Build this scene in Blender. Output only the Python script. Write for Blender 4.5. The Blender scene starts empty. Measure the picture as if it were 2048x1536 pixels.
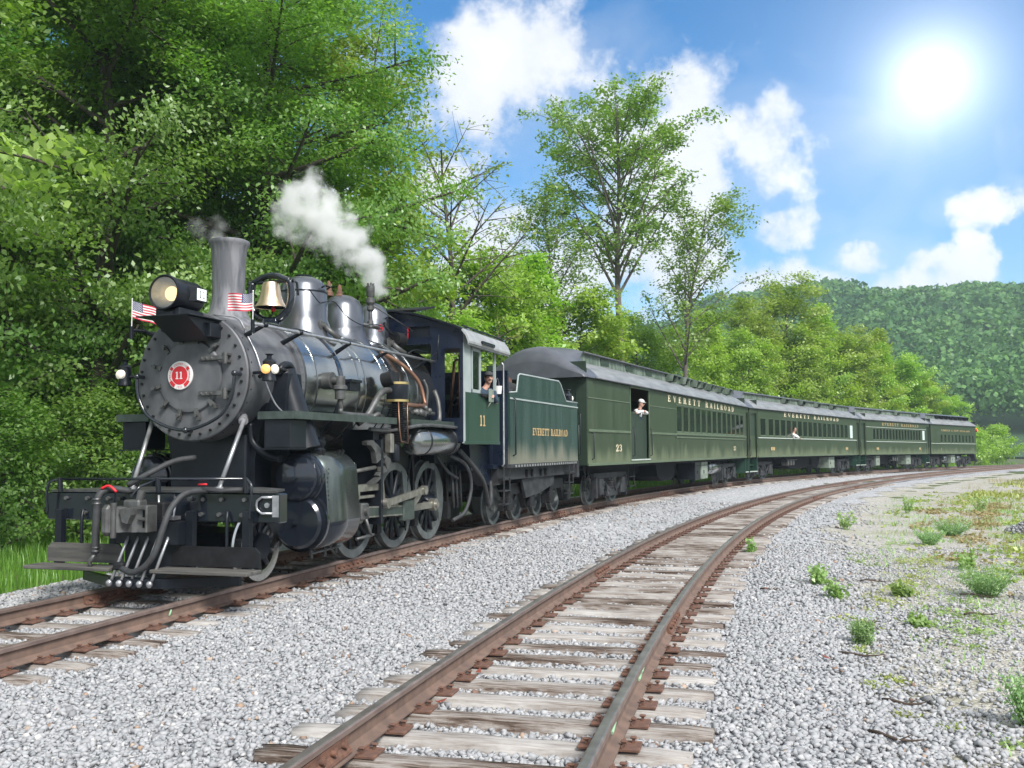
import bpy, bmesh, math, random
import numpy as np
from mathutils import Vector, Matrix

R = math.radians
random.seed(7)
rng = np.random.default_rng(11)
sc = bpy.context.scene
COL = sc.collection

# ------------------------------------------------------------------ camera
CAM_H = 1.629
cam_data = bpy.data.cameras.new('camera')
cam_data.sensor_width = 36.0
cam_data.lens = 1858.2 / 2048 * 36.0
cam_data.clip_start = 0.05
cam_data.clip_end = 5000
cam = bpy.data.objects.new('camera', cam_data)
COL.objects.link(cam)
cam.matrix_world = (Matrix.Translation((0, 0, CAM_H)) @ Matrix.Rotation(R(90) + 0.067126, 4, 'X')
                    @ Matrix.Rotation(-0.008605, 4, 'Z'))
sc.camera = cam

# ------------------------------------------------------------------ sky, sun, exposure
SUN_AZ, SUN_EL = R(25.0), R(19.9)          # where the sun stands in the picture
LAMP_AZ, LAMP_EL = R(150.0), R(43.0)     # the light that falls on the train comes high over the camera's right shoulder
world = bpy.data.worlds.new('World')
sc.world = world
world.use_nodes = True
wn, wl = world.node_tree.nodes, world.node_tree.links
wn.clear()

def wmath(op, a, b=None, c=None, clamp=False):
    n = wn.new('ShaderNodeMath'); n.operation = op; n.use_clamp = clamp
    for i, v in enumerate((a, b, c)):
        if v is None: continue
        if isinstance(v, (int, float)): n.inputs[i].default_value = v
        else: wl.new(v, n.inputs[i])
    return n.outputs[0]

def wmix(fac, a, b):
    n = wn.new('ShaderNodeMix'); n.data_type = 'RGBA'
    for s, v in ((n.inputs[0], fac), (n.inputs[6], a), (n.inputs[7], b)):
        if isinstance(v, (int, float)): s.default_value = v
        elif isinstance(v, tuple): s.default_value = v + (1,)
        else: wl.new(v, s)
    return n.outputs[2]

tc = wn.new('ShaderNodeTexCoord')
sky = wn.new('ShaderNodeTexSky')
sky.sky_type = 'NISHITA'
sky.sun_disc = False
sky.sun_elevation = LAMP_EL
sky.sun_rotation = LAMP_AZ
sky.air_density = 1.0
sky.dust_density = 0.6
sky.ozone_density = 2.0
sep = wn.new('ShaderNodeSeparateXYZ'); wl.new(tc.outputs['Generated'], sep.inputs[0])
az = wmath('MULTIPLY', wmath('ARCTAN2', sep.outputs[0], sep.outputs[1]), 57.29578)
el = wmath('MULTIPLY', wmath('ARCSINE', sep.outputs[2]), 57.29578)
nz = wn.new('ShaderNodeTexNoise'); nz.inputs['Scale'].default_value = 7.0; nz.inputs['Detail'].default_value = 9.0
nz.inputs['Roughness'].default_value = 0.62
wl.new(tc.outputs['Generated'], nz.inputs['Vector'])
nsep = wn.new('ShaderNodeSeparateColor'); wl.new(nz.outputs['Color'], nsep.inputs[0])
n0 = nsep.outputs[0]
nz2 = wn.new('ShaderNodeTexNoise'); nz2.inputs['Scale'].default_value = 3.1; nz2.inputs['Detail'].default_value = 6.0
wl.new(tc.outputs['Generated'], nz2.inputs['Vector'])
waz = wmath('ADD', az, wmath('MULTIPLY', wmath('SUBTRACT', nsep.outputs[1], 0.5), 6.0))
wel = wmath('ADD', el, wmath('MULTIPLY', wmath('SUBTRACT', nsep.outputs[2], 0.5), 4.5))
# cumulus banks: azimuth, elevation, half widths (degrees)
BANKS = [(-8.2, 22.9, 1.7, 1.6), (-1.2, 21.2, 4.6, 2.4), (1.4, 22.8, 3.2, 2.2), (-0.9, 18.6, 1.9, 1.7), (-4.4, 16.4, 1.7, 1.2), (-1.6, 15.3, 1.3, .9),
         (-.6, 11.5, 2.4, 3.4), (1.6, 14.0, 1.8, 1.8), (6.0, 18.6, 3.4, 2.4), (11.4, 19.0, 3.8, 2.6), (14.4, 17.6, 2.6, 2.0), (9.0, 16.6, 3.2, 2.8),
         (12.0, 14.8, 2.2, 2.2), (9.1, 21.6, .7, .6), (15.8, 12.8, 1.7, .9), (5.2, 10.5, 5.0, 3.4), (9.5, 12.4, 3.0, 3.0), (14.2, 9.0, 3.0, 1.2),
         (11.0, 9.0, 3.4, 1.8), (19.6, 8.7, 1.4, 1.2), (20.9, 10.4, 1.2, .7), (23.8, 8.6, 1.9, .9), (24.9, 9.9, .9, .7), (26.9, 9.9, .5, 1.1),
         (27.4, 13.2, 1.1, .6), (16.2, 19.6, 1.0, .9), (3.0, 7.2, 5.0, 2.0), (-12, 14, 3.0, 2.0), (-17, 20, 4.0, 2.5), (-24, 12, 5.0, 3.0), (-2.8, 8.6, 3.6, 2.6), (1.2, 9.6, 3.0, 2.4), (8.2, 7.6, 3.4, 1.5)]
acc = None
for a0, e0, sa, se in BANKS:
    da = wmath('DIVIDE', wmath('SUBTRACT', waz, a0), sa * 1.5)
    de = wmath('DIVIDE', wmath('SUBTRACT', wel, e0), se * 1.5)
    d2 = wmath('ADD', wmath('MULTIPLY', da, da), wmath('MULTIPLY', de, de))
    v = wmath('SUBTRACT', 1.0, d2)
    acc = v if acc is None else wmath('SMOOTH_MAX', acc, v, 0.3)
# denser white cloud outside the view, thickened for boiler reflections and fill light
gen = wmath('MULTIPLY', wmath('SUBTRACT', nz2.outputs['Fac'], 0.25), 7.0)
def ramp01(v, a, b_):
    return wmath('DIVIDE', wmath('SUBTRACT', v, a), b_ - a, clamp=True)
outside = wmath('MAXIMUM', ramp01(wmath('ABSOLUTE', az), 32.0, 44.0), ramp01(el, 27.5, 36.0))
acc = wmath('MAXIMUM', acc, wmath('SUBTRACT', wmath('MULTIPLY', wmath('ADD', gen, 3.0), outside), 3.0))
nz3 = wn.new('ShaderNodeTexNoise'); nz3.inputs['Scale'].default_value = 19.0; nz3.inputs['Detail'].default_value = 7.0; nz3.inputs['Roughness'].default_value = 0.6
wl.new(tc.outputs['Generated'], nz3.inputs['Vector'])
dens = wmath('ADD', wmath('ADD', wmath('MULTIPLY', acc, 0.85), wmath('MULTIPLY', wmath('SUBTRACT', n0, 0.465), 7.0)), wmath('MULTIPLY', wmath('SUBTRACT', nz3.outputs['Fac'], 0.5), 3.6))
mr = wn.new('ShaderNodeMapRange'); mr.interpolation_type = 'SMOOTHSTEP'
wl.new(dens, mr.inputs['Value']); mr.inputs['From Min'].default_value = -0.3; mr.inputs['From Max'].default_value = 1.25
thin = wn.new('ShaderNodeTexNoise'); thin.inputs['Scale'].default_value = 4.2; thin.inputs['Detail'].default_value = 8.0; thin.inputs['Distortion'].default_value = 0.8
wl.new(tc.outputs['Generated'], thin.inputs['Vector'])
veil = wmath('MULTIPLY', ramp01(wmath('ADD', thin.outputs['Fac'], wmath('MULTIPLY', acc, 0.03)), 0.50, 0.76), 0.5)     # wisps of high cloud
mask = wmath('MAXIMUM', wmath('MULTIPLY', mr.outputs[0], 0.96), veil)
cloudc = wmix(wmath('MULTIPLY', wmath('SUBTRACT', n0, 0.3), 2.2, clamp=True), (0.66, 0.72, 0.84), (1.0, 1.0, 1.02))
hs = wn.new('ShaderNodeHueSaturation'); hs.inputs['Saturation'].default_value = 1.45; hs.inputs['Value'].default_value = 1.0
wl.new(sky.outputs['Color'], hs.inputs['Color'])
SKY_STRENGTH = 0.075
cl_scale = wn.new('ShaderNodeVectorMath'); cl_scale.operation = 'SCALE'; wl.new(cloudc, cl_scale.inputs[0]); cl_scale.inputs['Scale'].default_value = 0.47 / SKY_STRENGTH
mixed = wmix(mask, hs.outputs['Color'], cl_scale.outputs[0])
# the veiled sun itself, a soft bright disc in thin cloud
sd = wn.new('ShaderNodeVectorMath'); sd.operation = 'DOT_PRODUCT'; wl.new(tc.outputs['Generated'], sd.inputs[0])
sd.inputs[1].default_value = (math.cos(SUN_EL) * math.sin(SUN_AZ), math.cos(SUN_EL) * math.cos(SUN_AZ), math.sin(SUN_EL))
ang = wmath('MULTIPLY', wmath('ARCCOSINE', wmath('MINIMUM', sd.outputs['Value'], 1.0)), 57.29578)
core = wmath('MULTIPLY', wmath('EXPONENT', wmath('MULTIPLY', wmath('POWER', wmath('DIVIDE', ang, 2.4), 2.0), -1.0)), 0.30 / SKY_STRENGTH)
halo = wmath('MULTIPLY', wmath('EXPONENT', wmath('DIVIDE', ang, -4.0)), 0.32 / SKY_STRENGTH)
glow = wn.new('ShaderNodeVectorMath'); glow.operation = 'SCALE'; glow.inputs[0].default_value = (1.0, 0.99, 0.97); wl.new(wmath('ADD', core, halo), glow.inputs['Scale'])
addg = wn.new('ShaderNodeVectorMath'); addg.operation = 'ADD'; wl.new(mixed, addg.inputs[0]); wl.new(glow.outputs[0], addg.inputs[1])
bg = wn.new('ShaderNodeBackground'); bg.inputs['Strength'].default_value = SKY_STRENGTH
wl.new(addg.outputs[0], bg.inputs['Color'])
wo = wn.new('ShaderNodeOutputWorld'); wl.new(bg.outputs[0], wo.inputs[0])

sun = bpy.data.lights.new('sun', 'SUN')
sun.energy = 2.2
sun.angle = R(18.0)
sun.color = (1.0, 0.96, 0.9)
sun_o = bpy.data.objects.new('sun', sun); COL.objects.link(sun_o)
sun_o.rotation_euler = (R(90) - LAMP_EL, 0, math.pi - LAMP_AZ)

sc.view_settings.view_transform = 'Standard'
sc.view_settings.look = 'None'
sc.view_settings.exposure = 1.3
sc.view_settings.gamma = 1.0
sc.view_settings.use_curve_mapping = False
sc.render.engine = 'CYCLES'
sc.cycles.max_bounces = 12
sc.cycles.diffuse_bounces = 3
sc.cycles.glossy_bounces = 3
sc.cycles.transmission_bounces = 3
sc.cycles.transparent_max_bounces = 8
sc.cycles.volume_bounces = 9
sc.cycles.use_denoising = True

# ------------------------------------------------------------------ materials
MATS = {}
def rgb(c): return (c[0], c[1], c[2], 1.0)

def M(name, c1, c2=None, rough=0.5, metal=0.0, ns=4.0, st=(1, 1, 1), bump=0.0, bs=60.0, rvar=0.0, coat=0.0, dust=None, spec=0.5, detail=6.0, lo=.35, hi=.65):
    """principled paint or metal; c2 is mixed in by a noise stretched by st; dust = (colour, z0, z1, scale) road dirt washing up from below"""
    m = bpy.data.materials.new(name); m.use_nodes = True
    nt = m.node_tree; N, L = nt.nodes, nt.links
    b = N['Principled BSDF']
    b.inputs['Roughness'].default_value = rough
    b.inputs['Metallic'].default_value = metal
    b.inputs['Specular IOR Level'].default_value = spec
    if coat: b.inputs['Coat Weight'].default_value = coat; b.inputs['Coat Roughness'].default_value = 0.12
    b.inputs['Base Color'].default_value = rgb(c1)
    tcn = N.new('ShaderNodeTexCoord')
    mp = N.new('ShaderNodeMapping'); mp.inputs['Scale'].default_value = st
    L.new(tcn.outputs['Object'], mp.inputs['Vector'])
    col = None
    if c2 is not None or rvar:
        n = N.new('ShaderNodeTexNoise'); n.inputs['Scale'].default_value = ns; n.inputs['Detail'].default_value = detail
        L.new(mp.outputs[0], n.inputs['Vector'])
        r = N.new('ShaderNodeMapRange'); r.inputs['From Min'].default_value = lo; r.inputs['From Max'].default_value = hi
        L.new(n.outputs['Fac'], r.inputs['Value'])
        if c2 is not None:
            mx = N.new('ShaderNodeMix'); mx.data_type = 'RGBA'
            mx.inputs[6].default_value = rgb(c1); mx.inputs[7].default_value = rgb(c2)
            L.new(r.outputs[0], mx.inputs[0]); col = mx.outputs[2]
        if rvar:
            rr = N.new('ShaderNodeMapRange'); rr.inputs['To Min'].default_value = max(0.02, rough - rvar); rr.inputs['To Max'].default_value = min(1, rough + rvar)
            L.new(n.outputs['Fac'], rr.inputs['Value']); L.new(rr.outputs[0], b.inputs['Roughness'])
    if dust:
        dc, z0, z1, dsc = dust
        s = N.new('ShaderNodeSeparateXYZ'); L.new(tcn.outputs['Object'], s.inputs[0])
        mp2 = N.new('ShaderNodeMapping'); mp2.inputs['Scale'].default_value = (dsc, dsc, 0.12 * dsc); L.new(tcn.outputs['Object'], mp2.inputs['Vector'])
        dn = N.new('ShaderNodeTexNoise'); dn.inputs['Scale'].default_value = 1.0; dn.inputs['Detail'].default_value = 4.0; L.new(mp2.outputs[0], dn.inputs['Vector'])
        up = N.new('ShaderNodeMath'); up.operation = 'MULTIPLY_ADD'; up.inputs[1].default_value = -(z1 - z0) * 2.4; L.new(dn.outputs['Fac'], up.inputs[0]); up.inputs[2].default_value = (z1 - z0) * 1.2
        zz = N.new('ShaderNodeMath'); zz.operation = 'ADD'; L.new(s.outputs[2], zz.inputs[0]); L.new(up.outputs[0], zz.inputs[1])
        dr = N.new('ShaderNodeMapRange'); dr.interpolation_type = 'SMOOTHSTEP'; L.new(zz.outputs[0], dr.inputs['Value'])
        dr.inputs['From Min'].default_value = z0; dr.inputs['From Max'].default_value = z1; dr.inputs['To Min'].default_value = 0.62; dr.inputs['To Max'].default_value = 0.0
        mx2 = N.new('ShaderNodeMix'); mx2.data_type = 'RGBA'; L.new(dr.outputs[0], mx2.inputs[0])
        if col is None: mx2.inputs[6].default_value = rgb(c1)
        else: L.new(col, mx2.inputs[6])
        mx2.inputs[7].default_value = rgb(dc); col = mx2.outputs[2]
    if col is not None: L.new(col, b.inputs['Base Color'])
    if bump:
        n2 = N.new('ShaderNodeTexNoise'); n2.inputs['Scale'].default_value = bs; n2.inputs['Detail'].default_value = 5.0
        L.new(mp.outputs[0], n2.inputs['Vector'])
        bp = N.new('ShaderNodeBump'); bp.inputs['Strength'].default_value = bump; bp.inputs['Distance'].default_value = 0.02
        L.new(n2.outputs['Fac'], bp.inputs['Height']); L.new(bp.outputs[0], b.inputs['Normal'])
    MATS[name] = m
    return m

def emit(name, col, strength):
    m = bpy.data.materials.new(name); m.use_nodes = True
    b = m.node_tree.nodes['Principled BSDF']
    b.inputs['Base Color'].default_value = rgb(col); b.inputs['Emission Color'].default_value = rgb(col); b.inputs['Emission Strength'].default_value = strength
    b.inputs['Roughness'].default_value = 0.2
    MATS[name] = m; return m

def glass(name, tint=(0.75, 0.85, 0.8), refl=0.25):
    m = bpy.data.materials.new(name); m.use_nodes = True
    N, L = m.node_tree.nodes, m.node_tree.links; N.clear()
    t = N.new('ShaderNodeBsdfTransparent'); t.inputs[0].default_value = rgb(tint)
    g = N.new('ShaderNodeBsdfGlossy'); g.inputs['Roughness'].default_value = 0.03
    f = N.new('ShaderNodeFresnel'); f.inputs[0].default_value = 1.45
    ad = N.new('ShaderNodeMath'); ad.operation = 'ADD'; ad.inputs[1].default_value = refl - .1; ad.use_clamp = True; L.new(f.outputs[0], ad.inputs[0])
    x = N.new('ShaderNodeMixShader'); L.new(ad.outputs[0], x.inputs[0]); L.new(t.outputs[0], x.inputs[1]); L.new(g.outputs[0], x.inputs[2])
    o = N.new('ShaderNodeOutputMaterial'); L.new(x.outputs[0], o.inputs[0])
    MATS[name] = m; return m

def leafmat(name, dark, light, trans=0.45, gloss=0.045, rand=0.12):
    m = bpy.data.materials.new(name); m.use_nodes = True
    N, L = m.node_tree.nodes, m.node_tree.links; N.clear()
    at = N.new('ShaderNodeAttribute'); at.attribute_name = 'tint'
    oi = N.new('ShaderNodeObjectInfo')
    mx = N.new('ShaderNodeMix'); mx.data_type = 'RGBA'; mx.inputs[6].default_value = rgb(dark); mx.inputs[7].default_value = rgb(light)
    L.new(at.outputs['Fac'], mx.inputs[0])
    hv = N.new('ShaderNodeHueSaturation')
    h1 = N.new('ShaderNodeMath'); h1.operation = 'MULTIPLY_ADD'; h1.inputs[1].default_value = 0.03; h1.inputs[2].default_value = 0.485; L.new(oi.outputs['Random'], h1.inputs[0]); L.new(h1.outputs[0], hv.inputs['Hue'])
    v1 = N.new('ShaderNodeMath'); v1.operation = 'MULTIPLY_ADD'; v1.inputs[1].default_value = 2 * rand; v1.inputs[2].default_value = 1 - rand; L.new(oi.outputs['Random'], v1.inputs[0]); L.new(v1.outputs[0], hv.inputs['Value'])
    L.new(mx.outputs[2], hv.inputs['Color'])
    d = N.new('ShaderNodeBsdfDiffuse'); L.new(hv.outputs[0], d.inputs[0])
    t = N.new('ShaderNodeBsdfTranslucent')
    tcol = N.new('ShaderNodeMix'); tcol.data_type = 'RGBA'; tcol.blend_type = 'MULTIPLY'; tcol.inputs[0].default_value = 1.0; L.new(hv.outputs[0], tcol.inputs[6]); tcol.inputs[7].default_value = (1.2, 1.4, .5, 1); L.new(tcol.outputs[2], t.inputs[0])
    x = N.new('ShaderNodeMixShader'); x.inputs[0].default_value = trans; L.new(d.outputs[0], x.inputs[1]); L.new(t.outputs[0], x.inputs[2])
    g = N.new('ShaderNodeBsdfGlossy'); g.inputs['Roughness'].default_value = 0.4; g.inputs[0].default_value = (.8, .9, .8, 1)
    y = N.new('ShaderNodeMixShader'); y.inputs[0].default_value = gloss; L.new(x.outputs[0], y.inputs[1]); L.new(g.outputs[0], y.inputs[2])
    o = N.new('ShaderNodeOutputMaterial'); L.new(y.outputs[0], o.inputs[0])
    MATS[name] = m; return m

def tintmat(name, stops, rough=0.85, bump=0.0, spec=0.3):
    """colour ramp over the per-piece attribute tint, with a little grain"""
    m = bpy.data.materials.new(name); m.use_nodes = True
    N, L = m.node_tree.nodes, m.node_tree.links; b = N['Principled BSDF']
    b.inputs['Roughness'].default_value = rough; b.inputs['Specular IOR Level'].default_value = spec
    at = N.new('ShaderNodeAttribute'); at.attribute_name = 'tint'
    cr = N.new('ShaderNodeValToRGB'); L.new(at.outputs['Fac'], cr.inputs[0])
    while len(cr.color_ramp.elements) < len(stops): cr.color_ramp.elements.new(0.5)
    for e, (p, c) in zip(cr.color_ramp.elements, stops): e.position = p; e.color = rgb(c)
    tcn = N.new('ShaderNodeTexCoord'); n = N.new('ShaderNodeTexNoise'); n.inputs['Scale'].default_value = 30.0; n.inputs['Detail'].default_value = 4; L.new(tcn.outputs['Object'], n.inputs['Vector'])
    r = N.new('ShaderNodeMapRange'); r.inputs['To Min'].default_value = 0.75; r.inputs['To Max'].default_value = 1.2; L.new(n.outputs['Fac'], r.inputs['Value'])
    mx = N.new('ShaderNodeVectorMath'); mx.operation = 'SCALE'; L.new(cr.outputs[0], mx.inputs[0]); L.new(r.outputs[0], mx.inputs['Scale'])
    L.new(mx.outputs[0], b.inputs['Base Color'])
    MATS[name] = m; return m

M('graphite', (0.155, 0.16, 0.17), (0.085, 0.09, 0.10), rough=0.5, metal=0.2, ns=2.6, st=(1.5, 1.5, .8), bump=0.06, bs=40, rvar=.12)
M('stack_grey', (0.22, 0.225, 0.245), (0.12, 0.125, 0.14), rough=0.6, metal=0.25, ns=5, st=(2.4, 2.4, .35), bump=0.1, bs=25, lo=.42, hi=.6)
M('jacket', (0.40, 0.42, 0.415), (0.28, 0.30, 0.30), rough=0.2, metal=0.97, ns=1.6, rvar=0.08, st=(1, 1, 1))
M('jacket_green', (0.16, 0.185, 0.175), (0.06, 0.075, 0.075), rough=0.24, metal=0.75, ns=2.2, rvar=0.1, st=(2.5, 2.5, .6))
M('black', (0.006, 0.009, 0.014), (0.012, 0.015, 0.021), rough=0.36, spec=.32, ns=6, rvar=0.12, bump=0.02)  # navy tint of shadows put into the black, here and in the gloss
M('black_gloss', (0.012, 0.016, 0.024), rough=0.14, metal=0.0, coat=0.6, ns=3, rvar=.05)
M('dome_black', (0.20, 0.215, 0.235), (0.125, 0.135, 0.155), rough=0.3, metal=0.85, ns=2, rvar=0.08, st=(2, 2, .5))
M('iron', (0.022, 0.024, 0.027), (0.013, 0.013, 0.014), rough=0.6, metal=0.3, spec=.3, ns=8, bump=0.1)
M('iron_light', (0.16, 0.165, 0.165), (0.09, 0.09, 0.088), rough=0.5, metal=0.6, ns=8, bump=0.08)
M('rod_steel', (0.42, 0.41, 0.37), (0.24, 0.23, 0.20), rough=0.38, metal=0.75, ns=9, rvar=.1)
M('rod_green', (0.075, 0.10, 0.09), (0.045, 0.062, 0.055), rough=0.4, metal=0.3, ns=9)
M('tyre', (0.16, 0.18, 0.18), (0.10, 0.112, 0.115), rough=0.45, metal=0.4, ns=6)
M('tyre_bright', (0.6, 0.6, 0.58), rough=0.22, metal=1.0)
M('silver', (0.55, 0.56, 0.58), (0.35, 0.36, 0.38), rough=0.35, metal=0.7, ns=9)
M('bell_brass', (0.9, 0.72, 0.52), (0.8, 0.62, 0.42), rough=0.38, metal=1.0, ns=4)
M('copper', (0.36, 0.2, 0.13), (0.22, 0.12, 0.08), rough=0.4, metal=0.8)
M('brass', (0.75, 0.58, 0.25), rough=0.3, metal=0.9)
M('rubber', (0.05, 0.054, 0.058), (0.03, 0.032, 0.035), rough=0.65, ns=10)
M('red', (0.62, 0.02, 0.03), rough=0.4)
M('white', (0.78, 0.78, 0.77), rough=0.45)
M('flag_blue', (0.03, 0.045, 0.14), rough=0.7)
M('flag_red', (0.6, 0.04, 0.08), rough=0.7)
M('flag_white', (0.8, 0.79, 0.77), rough=0.7)
M('gold', (0.72, 0.52, 0.26), (0.6, 0.42, 0.2), rough=0.4, metal=0.2)
M('cream', (0.78, 0.68, 0.48), rough=0.5)
M('cab_green', (0.016, 0.048, 0.034), (0.026, 0.064, 0.046), rough=0.32, ns=2.5, st=(3, 3, .4), rvar=.1)
M('cab_pale', (0.30, 0.36, 0.35), (0.38, 0.43, 0.43), rough=0.4, ns=3)
M('cab_navy_shade', (0.006, 0.011, 0.026), (0.012, 0.018, 0.034), rough=0.3, spec=.35, ns=4, rvar=.1)  # near black with the navy of shadows mixed into its colour
M('roof_pale', (0.36, 0.375, 0.38), (0.27, 0.285, 0.29), rough=0.5, ns=4, st=(1, 1, 1))
M('tender_green', (0.017, 0.042, 0.038), (0.036, 0.072, 0.064), rough=0.34, ns=1.6, st=(3.2, 3.2, .25), rvar=.12, dust=((0.27, 0.26, 0.20), 1.28, 1.75, 2.2))
M('coach_green', (0.030, 0.049, 0.026), (0.047, 0.069, 0.039), rough=0.34, ns=1.3, st=(3, 3, .25), rvar=.12, bump=.05, bs=2.5, dust=((0.17, 0.20, 0.12), 1.15, 1.66, 2.4))
M('coach_trim', (0.085, 0.125, 0.075), (0.115, 0.155, 0.10), rough=0.4, ns=3)
M('coach_dark', (0.022, 0.04, 0.028), (0.03, 0.05, 0.034), rough=0.4, ns=3, st=(8, 8, .4))
M('coach_pale', (0.50, 0.55, 0.50), (0.4, 0.46, 0.42), rough=0.5, ns=5)
M('car_roof', (0.25, 0.265, 0.27), (0.13, 0.14, 0.15), rough=0.5, ns=2.2, st=(.5, 2, 2), lo=.3, hi=.75)
M('car_hood', (0.075, 0.082, 0.10), (0.10, 0.11, 0.13), rough=0.4, ns=2, rvar=.1)
M('clere_green', (0.075, 0.11, 0.08), (0.26, 0.31, 0.27), rough=0.5, ns=2.2, st=(2.2, 1, .6), lo=.42, hi=.75)
M('interior', (0.10, 0.09, 0.07), rough=0.8)
M('interior_wood', (0.16, 0.07, 0.035), rough=0.6)
M('seat_fabric', (0.05, 0.09, 0.06), rough=0.9)
M('underbody', (0.005, 0.006, 0.009), (0.009, 0.010, 0.013), rough=.7, spec=.15, ns=4)
M('truck_grey', (0.05, 0.053, 0.058), (0.022, 0.024, 0.027), rough=0.6, spec=.25, ns=5, bump=.05)
M('box_pale', (0.25, 0.30, 0.25), (0.16, 0.2, 0.16), rough=0.6, ns=6)
M('coal', (0.018, 0.017, 0.017), rough=0.5, bump=0.3, bs=30)
M('rust_plate', (0.20, 0.10, 0.065), (0.11, 0.06, 0.045), rough=0.85, ns=18, bump=0.15)
M('rail_web', (0.20, 0.132, 0.102), (0.13, 0.09, 0.073), rough=0.8, ns=7, bump=0.1, bs=80)
M('rail_head', (0.27, 0.205, 0.18), (0.19, 0.14, 0.125), rough=0.45, metal=0.4, ns=7)
M('rail_run', (0.46, 0.42, 0.385), (0.30, 0.26, 0.235), rough=0.3, metal=0.8, ns=6)
M('wood_board', (0.12, 0.115, 0.105), (0.055, 0.054, 0.052), rough=0.8, ns=3, st=(6, .6, 6), bump=.2, bs=20)
M('skin', (0.55, 0.32, 0.24), rough=0.5)
M('hair', (0.03, 0.02, 0.015), rough=0.7)
M('denim', (0.025, 0.05, 0.085), (0.035, 0.065, 0.10), rough=0.85, ns=20)
M('shirt_white', (0.72, 0.72, 0.72), rough=0.8)
M('shirt_pink', (0.72, 0.58, 0.58), rough=0.8)
M('cap_grey', (0.05, 0.055, 0.06), rough=0.8)
M('yellow', (0.8, 0.5, 0.05), rough=0.4)
M('paint_mark', (0.30, 0.52, 0.32), rough=0.7)
M('bark', (0.10, 0.085, 0.07), (0.05, 0.044, 0.036), rough=0.9, ns=6, st=(2, 2, .4), bump=0.5, bs=14)
M('bark_grey', (0.17, 0.15, 0.135), (0.10, 0.09, 0.08), rough=0.9, ns=6, st=(2, 2, .4), bump=0.4, bs=14)
M('twig', (0.06, 0.042, 0.03), rough=0.9)
M('dead_leaf', (0.20, 0.05, 0.03), rough=0.8)
glass('window_glass', (.9, .95, .92), refl=.16); glass('clear_glass', (.85, .9, .87), .2)
M('frosted', (0.62, 0.72, 0.72), rough=0.3)
emit('lamp_warm', (1.0, 0.70, 0.34), 0.75)
emit('lamp_amber', (1.0, 0.5, 0.16), 0.3)
emit('lamp_white', (0.9, 0.85, 0.75), 0.12)
emit('number_board', (0.85, 0.9, 0.88), 0.2)
emit('lamp_red', (1.0, 0.16, 0.05), 0.6)
leafmat('leaf_deep', (0.10, 0.235, 0.04), (0.29, 0.47, 0.12), trans=.48)
leafmat('leaf_mid', (0.12, 0.225, 0.04), (0.30, 0.43, 0.11), trans=.45)
leafmat('leaf_bright', (0.20, 0.33, 0.04), (0.43, 0.57, 0.12), trans=.45)
leafmat('leaf_olive', (0.18, 0.275, 0.045), (0.38, 0.49, 0.12), trans=.45)
leafmat('leaf_hill', (0.035, 0.12, 0.035), (0.15, 0.30, 0.085), trans=.25, gloss=.02)
leafmat('leaf_lit', (0.26, 0.38, 0.08), (0.5, 0.58, 0.22), trans=.4)  # paler copy of the leaf green, sunlight put into its colour
leafmat('grass_blade', (0.10, 0.24, 0.03), (0.24, 0.42, 0.07), trans=.4)
leafmat('weed_leaf', (0.20, 0.32, 0.10), (0.38, 0.52, 0.20), trans=.35)
leafmat('weed_pale', (0.20, 0.34, 0.14), (0.36, 0.52, 0.25), trans=.35)
leafmat('dry_grass', (0.34, 0.28, 0.15), (0.5, 0.44, 0.26), trans=.3, gloss=.02)
leafmat('moss', (0.25, 0.30, 0.07), (0.46, 0.50, 0.16), trans=.3)
tintmat('ballast', [(0, (0.16, 0.165, 0.175)), (.12, (0.23, 0.235, 0.245)), (.45, (0.35, 0.36, 0.375)), (.8, (0.43, 0.435, 0.445)), (.94, (0.56, 0.555, 0.545)), (.97, (0.42, 0.31, 0.23)), (1, (0.2, 0.13, 0.1))])

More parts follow.
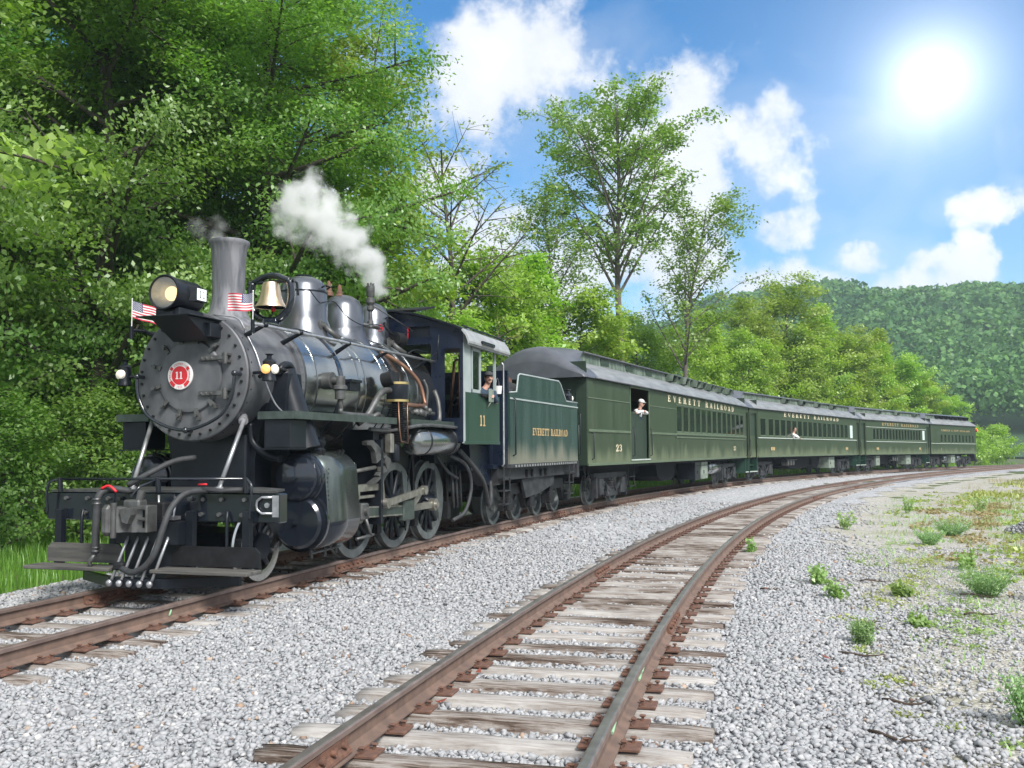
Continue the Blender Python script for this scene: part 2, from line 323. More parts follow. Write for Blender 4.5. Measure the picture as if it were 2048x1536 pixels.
def tie_material():
    m = bpy.data.materials.new('tie_wood'); m.use_nodes = True; N, L = m.node_tree.nodes, m.node_tree.links; b = N['Principled BSDF']; b.inputs['Roughness'].default_value = .9; b.inputs['Specular IOR Level'].default_value = .15
    at = N.new('ShaderNodeAttribute'); at.attribute_name = 'tint'; t = N.new('ShaderNodeTexCoord'); oi = N.new('ShaderNodeObjectInfo')
    ofs = N.new('ShaderNodeVectorMath'); ofs.operation = 'MULTIPLY_ADD'; L.new(oi.outputs['Random'], ofs.inputs[0]); ofs.inputs[1].default_value = (9, 7, 5); L.new(t.outputs['Object'], ofs.inputs[2])
    mp = N.new('ShaderNodeMapping'); mp.inputs['Scale'].default_value = (1.6, 26, 18); L.new(ofs.outputs[0], mp.inputs['Vector'])
    g = N.new('ShaderNodeTexNoise'); g.inputs['Scale'].default_value = 1.6; g.inputs['Detail'].default_value = 7; g.inputs['Roughness'].default_value = .7; L.new(mp.outputs[0], g.inputs['Vector'])
    mp2 = N.new('ShaderNodeMapping'); mp2.inputs['Scale'].default_value = (1.3, 4, 3); L.new(ofs.outputs[0], mp2.inputs['Vector'])
    w = N.new('ShaderNodeTexNoise'); w.inputs['Scale'].default_value = 1.2; w.inputs['Detail'].default_value = 4; L.new(mp2.outputs[0], w.inputs['Vector'])
    sm = N.new('ShaderNodeMath'); sm.operation = 'MULTIPLY_ADD'; L.new(g.outputs['Fac'], sm.inputs[0]); sm.inputs[1].default_value = 1.5
    a2 = N.new('ShaderNodeMath'); a2.operation = 'MULTIPLY_ADD'; L.new(at.outputs['Fac'], a2.inputs[0]); a2.inputs[1].default_value = .5; a2.inputs[2].default_value = -.97; L.new(a2.outputs[0], sm.inputs[2])
    s3 = N.new('ShaderNodeMath'); s3.operation = 'MULTIPLY_ADD'; L.new(w.outputs['Fac'], s3.inputs[0]); s3.inputs[1].default_value = .9; L.new(sm.outputs[0], s3.inputs[2])
    cr = N.new('ShaderNodeValToRGB'); L.new(s3.outputs[0], cr.inputs[0]); E = cr.color_ramp.elements; E[0].position = .12; E[0].color = (.035, .025, .02, 1); E[1].position = .9; E[1].color = (.47, .455, .435, 1); E.new(.3).color = (.12, .09, .072, 1); E.new(.5).color = (.27, .245, .225, 1)
    L.new(cr.outputs[0], b.inputs['Base Color'])
    bp = N.new('ShaderNodeBump'); bp.inputs['Strength'].default_value = .7; bp.inputs['Distance'].default_value = .012; L.new(g.outputs['Fac'], bp.inputs['Height']); L.new(bp.outputs[0], b.inputs['Normal'])
    MATS['tie_wood'] = m
tie_material()
# ------------------------------------------------------------------ builders
def vadd(a, b): return (a[0] + b[0], a[1] + b[1], a[2] + b[2])

class MB:
    """collects shapes as one mesh. Points are (x, w, z): x along a vehicle to its rear, w towards the camera side, z up."""
    def __init__(s, flip=True):
        s.v = []; s.f = []; s.sm = []; s.mi = []; s.cur = 0; s.flip = flip
    def face(s, idx, smooth=False):
        s.f.append(idx); s.sm.append(smooth); s.mi.append(s.cur)
    def pts(s, P):
        k = len(s.v); s.v.extend(P); return k
    def poly(s, P, smooth=False):
        k = s.pts(P); s.face(list(range(k, k + len(P))), smooth); return s
    def box(s, x0, x1, w0, w1, z0, z1, b=0.0):
        x0, x1 = min(x0, x1), max(x0, x1); w0, w1 = min(w0, w1), max(w0, w1); z0, z1 = min(z0, z1), max(z0, z1)
        if b <= 0:
            k = s.pts([(x0, w0, z0), (x1, w0, z0), (x1, w1, z0), (x0, w1, z0), (x0, w0, z1), (x1, w0, z1), (x1, w1, z1), (x0, w1, z1)])
            for q in ((0, 3, 2, 1), (4, 5, 6, 7), (0, 1, 5, 4), (1, 2, 6, 5), (2, 3, 7, 6), (3, 0, 4, 7)): s.face([k + i for i in q])
            return s
        b = min(b, (x1 - x0) * .45, (w1 - w0) * .45, (z1 - z0) * .45)
        lo, hi = (x0, w0, z0), (x1, w1, z1); ids = {}
        for sx in (0, 1):
            for sy in (0, 1):
                for sz in (0, 1):
                    c = [(lo, hi)[t][i] for i, t in enumerate((sx, sy, sz))]
                    d = [b if t == 0 else -b for t in (sx, sy, sz)]
                    for ax in range(3):
                        p = [c[i] + (0 if i == ax else d[i]) for i in range(3)]
                        ids[(sx, sy, sz, ax)] = s.pts([tuple(p)])
        def q(*k): s.face([ids[i] for i in k])
        for ax in range(3):
            o = [i for i in range(3) if i != ax]
            for t in (0, 1):
                ks = []
                for (a, c) in ((0, 0), (1, 0), (1, 1), (0, 1)):
                    key = [0, 0, 0]; key[ax] = t; key[o[0]] = a; key[o[1]] = c; ks.append((*key, ax))
                q(*ks)
        for ax in range(3):
            o = [i for i in range(3) if i != ax]
            for a in (0, 1):
                for c in (0, 1):
                    k0 = [0, 0, 0]; k1 = [0, 0, 0]; k0[o[0]] = k1[o[0]] = a; k0[o[1]] = k1[o[1]] = c; k1[ax] = 1
                    q((*k0, o[0]), (*k1, o[0]), (*k1, o[1]), (*k0, o[1]))
        for sx in (0, 1):
            for sy in (0, 1):
                for sz in (0, 1): q((sx, sy, sz, 0), (sx, sy, sz, 1), (sx, sy, sz, 2))
        return s
    def bar(s, p0, p1, wd, th, up=(0, 0, 1)):
        """a square bar from p0 to p1, wd across, th along up"""
        a, b = Vector(p0), Vector(p1); d = (b - a).normalized(); u = Vector(up)
        sd = d.cross(u)
        if sd.length < 1e-5: sd = d.cross(Vector((1, 0, 0)))
        sd.normalize(); u = sd.cross(d).normalized()
        P = []
        for e in (a, b):
            for i, j in ((-1, -1), (1, -1), (1, 1), (-1, 1)): P.append(tuple(e + sd * (i * wd / 2) + u * (j * th / 2)))
        k = s.pts(P)
        for q in ((0, 1, 2, 3), (7, 6, 5, 4), (0, 4, 5, 1), (1, 5, 6, 2), (2, 6, 7, 3), (3, 7, 4, 0)): s.face([k + i for i in q])
        return s
    def lathe(s, prof, o, ax=(0, 0, 1), n=24, a0=0.0, a1=2 * math.pi, smooth=True, hard=()):
        """prof: list of (radius, distance along axis) from o"""
        A = Vector(ax).normalized(); t = Vector((1, 0, 0)) if abs(A.x) < .9 else Vector((0, 1, 0))
        U = A.cross(t).normalized(); V = A.cross(U); O = Vector(o)
        full = abs(a1 - a0 - 2 * math.pi) < 1e-6
        m = n if full else n + 1
        def ring(r, h): return s.pts([tuple(O + A * h + (U * math.cos(a0 + (a1 - a0) * i / n) + V * math.sin(a0 + (a1 - a0) * i / n)) * r) for i in range(m)])
        prev = None
        for i, (r, h) in enumerate(prof):
            if i == 0: prev = (ring(r, h), r, h); continue
            k = ring(r, h)
            kp = prev[0]
            for j in range(n):
                j2 = (j + 1) % m
                s.face([kp + j, kp + j2, k + j2, k + j], smooth)
            # hard crease: new ring for the next strip
            prev = (k, r, h)
            if i < len(prof) - 1:
                r0, h0 = prof[i - 1]; r2, h2 = prof[i + 1]
                d1 = Vector((r - r0, h - h0)); d2 = Vector((r2 - r, h2 - h))
                if d1.length > 1e-6 and d2.length > 1e-6 and d1.angle(d2) > 0.6: prev = (ring(r, h), r, h)
        return s
    def cyl(s, p0, p1, r0, r1=None, n=16, caps=True, smooth=True):
        r1 = r0 if r1 is None else r1
        a, b = Vector(p0), Vector(p1); L = (b - a).length
        prof = [(r0, 0), (r1, L)]
        if caps: prof = [(0.0001, 0), (r0, 0), (r1, L), (0.0001, L)]
        return s.lathe(prof, p0, tuple(b - a), n, smooth=smooth)
    def tube(s, P, r, n=8, caps=True, smooth=True):
        P = [Vector(p) for p in P]
        rs = r if isinstance(r, (list, tuple)) else [r] * len(P)
        up = None; rings = []
        for i, p in enumerate(P):
            d = (P[min(i + 1, len(P) - 1)] - P[max(i - 1, 0)]).normalized()
            if up is None:
                t = Vector((0, 0, 1)) if abs(d.z) < .9 else Vector((1, 0, 0)); up = d.cross(t).normalized()
            else:
                up = (up - d * up.dot(d))
                if up.length < 1e-6: up = d.orthogonal()
                up.normalize()
            sd = d.cross(up)
            rings.append(s.pts([tuple(p + (up * math.cos(2 * math.pi * j / n) + sd * math.sin(2 * math.pi * j / n)) * rs[i]) for j in range(n)]))
        for a, b in zip(rings[:-1], rings[1:]):
            for j in range(n): s.face([a + j, a + (j + 1) % n, b + (j + 1) % n, b + j], smooth)
        if caps:
            s.face([rings[0] + j for j in range(n)]); s.face([rings[-1] + j for j in reversed(range(n))])
        return s
    def curve(s, ctrl, r, n=8, k=6, **kw):
        """tube along a smooth curve through control points"""
        P = [Vector(c) for c in ctrl]; Q = []
        P2 = [P[0] * 2 - P[1]] + P + [P[-1] * 2 - P[-2]]
        for i in range(1, len(P2) - 2):
            a, b, c, d = P2[i - 1:i + 3]
            for j in range(k):
                t = j / k
                Q.append(0.5 * ((2 * b) + (c - a) * t + (2 * a - 5 * b + 4 * c - d) * t * t + (3 * b - a - 3 * c + d) * t ** 3))
        Q.append(P[-1])
        return s.tube([tuple(q) for q in Q], r, n, **kw)
    def ell(s, c, r, nu=14, nv=8):
        prof = []
        k = [s.pts([(c[0] + r[0] * math.sin(math.pi * i / nv) * math.cos(2 * math.pi * j / nu), c[1] + r[1] * math.sin(math.pi * i / nv) * math.sin(2 * math.pi * j / nu),
                     c[2] + r[2] * math.cos(math.pi * i / nv)) for j in range(nu)]) for i in range(nv + 1)]
        for a, b in zip(k[:-1], k[1:]):
            for j in range(nu): s.face([a + j, a + (j + 1) % nu, b + (j + 1) % nu, b + j], True)
        return s
    def prism(s, P, ax, a, b):
        """extrude polygon P (2-D) along axis ax ('x','w','z') from a to b"""
        def put(p, t): return {'x': (t, p[0], p[1]), 'w': (p[0], t, p[1]), 'z': (p[0], p[1], t)}[ax]
        n = len(P); k = s.pts([put(p, a) for p in P] + [put(p, b) for p in P])
        s.face([k + i for i in range(n)]); s.face([k + n + i for i in reversed(range(n))])
        for i in range(n): s.face([k + i, k + n + i, k + n + (i + 1) % n, k + (i + 1) % n])
        return s
    def rivets(s, P, r, nrm, h=None):
        """low domes at points P facing nrm"""
        nv = Vector(nrm).normalized(); t = nv.orthogonal().normalized(); u = nv.cross(t); h = h or r * .6
        for p in P:
            p = Vector(p)
            k = s.pts([tuple(p + (t * math.cos(i * 1.2566) + u * math.sin(i * 1.2566)) * r) for i in range(5)] + [tuple(p + nv * h)])
            for i in range(5): s.face([k + i, k + (i + 1) % 5, k + 5], True)
        return s
    def mirror(s):
        """add the same shapes on the far side"""
        n = len(s.v); nf = len(s.f)
        s.v.extend([(x, -w, z) for x, w, z in s.v])
        for i in range(nf):
            s.f.append([n + j for j in reversed(s.f[i])]); s.sm.append(s.sm[i]); s.mi.append(s.mi[i])
        return s
    def mesh(s, name, mats):
        me = bpy.data.meshes.new(name)
        V = [(x, -w, z) for x, w, z in s.v] if s.flip else s.v
        F = [list(reversed(f)) for f in s.f] if s.flip else s.f
        me.from_pydata(V, [], F)
        me.polygons.foreach_set('use_smooth', s.sm)
        me.polygons.foreach_set('material_index', s.mi)
        for m in (mats if isinstance(mats, (list, tuple)) else [mats]): me.materials.append(MATS[m] if isinstance(m, str) else m)
        me.update()
        return me
    def build(s, name, mats, parent=None, fix=True):
        me = s.mesh(name, mats)
        if fix:
            bm = bmesh.new(); bm.from_mesh(me); bmesh.ops.recalc_face_normals(bm, faces=bm.faces); bm.to_mesh(me); bm.free()
        o = bpy.data.objects.new(name, me); COL.objects.link(o); o.parent = parent
        return o

def tag(o, label=None, cat=None, group=None, kind=None):
    if label: o['label'] = label
    if cat: o['category'] = cat
    if group: o['group'] = group
    if kind: o['kind'] = kind
    return o

def thing(name, label, cat, mw=None, group=None, loc=None):
    e = bpy.data.objects.new(name, None); e.empty_display_size = 0.3; COL.objects.link(e)
    if mw is not None: e.matrix_world = mw
    if loc is not None: e.location = loc
    return tag(e, label, cat, group)

def put(name, me, parent=None, mw=None):
    o = bpy.data.objects.new(name, me); COL.objects.link(o); o.parent = parent
    if mw is not None: o.matrix_local = mw
    return o

def npmesh(name, V, F, mat, tint=None, smooth=False, per=None):
    """fast mesh from arrays: V (n,3), F (m,k) all faces with k corners"""
    V = np.asarray(V, np.float32); F = np.asarray(F, np.int32)
    me = bpy.data.meshes.new(name)
    me.vertices.add(len(V)); me.vertices.foreach_set('co', V.ravel())
    m, k = F.shape
    me.loops.add(m * k); me.loops.foreach_set('vertex_index', F.ravel())
    me.polygons.add(m); me.polygons.foreach_set('loop_start', np.arange(0, m * k, k, dtype=np.int32))
    try: me.polygons.foreach_set('loop_total', np.full(m, k, np.int32))
    except Exception: pass
    if smooth: me.polygons.foreach_set('use_smooth', np.ones(m, bool))
    me.update(calc_edges=True)
    if tint is not None:
        a = me.attributes.new('tint', 'FLOAT', 'FACE'); a.data.foreach_set('value', np.asarray(tint, np.float32))
    me.materials.append(MATS[mat])
    return me

# ------------------------------------------------------------------ serif lettering
def _r(x0, y0, x1, y1): return [(x0, y0), (x1, y0), (x1, y1), (x0, y1)]
def _arc(cx, cy, ro, ri, a0, a1, n=10):
    out = []
    for i in range(n):
        t0, t1 = R(a0 + (a1 - a0) * i / n), R(a0 + (a1 - a0) * (i + 1) / n)
        out.append([(cx + ro[0] * math.cos(t0), cy + ro[1] * math.sin(t0)), (cx + ro[0] * math.cos(t1), cy + ro[1] * math.sin(t1)),
                    (cx + ri[0] * math.cos(t1), cy + ri[1] * math.sin(t1)), (cx + ri[0] * math.cos(t0), cy + ri[1] * math.sin(t0))])
    return out
_stem = _r(.08, .07, .27, .93)
GLYPH = {
 'E': (.7, [_stem, _r(0, .93, .62, 1), _r(0, 0, .62, .07), _r(.27, .46, .47, .54), _r(.54, .74, .62, .93), _r(.54, .07, .62, .26), _r(.40, .39, .47, .46), _r(.40, .54, .47, .61)]),
 'V': (.8, [[(.06, .94), (.27, .94), (.46, 0), (.36, 0)], [(.60, .94), (.68, .94), (.46, 0), (.41, 0)], _r(0, .94, .33, 1), _r(.52, .94, .78, 1)]),
 'R': (.8, [_stem, _r(0, .93, .34, 1), _r(0, 0, .35, .07), [(.27, .47), (.42, .47), (.42, .53), (.27, .53)], *_arc(.34, .73, (.32, .27), (.14, .20), -90, 90), [(.36, .47), (.54, .47), (.74, .06), (.54, .06)], _r(.5, 0, .8, .06)]),
 'T': (.78, [_r(.28, .07, .47, .93), _r(0, .93, .75, 1), _r(0, .70, .08, .93), _r(.67, .70, .75, .93), _r(.18, 0, .57, .07)]),
 'A': (.86, [[(.36, 1), (.46, 1), (.17, .06), (.09, .06)], [(.37, 1), (.48, 1), (.76, .06), (.55, .06)], _r(.22, .28, .58, .35), _r(0, 0, .26, .06), _r(.48, 0, .84, .06)]),
 'I': (.4, [_stem, _r(0, .93, .35, 1), _r(0, 0, .35, .07)]),
 'L': (.68, [_stem, _r(0, .93, .35, 1), _r(0, 0, .62, .07), _r(.54, .07, .62, .30)]),
 'O': (.82, _arc(.39, .5, (.38, .51), (.19, .44), 0, 360, 18)),
 'D': (.82, [_stem, _r(0, .93, .34, 1), _r(0, 0, .34, .07), *_arc(.30, .5, (.46, .5), (.27, .43), -90, 90)]),
 'H': (.86, [_stem, _r(.54, .07, .73, .93), _r(.27, .46, .54, .54), _r(0, .93, .35, 1), _r(0, 0, .35, .07), _r(.46, .93, .8, 1), _r(.46, 0, .8, .07)]),
 'G': (.84, [*_arc(.39, .5, (.38, .51), (.19, .44), 40, 320, 14), _r(.56, .1, .74, .44), _r(.46, .40, .82, .46)]),
 'N': (.84, [_r(.09, .07, .16, .93), _r(.62, .07, .69, .93), [(.09, .98), (.28, .98), (.69, .02), (.52, .02)], _r(0, .94, .28, 1), _r(0, 0, .26, .07), _r(.52, .94, .8, 1)]),
 'W': (1.1, [[(.06, .94), (.25, .94), (.38, 0), (.3, 0)], [(.5, .94), (.56, .94), (.38, 0), (.33, 0)], [(.44, .94), (.62, .94), (.75, 0), (.67, 0)], [(.92, .94), (.98, .94), (.75, 0), (.7, 0)], _r(0, .94, .62, 1), _r(.85, .94, 1.06, 1)]),
 '&': (.9, [*_arc(.36, .76, (.2, .24), (.07, .17), 0, 360, 12), *_arc(.34, .27, (.33, .28), (.16, .2), 0, 360, 12), [(.3, .56), (.46, .56), (.84, .04), (.66, .04)]]),
 '1': (.5, [_r(.14, .07, .33, 1), _r(.02, 0, .45, .07), [(.0, .82), (.14, .82), (.14, 1), (.1, 1)]]),
 '2': (.7, [*_arc(.32, .7, (.3, .3), (.12, .22), -20, 180), [(.43, .62), (.62, .60), (.26, .16), (.04, .12)], _r(.02, 0, .62, .15), _r(.54, .15, .62, .27), _r(.02, .62, .18, .74)]),
 '3': (.7, [*_arc(.31, .74, (.29, .26), (.12, .19), -90, 170), *_arc(.31, .27, (.32, .28), (.13, .2), -170, 90), _r(.2, .48, .34, .55)]),
 '9': (.7, [*_arc(.32, .68, (.3, .32), (.12, .25), 0, 360, 14), [(.45, .66), (.62, .66), (.4, 0), (.18, 0)]]),
 ' ': (.5, []),
}
_mp = {.07: .13, .06: .12, .93: .87, .94: .88, .46: .43, .54: .57}
GLYPH = {c: (a, [[(x, _mp.get(y, y)) for x, y in P] for P in ps]) for c, (a, ps) in GLYPH.items()}
def text_width(t, gap=.12): return sum(GLYPH[c][0] + gap for c in t) - gap
def letter_mb(t, x0, x1, z0, z1, w, depth=.006, gap=.12, mb=None, squash=1.0):
    """letters along x from x0 to x1 between heights z0 and z1, proud of the side at w"""
    mb = mb or MB(); k = (x1 - x0) / text_width(t, gap); x = x0; h = z1 - z0
    for c in t:
        adv, polys = GLYPH[c]
        for P in polys:
            mb.poly([(x + p[0] * k * squash, w + depth, z0 + p[1] * h) for p in P])
        x += (adv + gap) * k
    return mb
def letters(name, t, x0, x1, z0, z1, w, mat, parent, gap=.12, squash=1.0):
    """an Empty holding one mesh per letter"""
    root = bpy.data.objects.new(name, None); root.empty_display_size = .1; COL.objects.link(root); root.parent = parent
    k = (x1 - x0) / text_width(t, gap); x = x0
    for c in t:
        adv = GLYPH[c][0]
        if c != ' ': letter_mb(c, x, x + adv * k, z0, z1, w, gap=gap, squash=squash).build('letter', mat, root, fix=False)
        x += (adv + gap) * k
    return root

# ------------------------------------------------------------------ the two tracks in plan
DS = 0.25
def make_path(x0, y0, th0, k0, k1, k2, g0, g1, n, back, z0=0.0):
    s = np.arange(-back, n, DS); th = th0 + k0 * s + k1 * s * s / 2 + k2 * s ** 3 / 6
    X = np.cumsum(np.sin(th)) * DS; Y = np.cumsum(np.cos(th)) * DS
    i0 = int(back / DS); X = X - X[i0] + x0; Y = Y - Y[i0] + y0
    Z = z0 + g0 * s + g1 * s * s / 2
    return s, np.stack([X, Y, Z], -1), np.stack([np.cos(th), -np.sin(th), 0 * th], -1)
SA, PA, NA = make_path(-3.16203, 14.12347, .298108, .0052025, .000138, -4.5895e-6, -.0018869, -9.5894e-5, 135, 16)
SB, PB, NB = make_path(-.214283, 5.759331, .245257, .0065216, -1.038e-6, -6.25e-7, -.01044, 9.7588e-5, 112, 5, z0=-.0271)
def on_path(S, P, N, s):
    return (np.array([np.interp(s, S, P[:, i]) for i in range(3)]), np.array([np.interp(s, S, N[:, i]) for i in range(3)]))
def chord(s0, s1):
    """matrix of a vehicle whose ends sit on track A at s0 (front) and s1 (rear), and its length"""
    a, _ = on_path(SA, PA, NA, s0); b, _ = on_path(SA, PA, NA, s1)
    d = b - a; L = float(np.linalg.norm(d)); x = Vector(d / L); r = x.cross(Vector((0, 0, 1))).normalized(); y = -r; z = x.cross(y)
    return Matrix(((x.x, y.x, z.x, a[0]), (x.y, y.y, z.y, a[1]), (x.z, y.z, z.z, a[2]), (0, 0, 0, 1))), L

def near_track(X, Y):
    """for points: signed lateral distance and s for each track"""
    out = []
    for S, P, N in ((SA, PA, NA), (SB, PB, NB)):
        P2, N2, S2 = P[::4], N[::4], S[::4]
        lat = np.zeros(len(X)); ss = np.zeros(len(X)); zz = np.zeros(len(X))
        for i in range(0, len(X), 4000):
            x = X[i:i + 4000, None] - P2[None, :, 0]; y = Y[i:i + 4000, None] - P2[None, :, 1]
            k = (x * x + y * y).argmin(1); j = np.arange(len(k))
            lat[i:i + 4000] = x[j, k] * N2[k, 0] + y[j, k] * N2[k, 1]; ss[i:i + 4000] = S2[k]; zz[i:i + 4000] = P2[k, 2]
        out.append((lat, ss, zz))
    return out
def ground_z(X, Y, full=False):
    X = np.asarray(X, float); Y = np.asarray(Y, float)
    (la, sa, za), (lb, sb, zb) = near_track(X, Y)
    wa, wb = 1 / (la ** 2 + .6), 1 / (lb ** 2 + .6)
    z = (za * wa ** 2 + zb * wb ** 2) / (wa ** 2 + wb ** 2)
    sm = lambda t: np.clip(t, 0, 1) ** 2 * (3 - 2 * np.clip(t, 0, 1))
    left = sm((-la - 2.3) / 1.6) * .22                       # shoulder behind the train
    right = sm((lb - 1.9) / 1.5) * .10
    dip = np.exp(-((la - 2.6) / .8) ** 2) * .03
    bump = .03 * np.sin(X * 1.7 + .6) * np.sin(Y * 1.3) * sm((lb - 2) / 2) + .02 * np.sin(X * .61 + Y * .83)
    crib = .034 * np.exp(-(lb / 1.52) ** 8) + .012 * np.exp(-(la / 1.4) ** 8)      # ballast lies lower between the ties
    z = z - .212 - left - right - dip - crib + bump * .6
    if full: return z, la, lb, sa, sb
    return z
# ------------------------------------------------------------------ the locomotive
LM, _ = chord(-3.2, 4.8)
loco = thing('steam_locomotive', 'black and green steam locomotive with round smokebox front and tall stack', 'locomotive', LM)
BZ = 2.52                                     # boiler centre height
def part(mb, name, mats, parent=None, label=None):
    o = mb.build(name, mats, parent or loco)
    if label: o['label'] = label
    return o

# boiler, smokebox
b = MB(); b.lathe([(.80, .42), (.80, 1.60)], (0, 0, BZ), (1, 0, 0), 56); part(b, 'smokebox', 'graphite')
b = MB(); b.lathe([(.802, 1.585), (.835, 1.59), (.835, 1.70), (.80, 1.70)], (0, 0, BZ), (1, 0, 0), 56)
for i in range(52):
    a = i * 2 * math.pi / 52; b.rivets([(1.645, .835 * math.cos(a), BZ + .835 * math.sin(a))], .02, (0, math.cos(a), math.sin(a)), .018)
part(b, 'smokebox_band', 'graphite')
b = MB(); b.lathe([(.80, 1.70), (.86, 1.705), (.86, 2.95), (.905, 3.1), (.91, 4.5), (.94, 4.9), (.95, 6.0)], (0, 0, BZ), (1, 0, 0), 64); part(b, 'boiler_jacket', 'jacket')
for x, r, wd in ((1.98, .862, .03), (2.62, .862, .09), (2.74, .862, .03), (3.14, .908, .03), (3.36, .908, .02), (4.05, .91, .03), (4.3, .91, .08), (4.9, .942, .03), (5.25, .944, .03)):
    b = MB(); b.lathe([(r, x), (r + .012, x + .004), (r + .012, x + wd - .004), (r, x + wd)], (0, 0, BZ), (1, 0, 0), 64); part(b, 'boiler_band', 'black_gloss' if wd > .05 else 'jacket')
# smokebox front
b = MB(); b.lathe([(.44, .385), (.70, .392), (.785, .405), (.80, .42), (.80, .46)], (0, 0, BZ), (1, 0, 0), 56); part(b, 'smokebox_front', 'graphite')
b = MB()
for i in range(30):
    a = i * 2 * math.pi / 30 + .1
    p = (.392, .725 * math.cos(a), BZ + .725 * math.sin(a)); b.cyl(p, (.372, p[1], p[2]), .017, n=6)
for i in range(30):
    a = i * 2 * math.pi / 30 + .2
    b.rivets([(.50, .80 * math.cos(a), BZ + .80 * math.sin(a))], .014, (0, math.cos(a), math.sin(a)))
tag(part(b, 'front_bolts', 'iron'), kind='stuff')
door = MB().lathe([(.0001, .325), (.15, .328), (.30, .34), (.36, .352), (.40, .345), (.44, .352), (.455, .372), (.455, .40)], (0, 0, BZ), (1, 0, 0), 48)
door = part(door, 'smokebox_door', 'graphite')
for i in range(12):
    a = math.pi * 2 * i / 12 + .26
    if abs(math.cos(a)) > .93 and math.cos(a) > 0: continue
    c, s_ = math.cos(a), math.sin(a); b = MB()
    b.bar((.345, .415 * c, BZ + .415 * s_), (.345, .535 * c, BZ + .535 * s_), .05, .035, up=(1, 0, 0))
    b.cyl((.38, .50 * c, BZ + .50 * s_), (.30, .50 * c, BZ + .50 * s_), .022, n=8)
    b.bar((.38, .54 * c, BZ + .54 * s_), (.33, .54 * c, BZ + .54 * s_), .05, .03)
    part(b, 'door_clamp', 'iron_light', door)
for zz in (2.73, 2.30):
    b = MB(); b.box(.30, .335, .17, .56, zz - .03, zz + .03, .008); b.cyl((.315, .54, zz - .075), (.315, .54, zz + .06), .032, n=10)
    b.box(.30, .38, .50, .58, zz - .06, zz - .03); b.box(.30, .38, .50, .58, zz + .03, zz + .055)
    b.rivets([(.30, .21 + .07 * i, zz) for i in range(3)], .02, (-1, 0, 0), .018)
    part(b, 'hinge', 'iron_light', door)
b = MB(); b.curve([(.29, -.70, 2.56), (.27, -.70, 2.50), (.27, -.66, 2.24), (.27, -.47, 2.0), (.27, 0, 1.855), (.27, .47, 2.0), (.27, .66, 2.24), (.27, .70, 2.50), (.29, .70, 2.56)], .021, 8)
for w, z in ((-.70, 2.53), (.70, 2.53), (.02, 1.855)): b.ell((.27, w, z), (.04, .04, .04), 10, 6); b.cyl((.27, w, z), (.40, w, z), .026, n=8)
part(b, 'front_handrail', 'black_gloss')
# number plate with its lettering
plate = MB().lathe([(.0001, -.012), (.17, -.012), (.178, -.006), (.178, .015)], (.315, -.10, 2.53), (1, 0, 0), 36); plate = part(plate, 'number_plate', 'white')
b = MB(); b.lathe([(.0001, 0), (.115, 0)], (.3005, -.10, 2.53), (1, 0, 0), 32); part(b, 'plate_disc', 'red', plate)
b = MB()
for a0, a1 in ((R(-62), R(-28)), (R(208), R(242)), (R(28), R(44)), (R(136), R(152))):
    n = 6
    for i in range(n):
        t0, t1 = a0 + (a1 - a0) * i / n, a0 + (a1 - a0) * (i + 1) / n
        b.poly([(.3005, -.10 + r * math.cos(t), 2.53 + r * math.sin(t)) for r, t in ((.122, t0), (.165, t0), (.165, t1), (.122, t1))])
part(b, 'plate_bar', 'red', plate)
def front_glyphs(t, w0, w1, z0, z1, x):
    mb = letter_mb(t, 0, w1 - w0, z0, z1, 0, depth=0, gap=.1); mb.v = [(x, w0 + p[0], p[2]) for p in mb.v]; return mb
part(front_glyphs('11', -.158, -.052, 2.485, 2.575, .2985), 'plate_number', 'white', plate)
def ring_text(t, r, a0, a1, size, x, cw, cz, name, mat, parent, inward=False):
    fc = bpy.data.curves.new(name, 'FONT'); mb = MB()
    for i, ch in enumerate(t):
        if ch == ' ': continue
        fc.body = ch; fc.size = size; fc.align_x = 'CENTER'
        tmp = bpy.data.objects.new('tmp', fc); me = tmp.to_mesh()
        a = a0 + (a1 - a0) * i / (len(t) - 1); ca, sa = math.cos(a), math.sin(a)
        k = len(mb.v)
        for v in me.vertices:
            u, h = v.co.x, v.co.y
            if inward: w, z = ca * (r - h) + -sa * -u * -1 * -1, sa * (r - h) + ca * u
            else: w, z = ca * (r + h) + sa * u, sa * (r + h) - ca * u
            if inward: w = ca * (r - h) - sa * u
            mb.v.append((x, cw + w, cz + z))
        for f in me.polygons: mb.face([k + j for j in f.vertices])
        tmp.to_mesh_clear(); bpy.data.objects.remove(tmp)
    bpy.data.curves.remove(fc)
    return mb.build(name, mat, parent, fix=False)
ring_text('AMERICAN LOCOMOTIVE COMPANY', .128, R(204), R(-24), .036, .2995, -.10, 2.53, 'plate_lettering', 'red', plate)
ring_text('1923', .158, R(257), R(283), .036, .2995, -.10, 2.53, 'plate_lettering', 'red', plate, inward=True)

# headlight on its bracket
b = MB(); b.box(-.22, .5, -.34, .42, 3.19, 3.205, .004)
b.prism([(-.2, 3.19), (.42, 3.19), (.42, 2.96), (.25, 2.94)], 'w', -.16, .36)
b.box(.18, .40, .33, .42, 2.97, 3.15, .01)
part(b, 'headlight_bracket', 'black')
b = MB(); b.box(-.08, .38, -.17, .17, 3.205, 3.31, .01); b.bar((-.1, -.1, 3.24), (-.1, .1, 3.24), .02, .03); part(b, 'headlight_base', 'black')
hl = MB().lathe([(.185, -.15), (.205, -.16), (.215, -.145), (.215, -.12), (.20, -.10), (.20, .36), (.17, .42), (.0001, .45)], (0, 0, 3.485), (1, 0, 0), 36); hl = part(hl, 'headlight', 'black')
b = MB(); b.lathe([(.19, -.14), (.17, -.05), (.12, .03), (.07, .07), (.0001, .08)], (0, 0, 3.485), (1, 0, 0), 28); part(b, 'reflector', 'silver', hl)
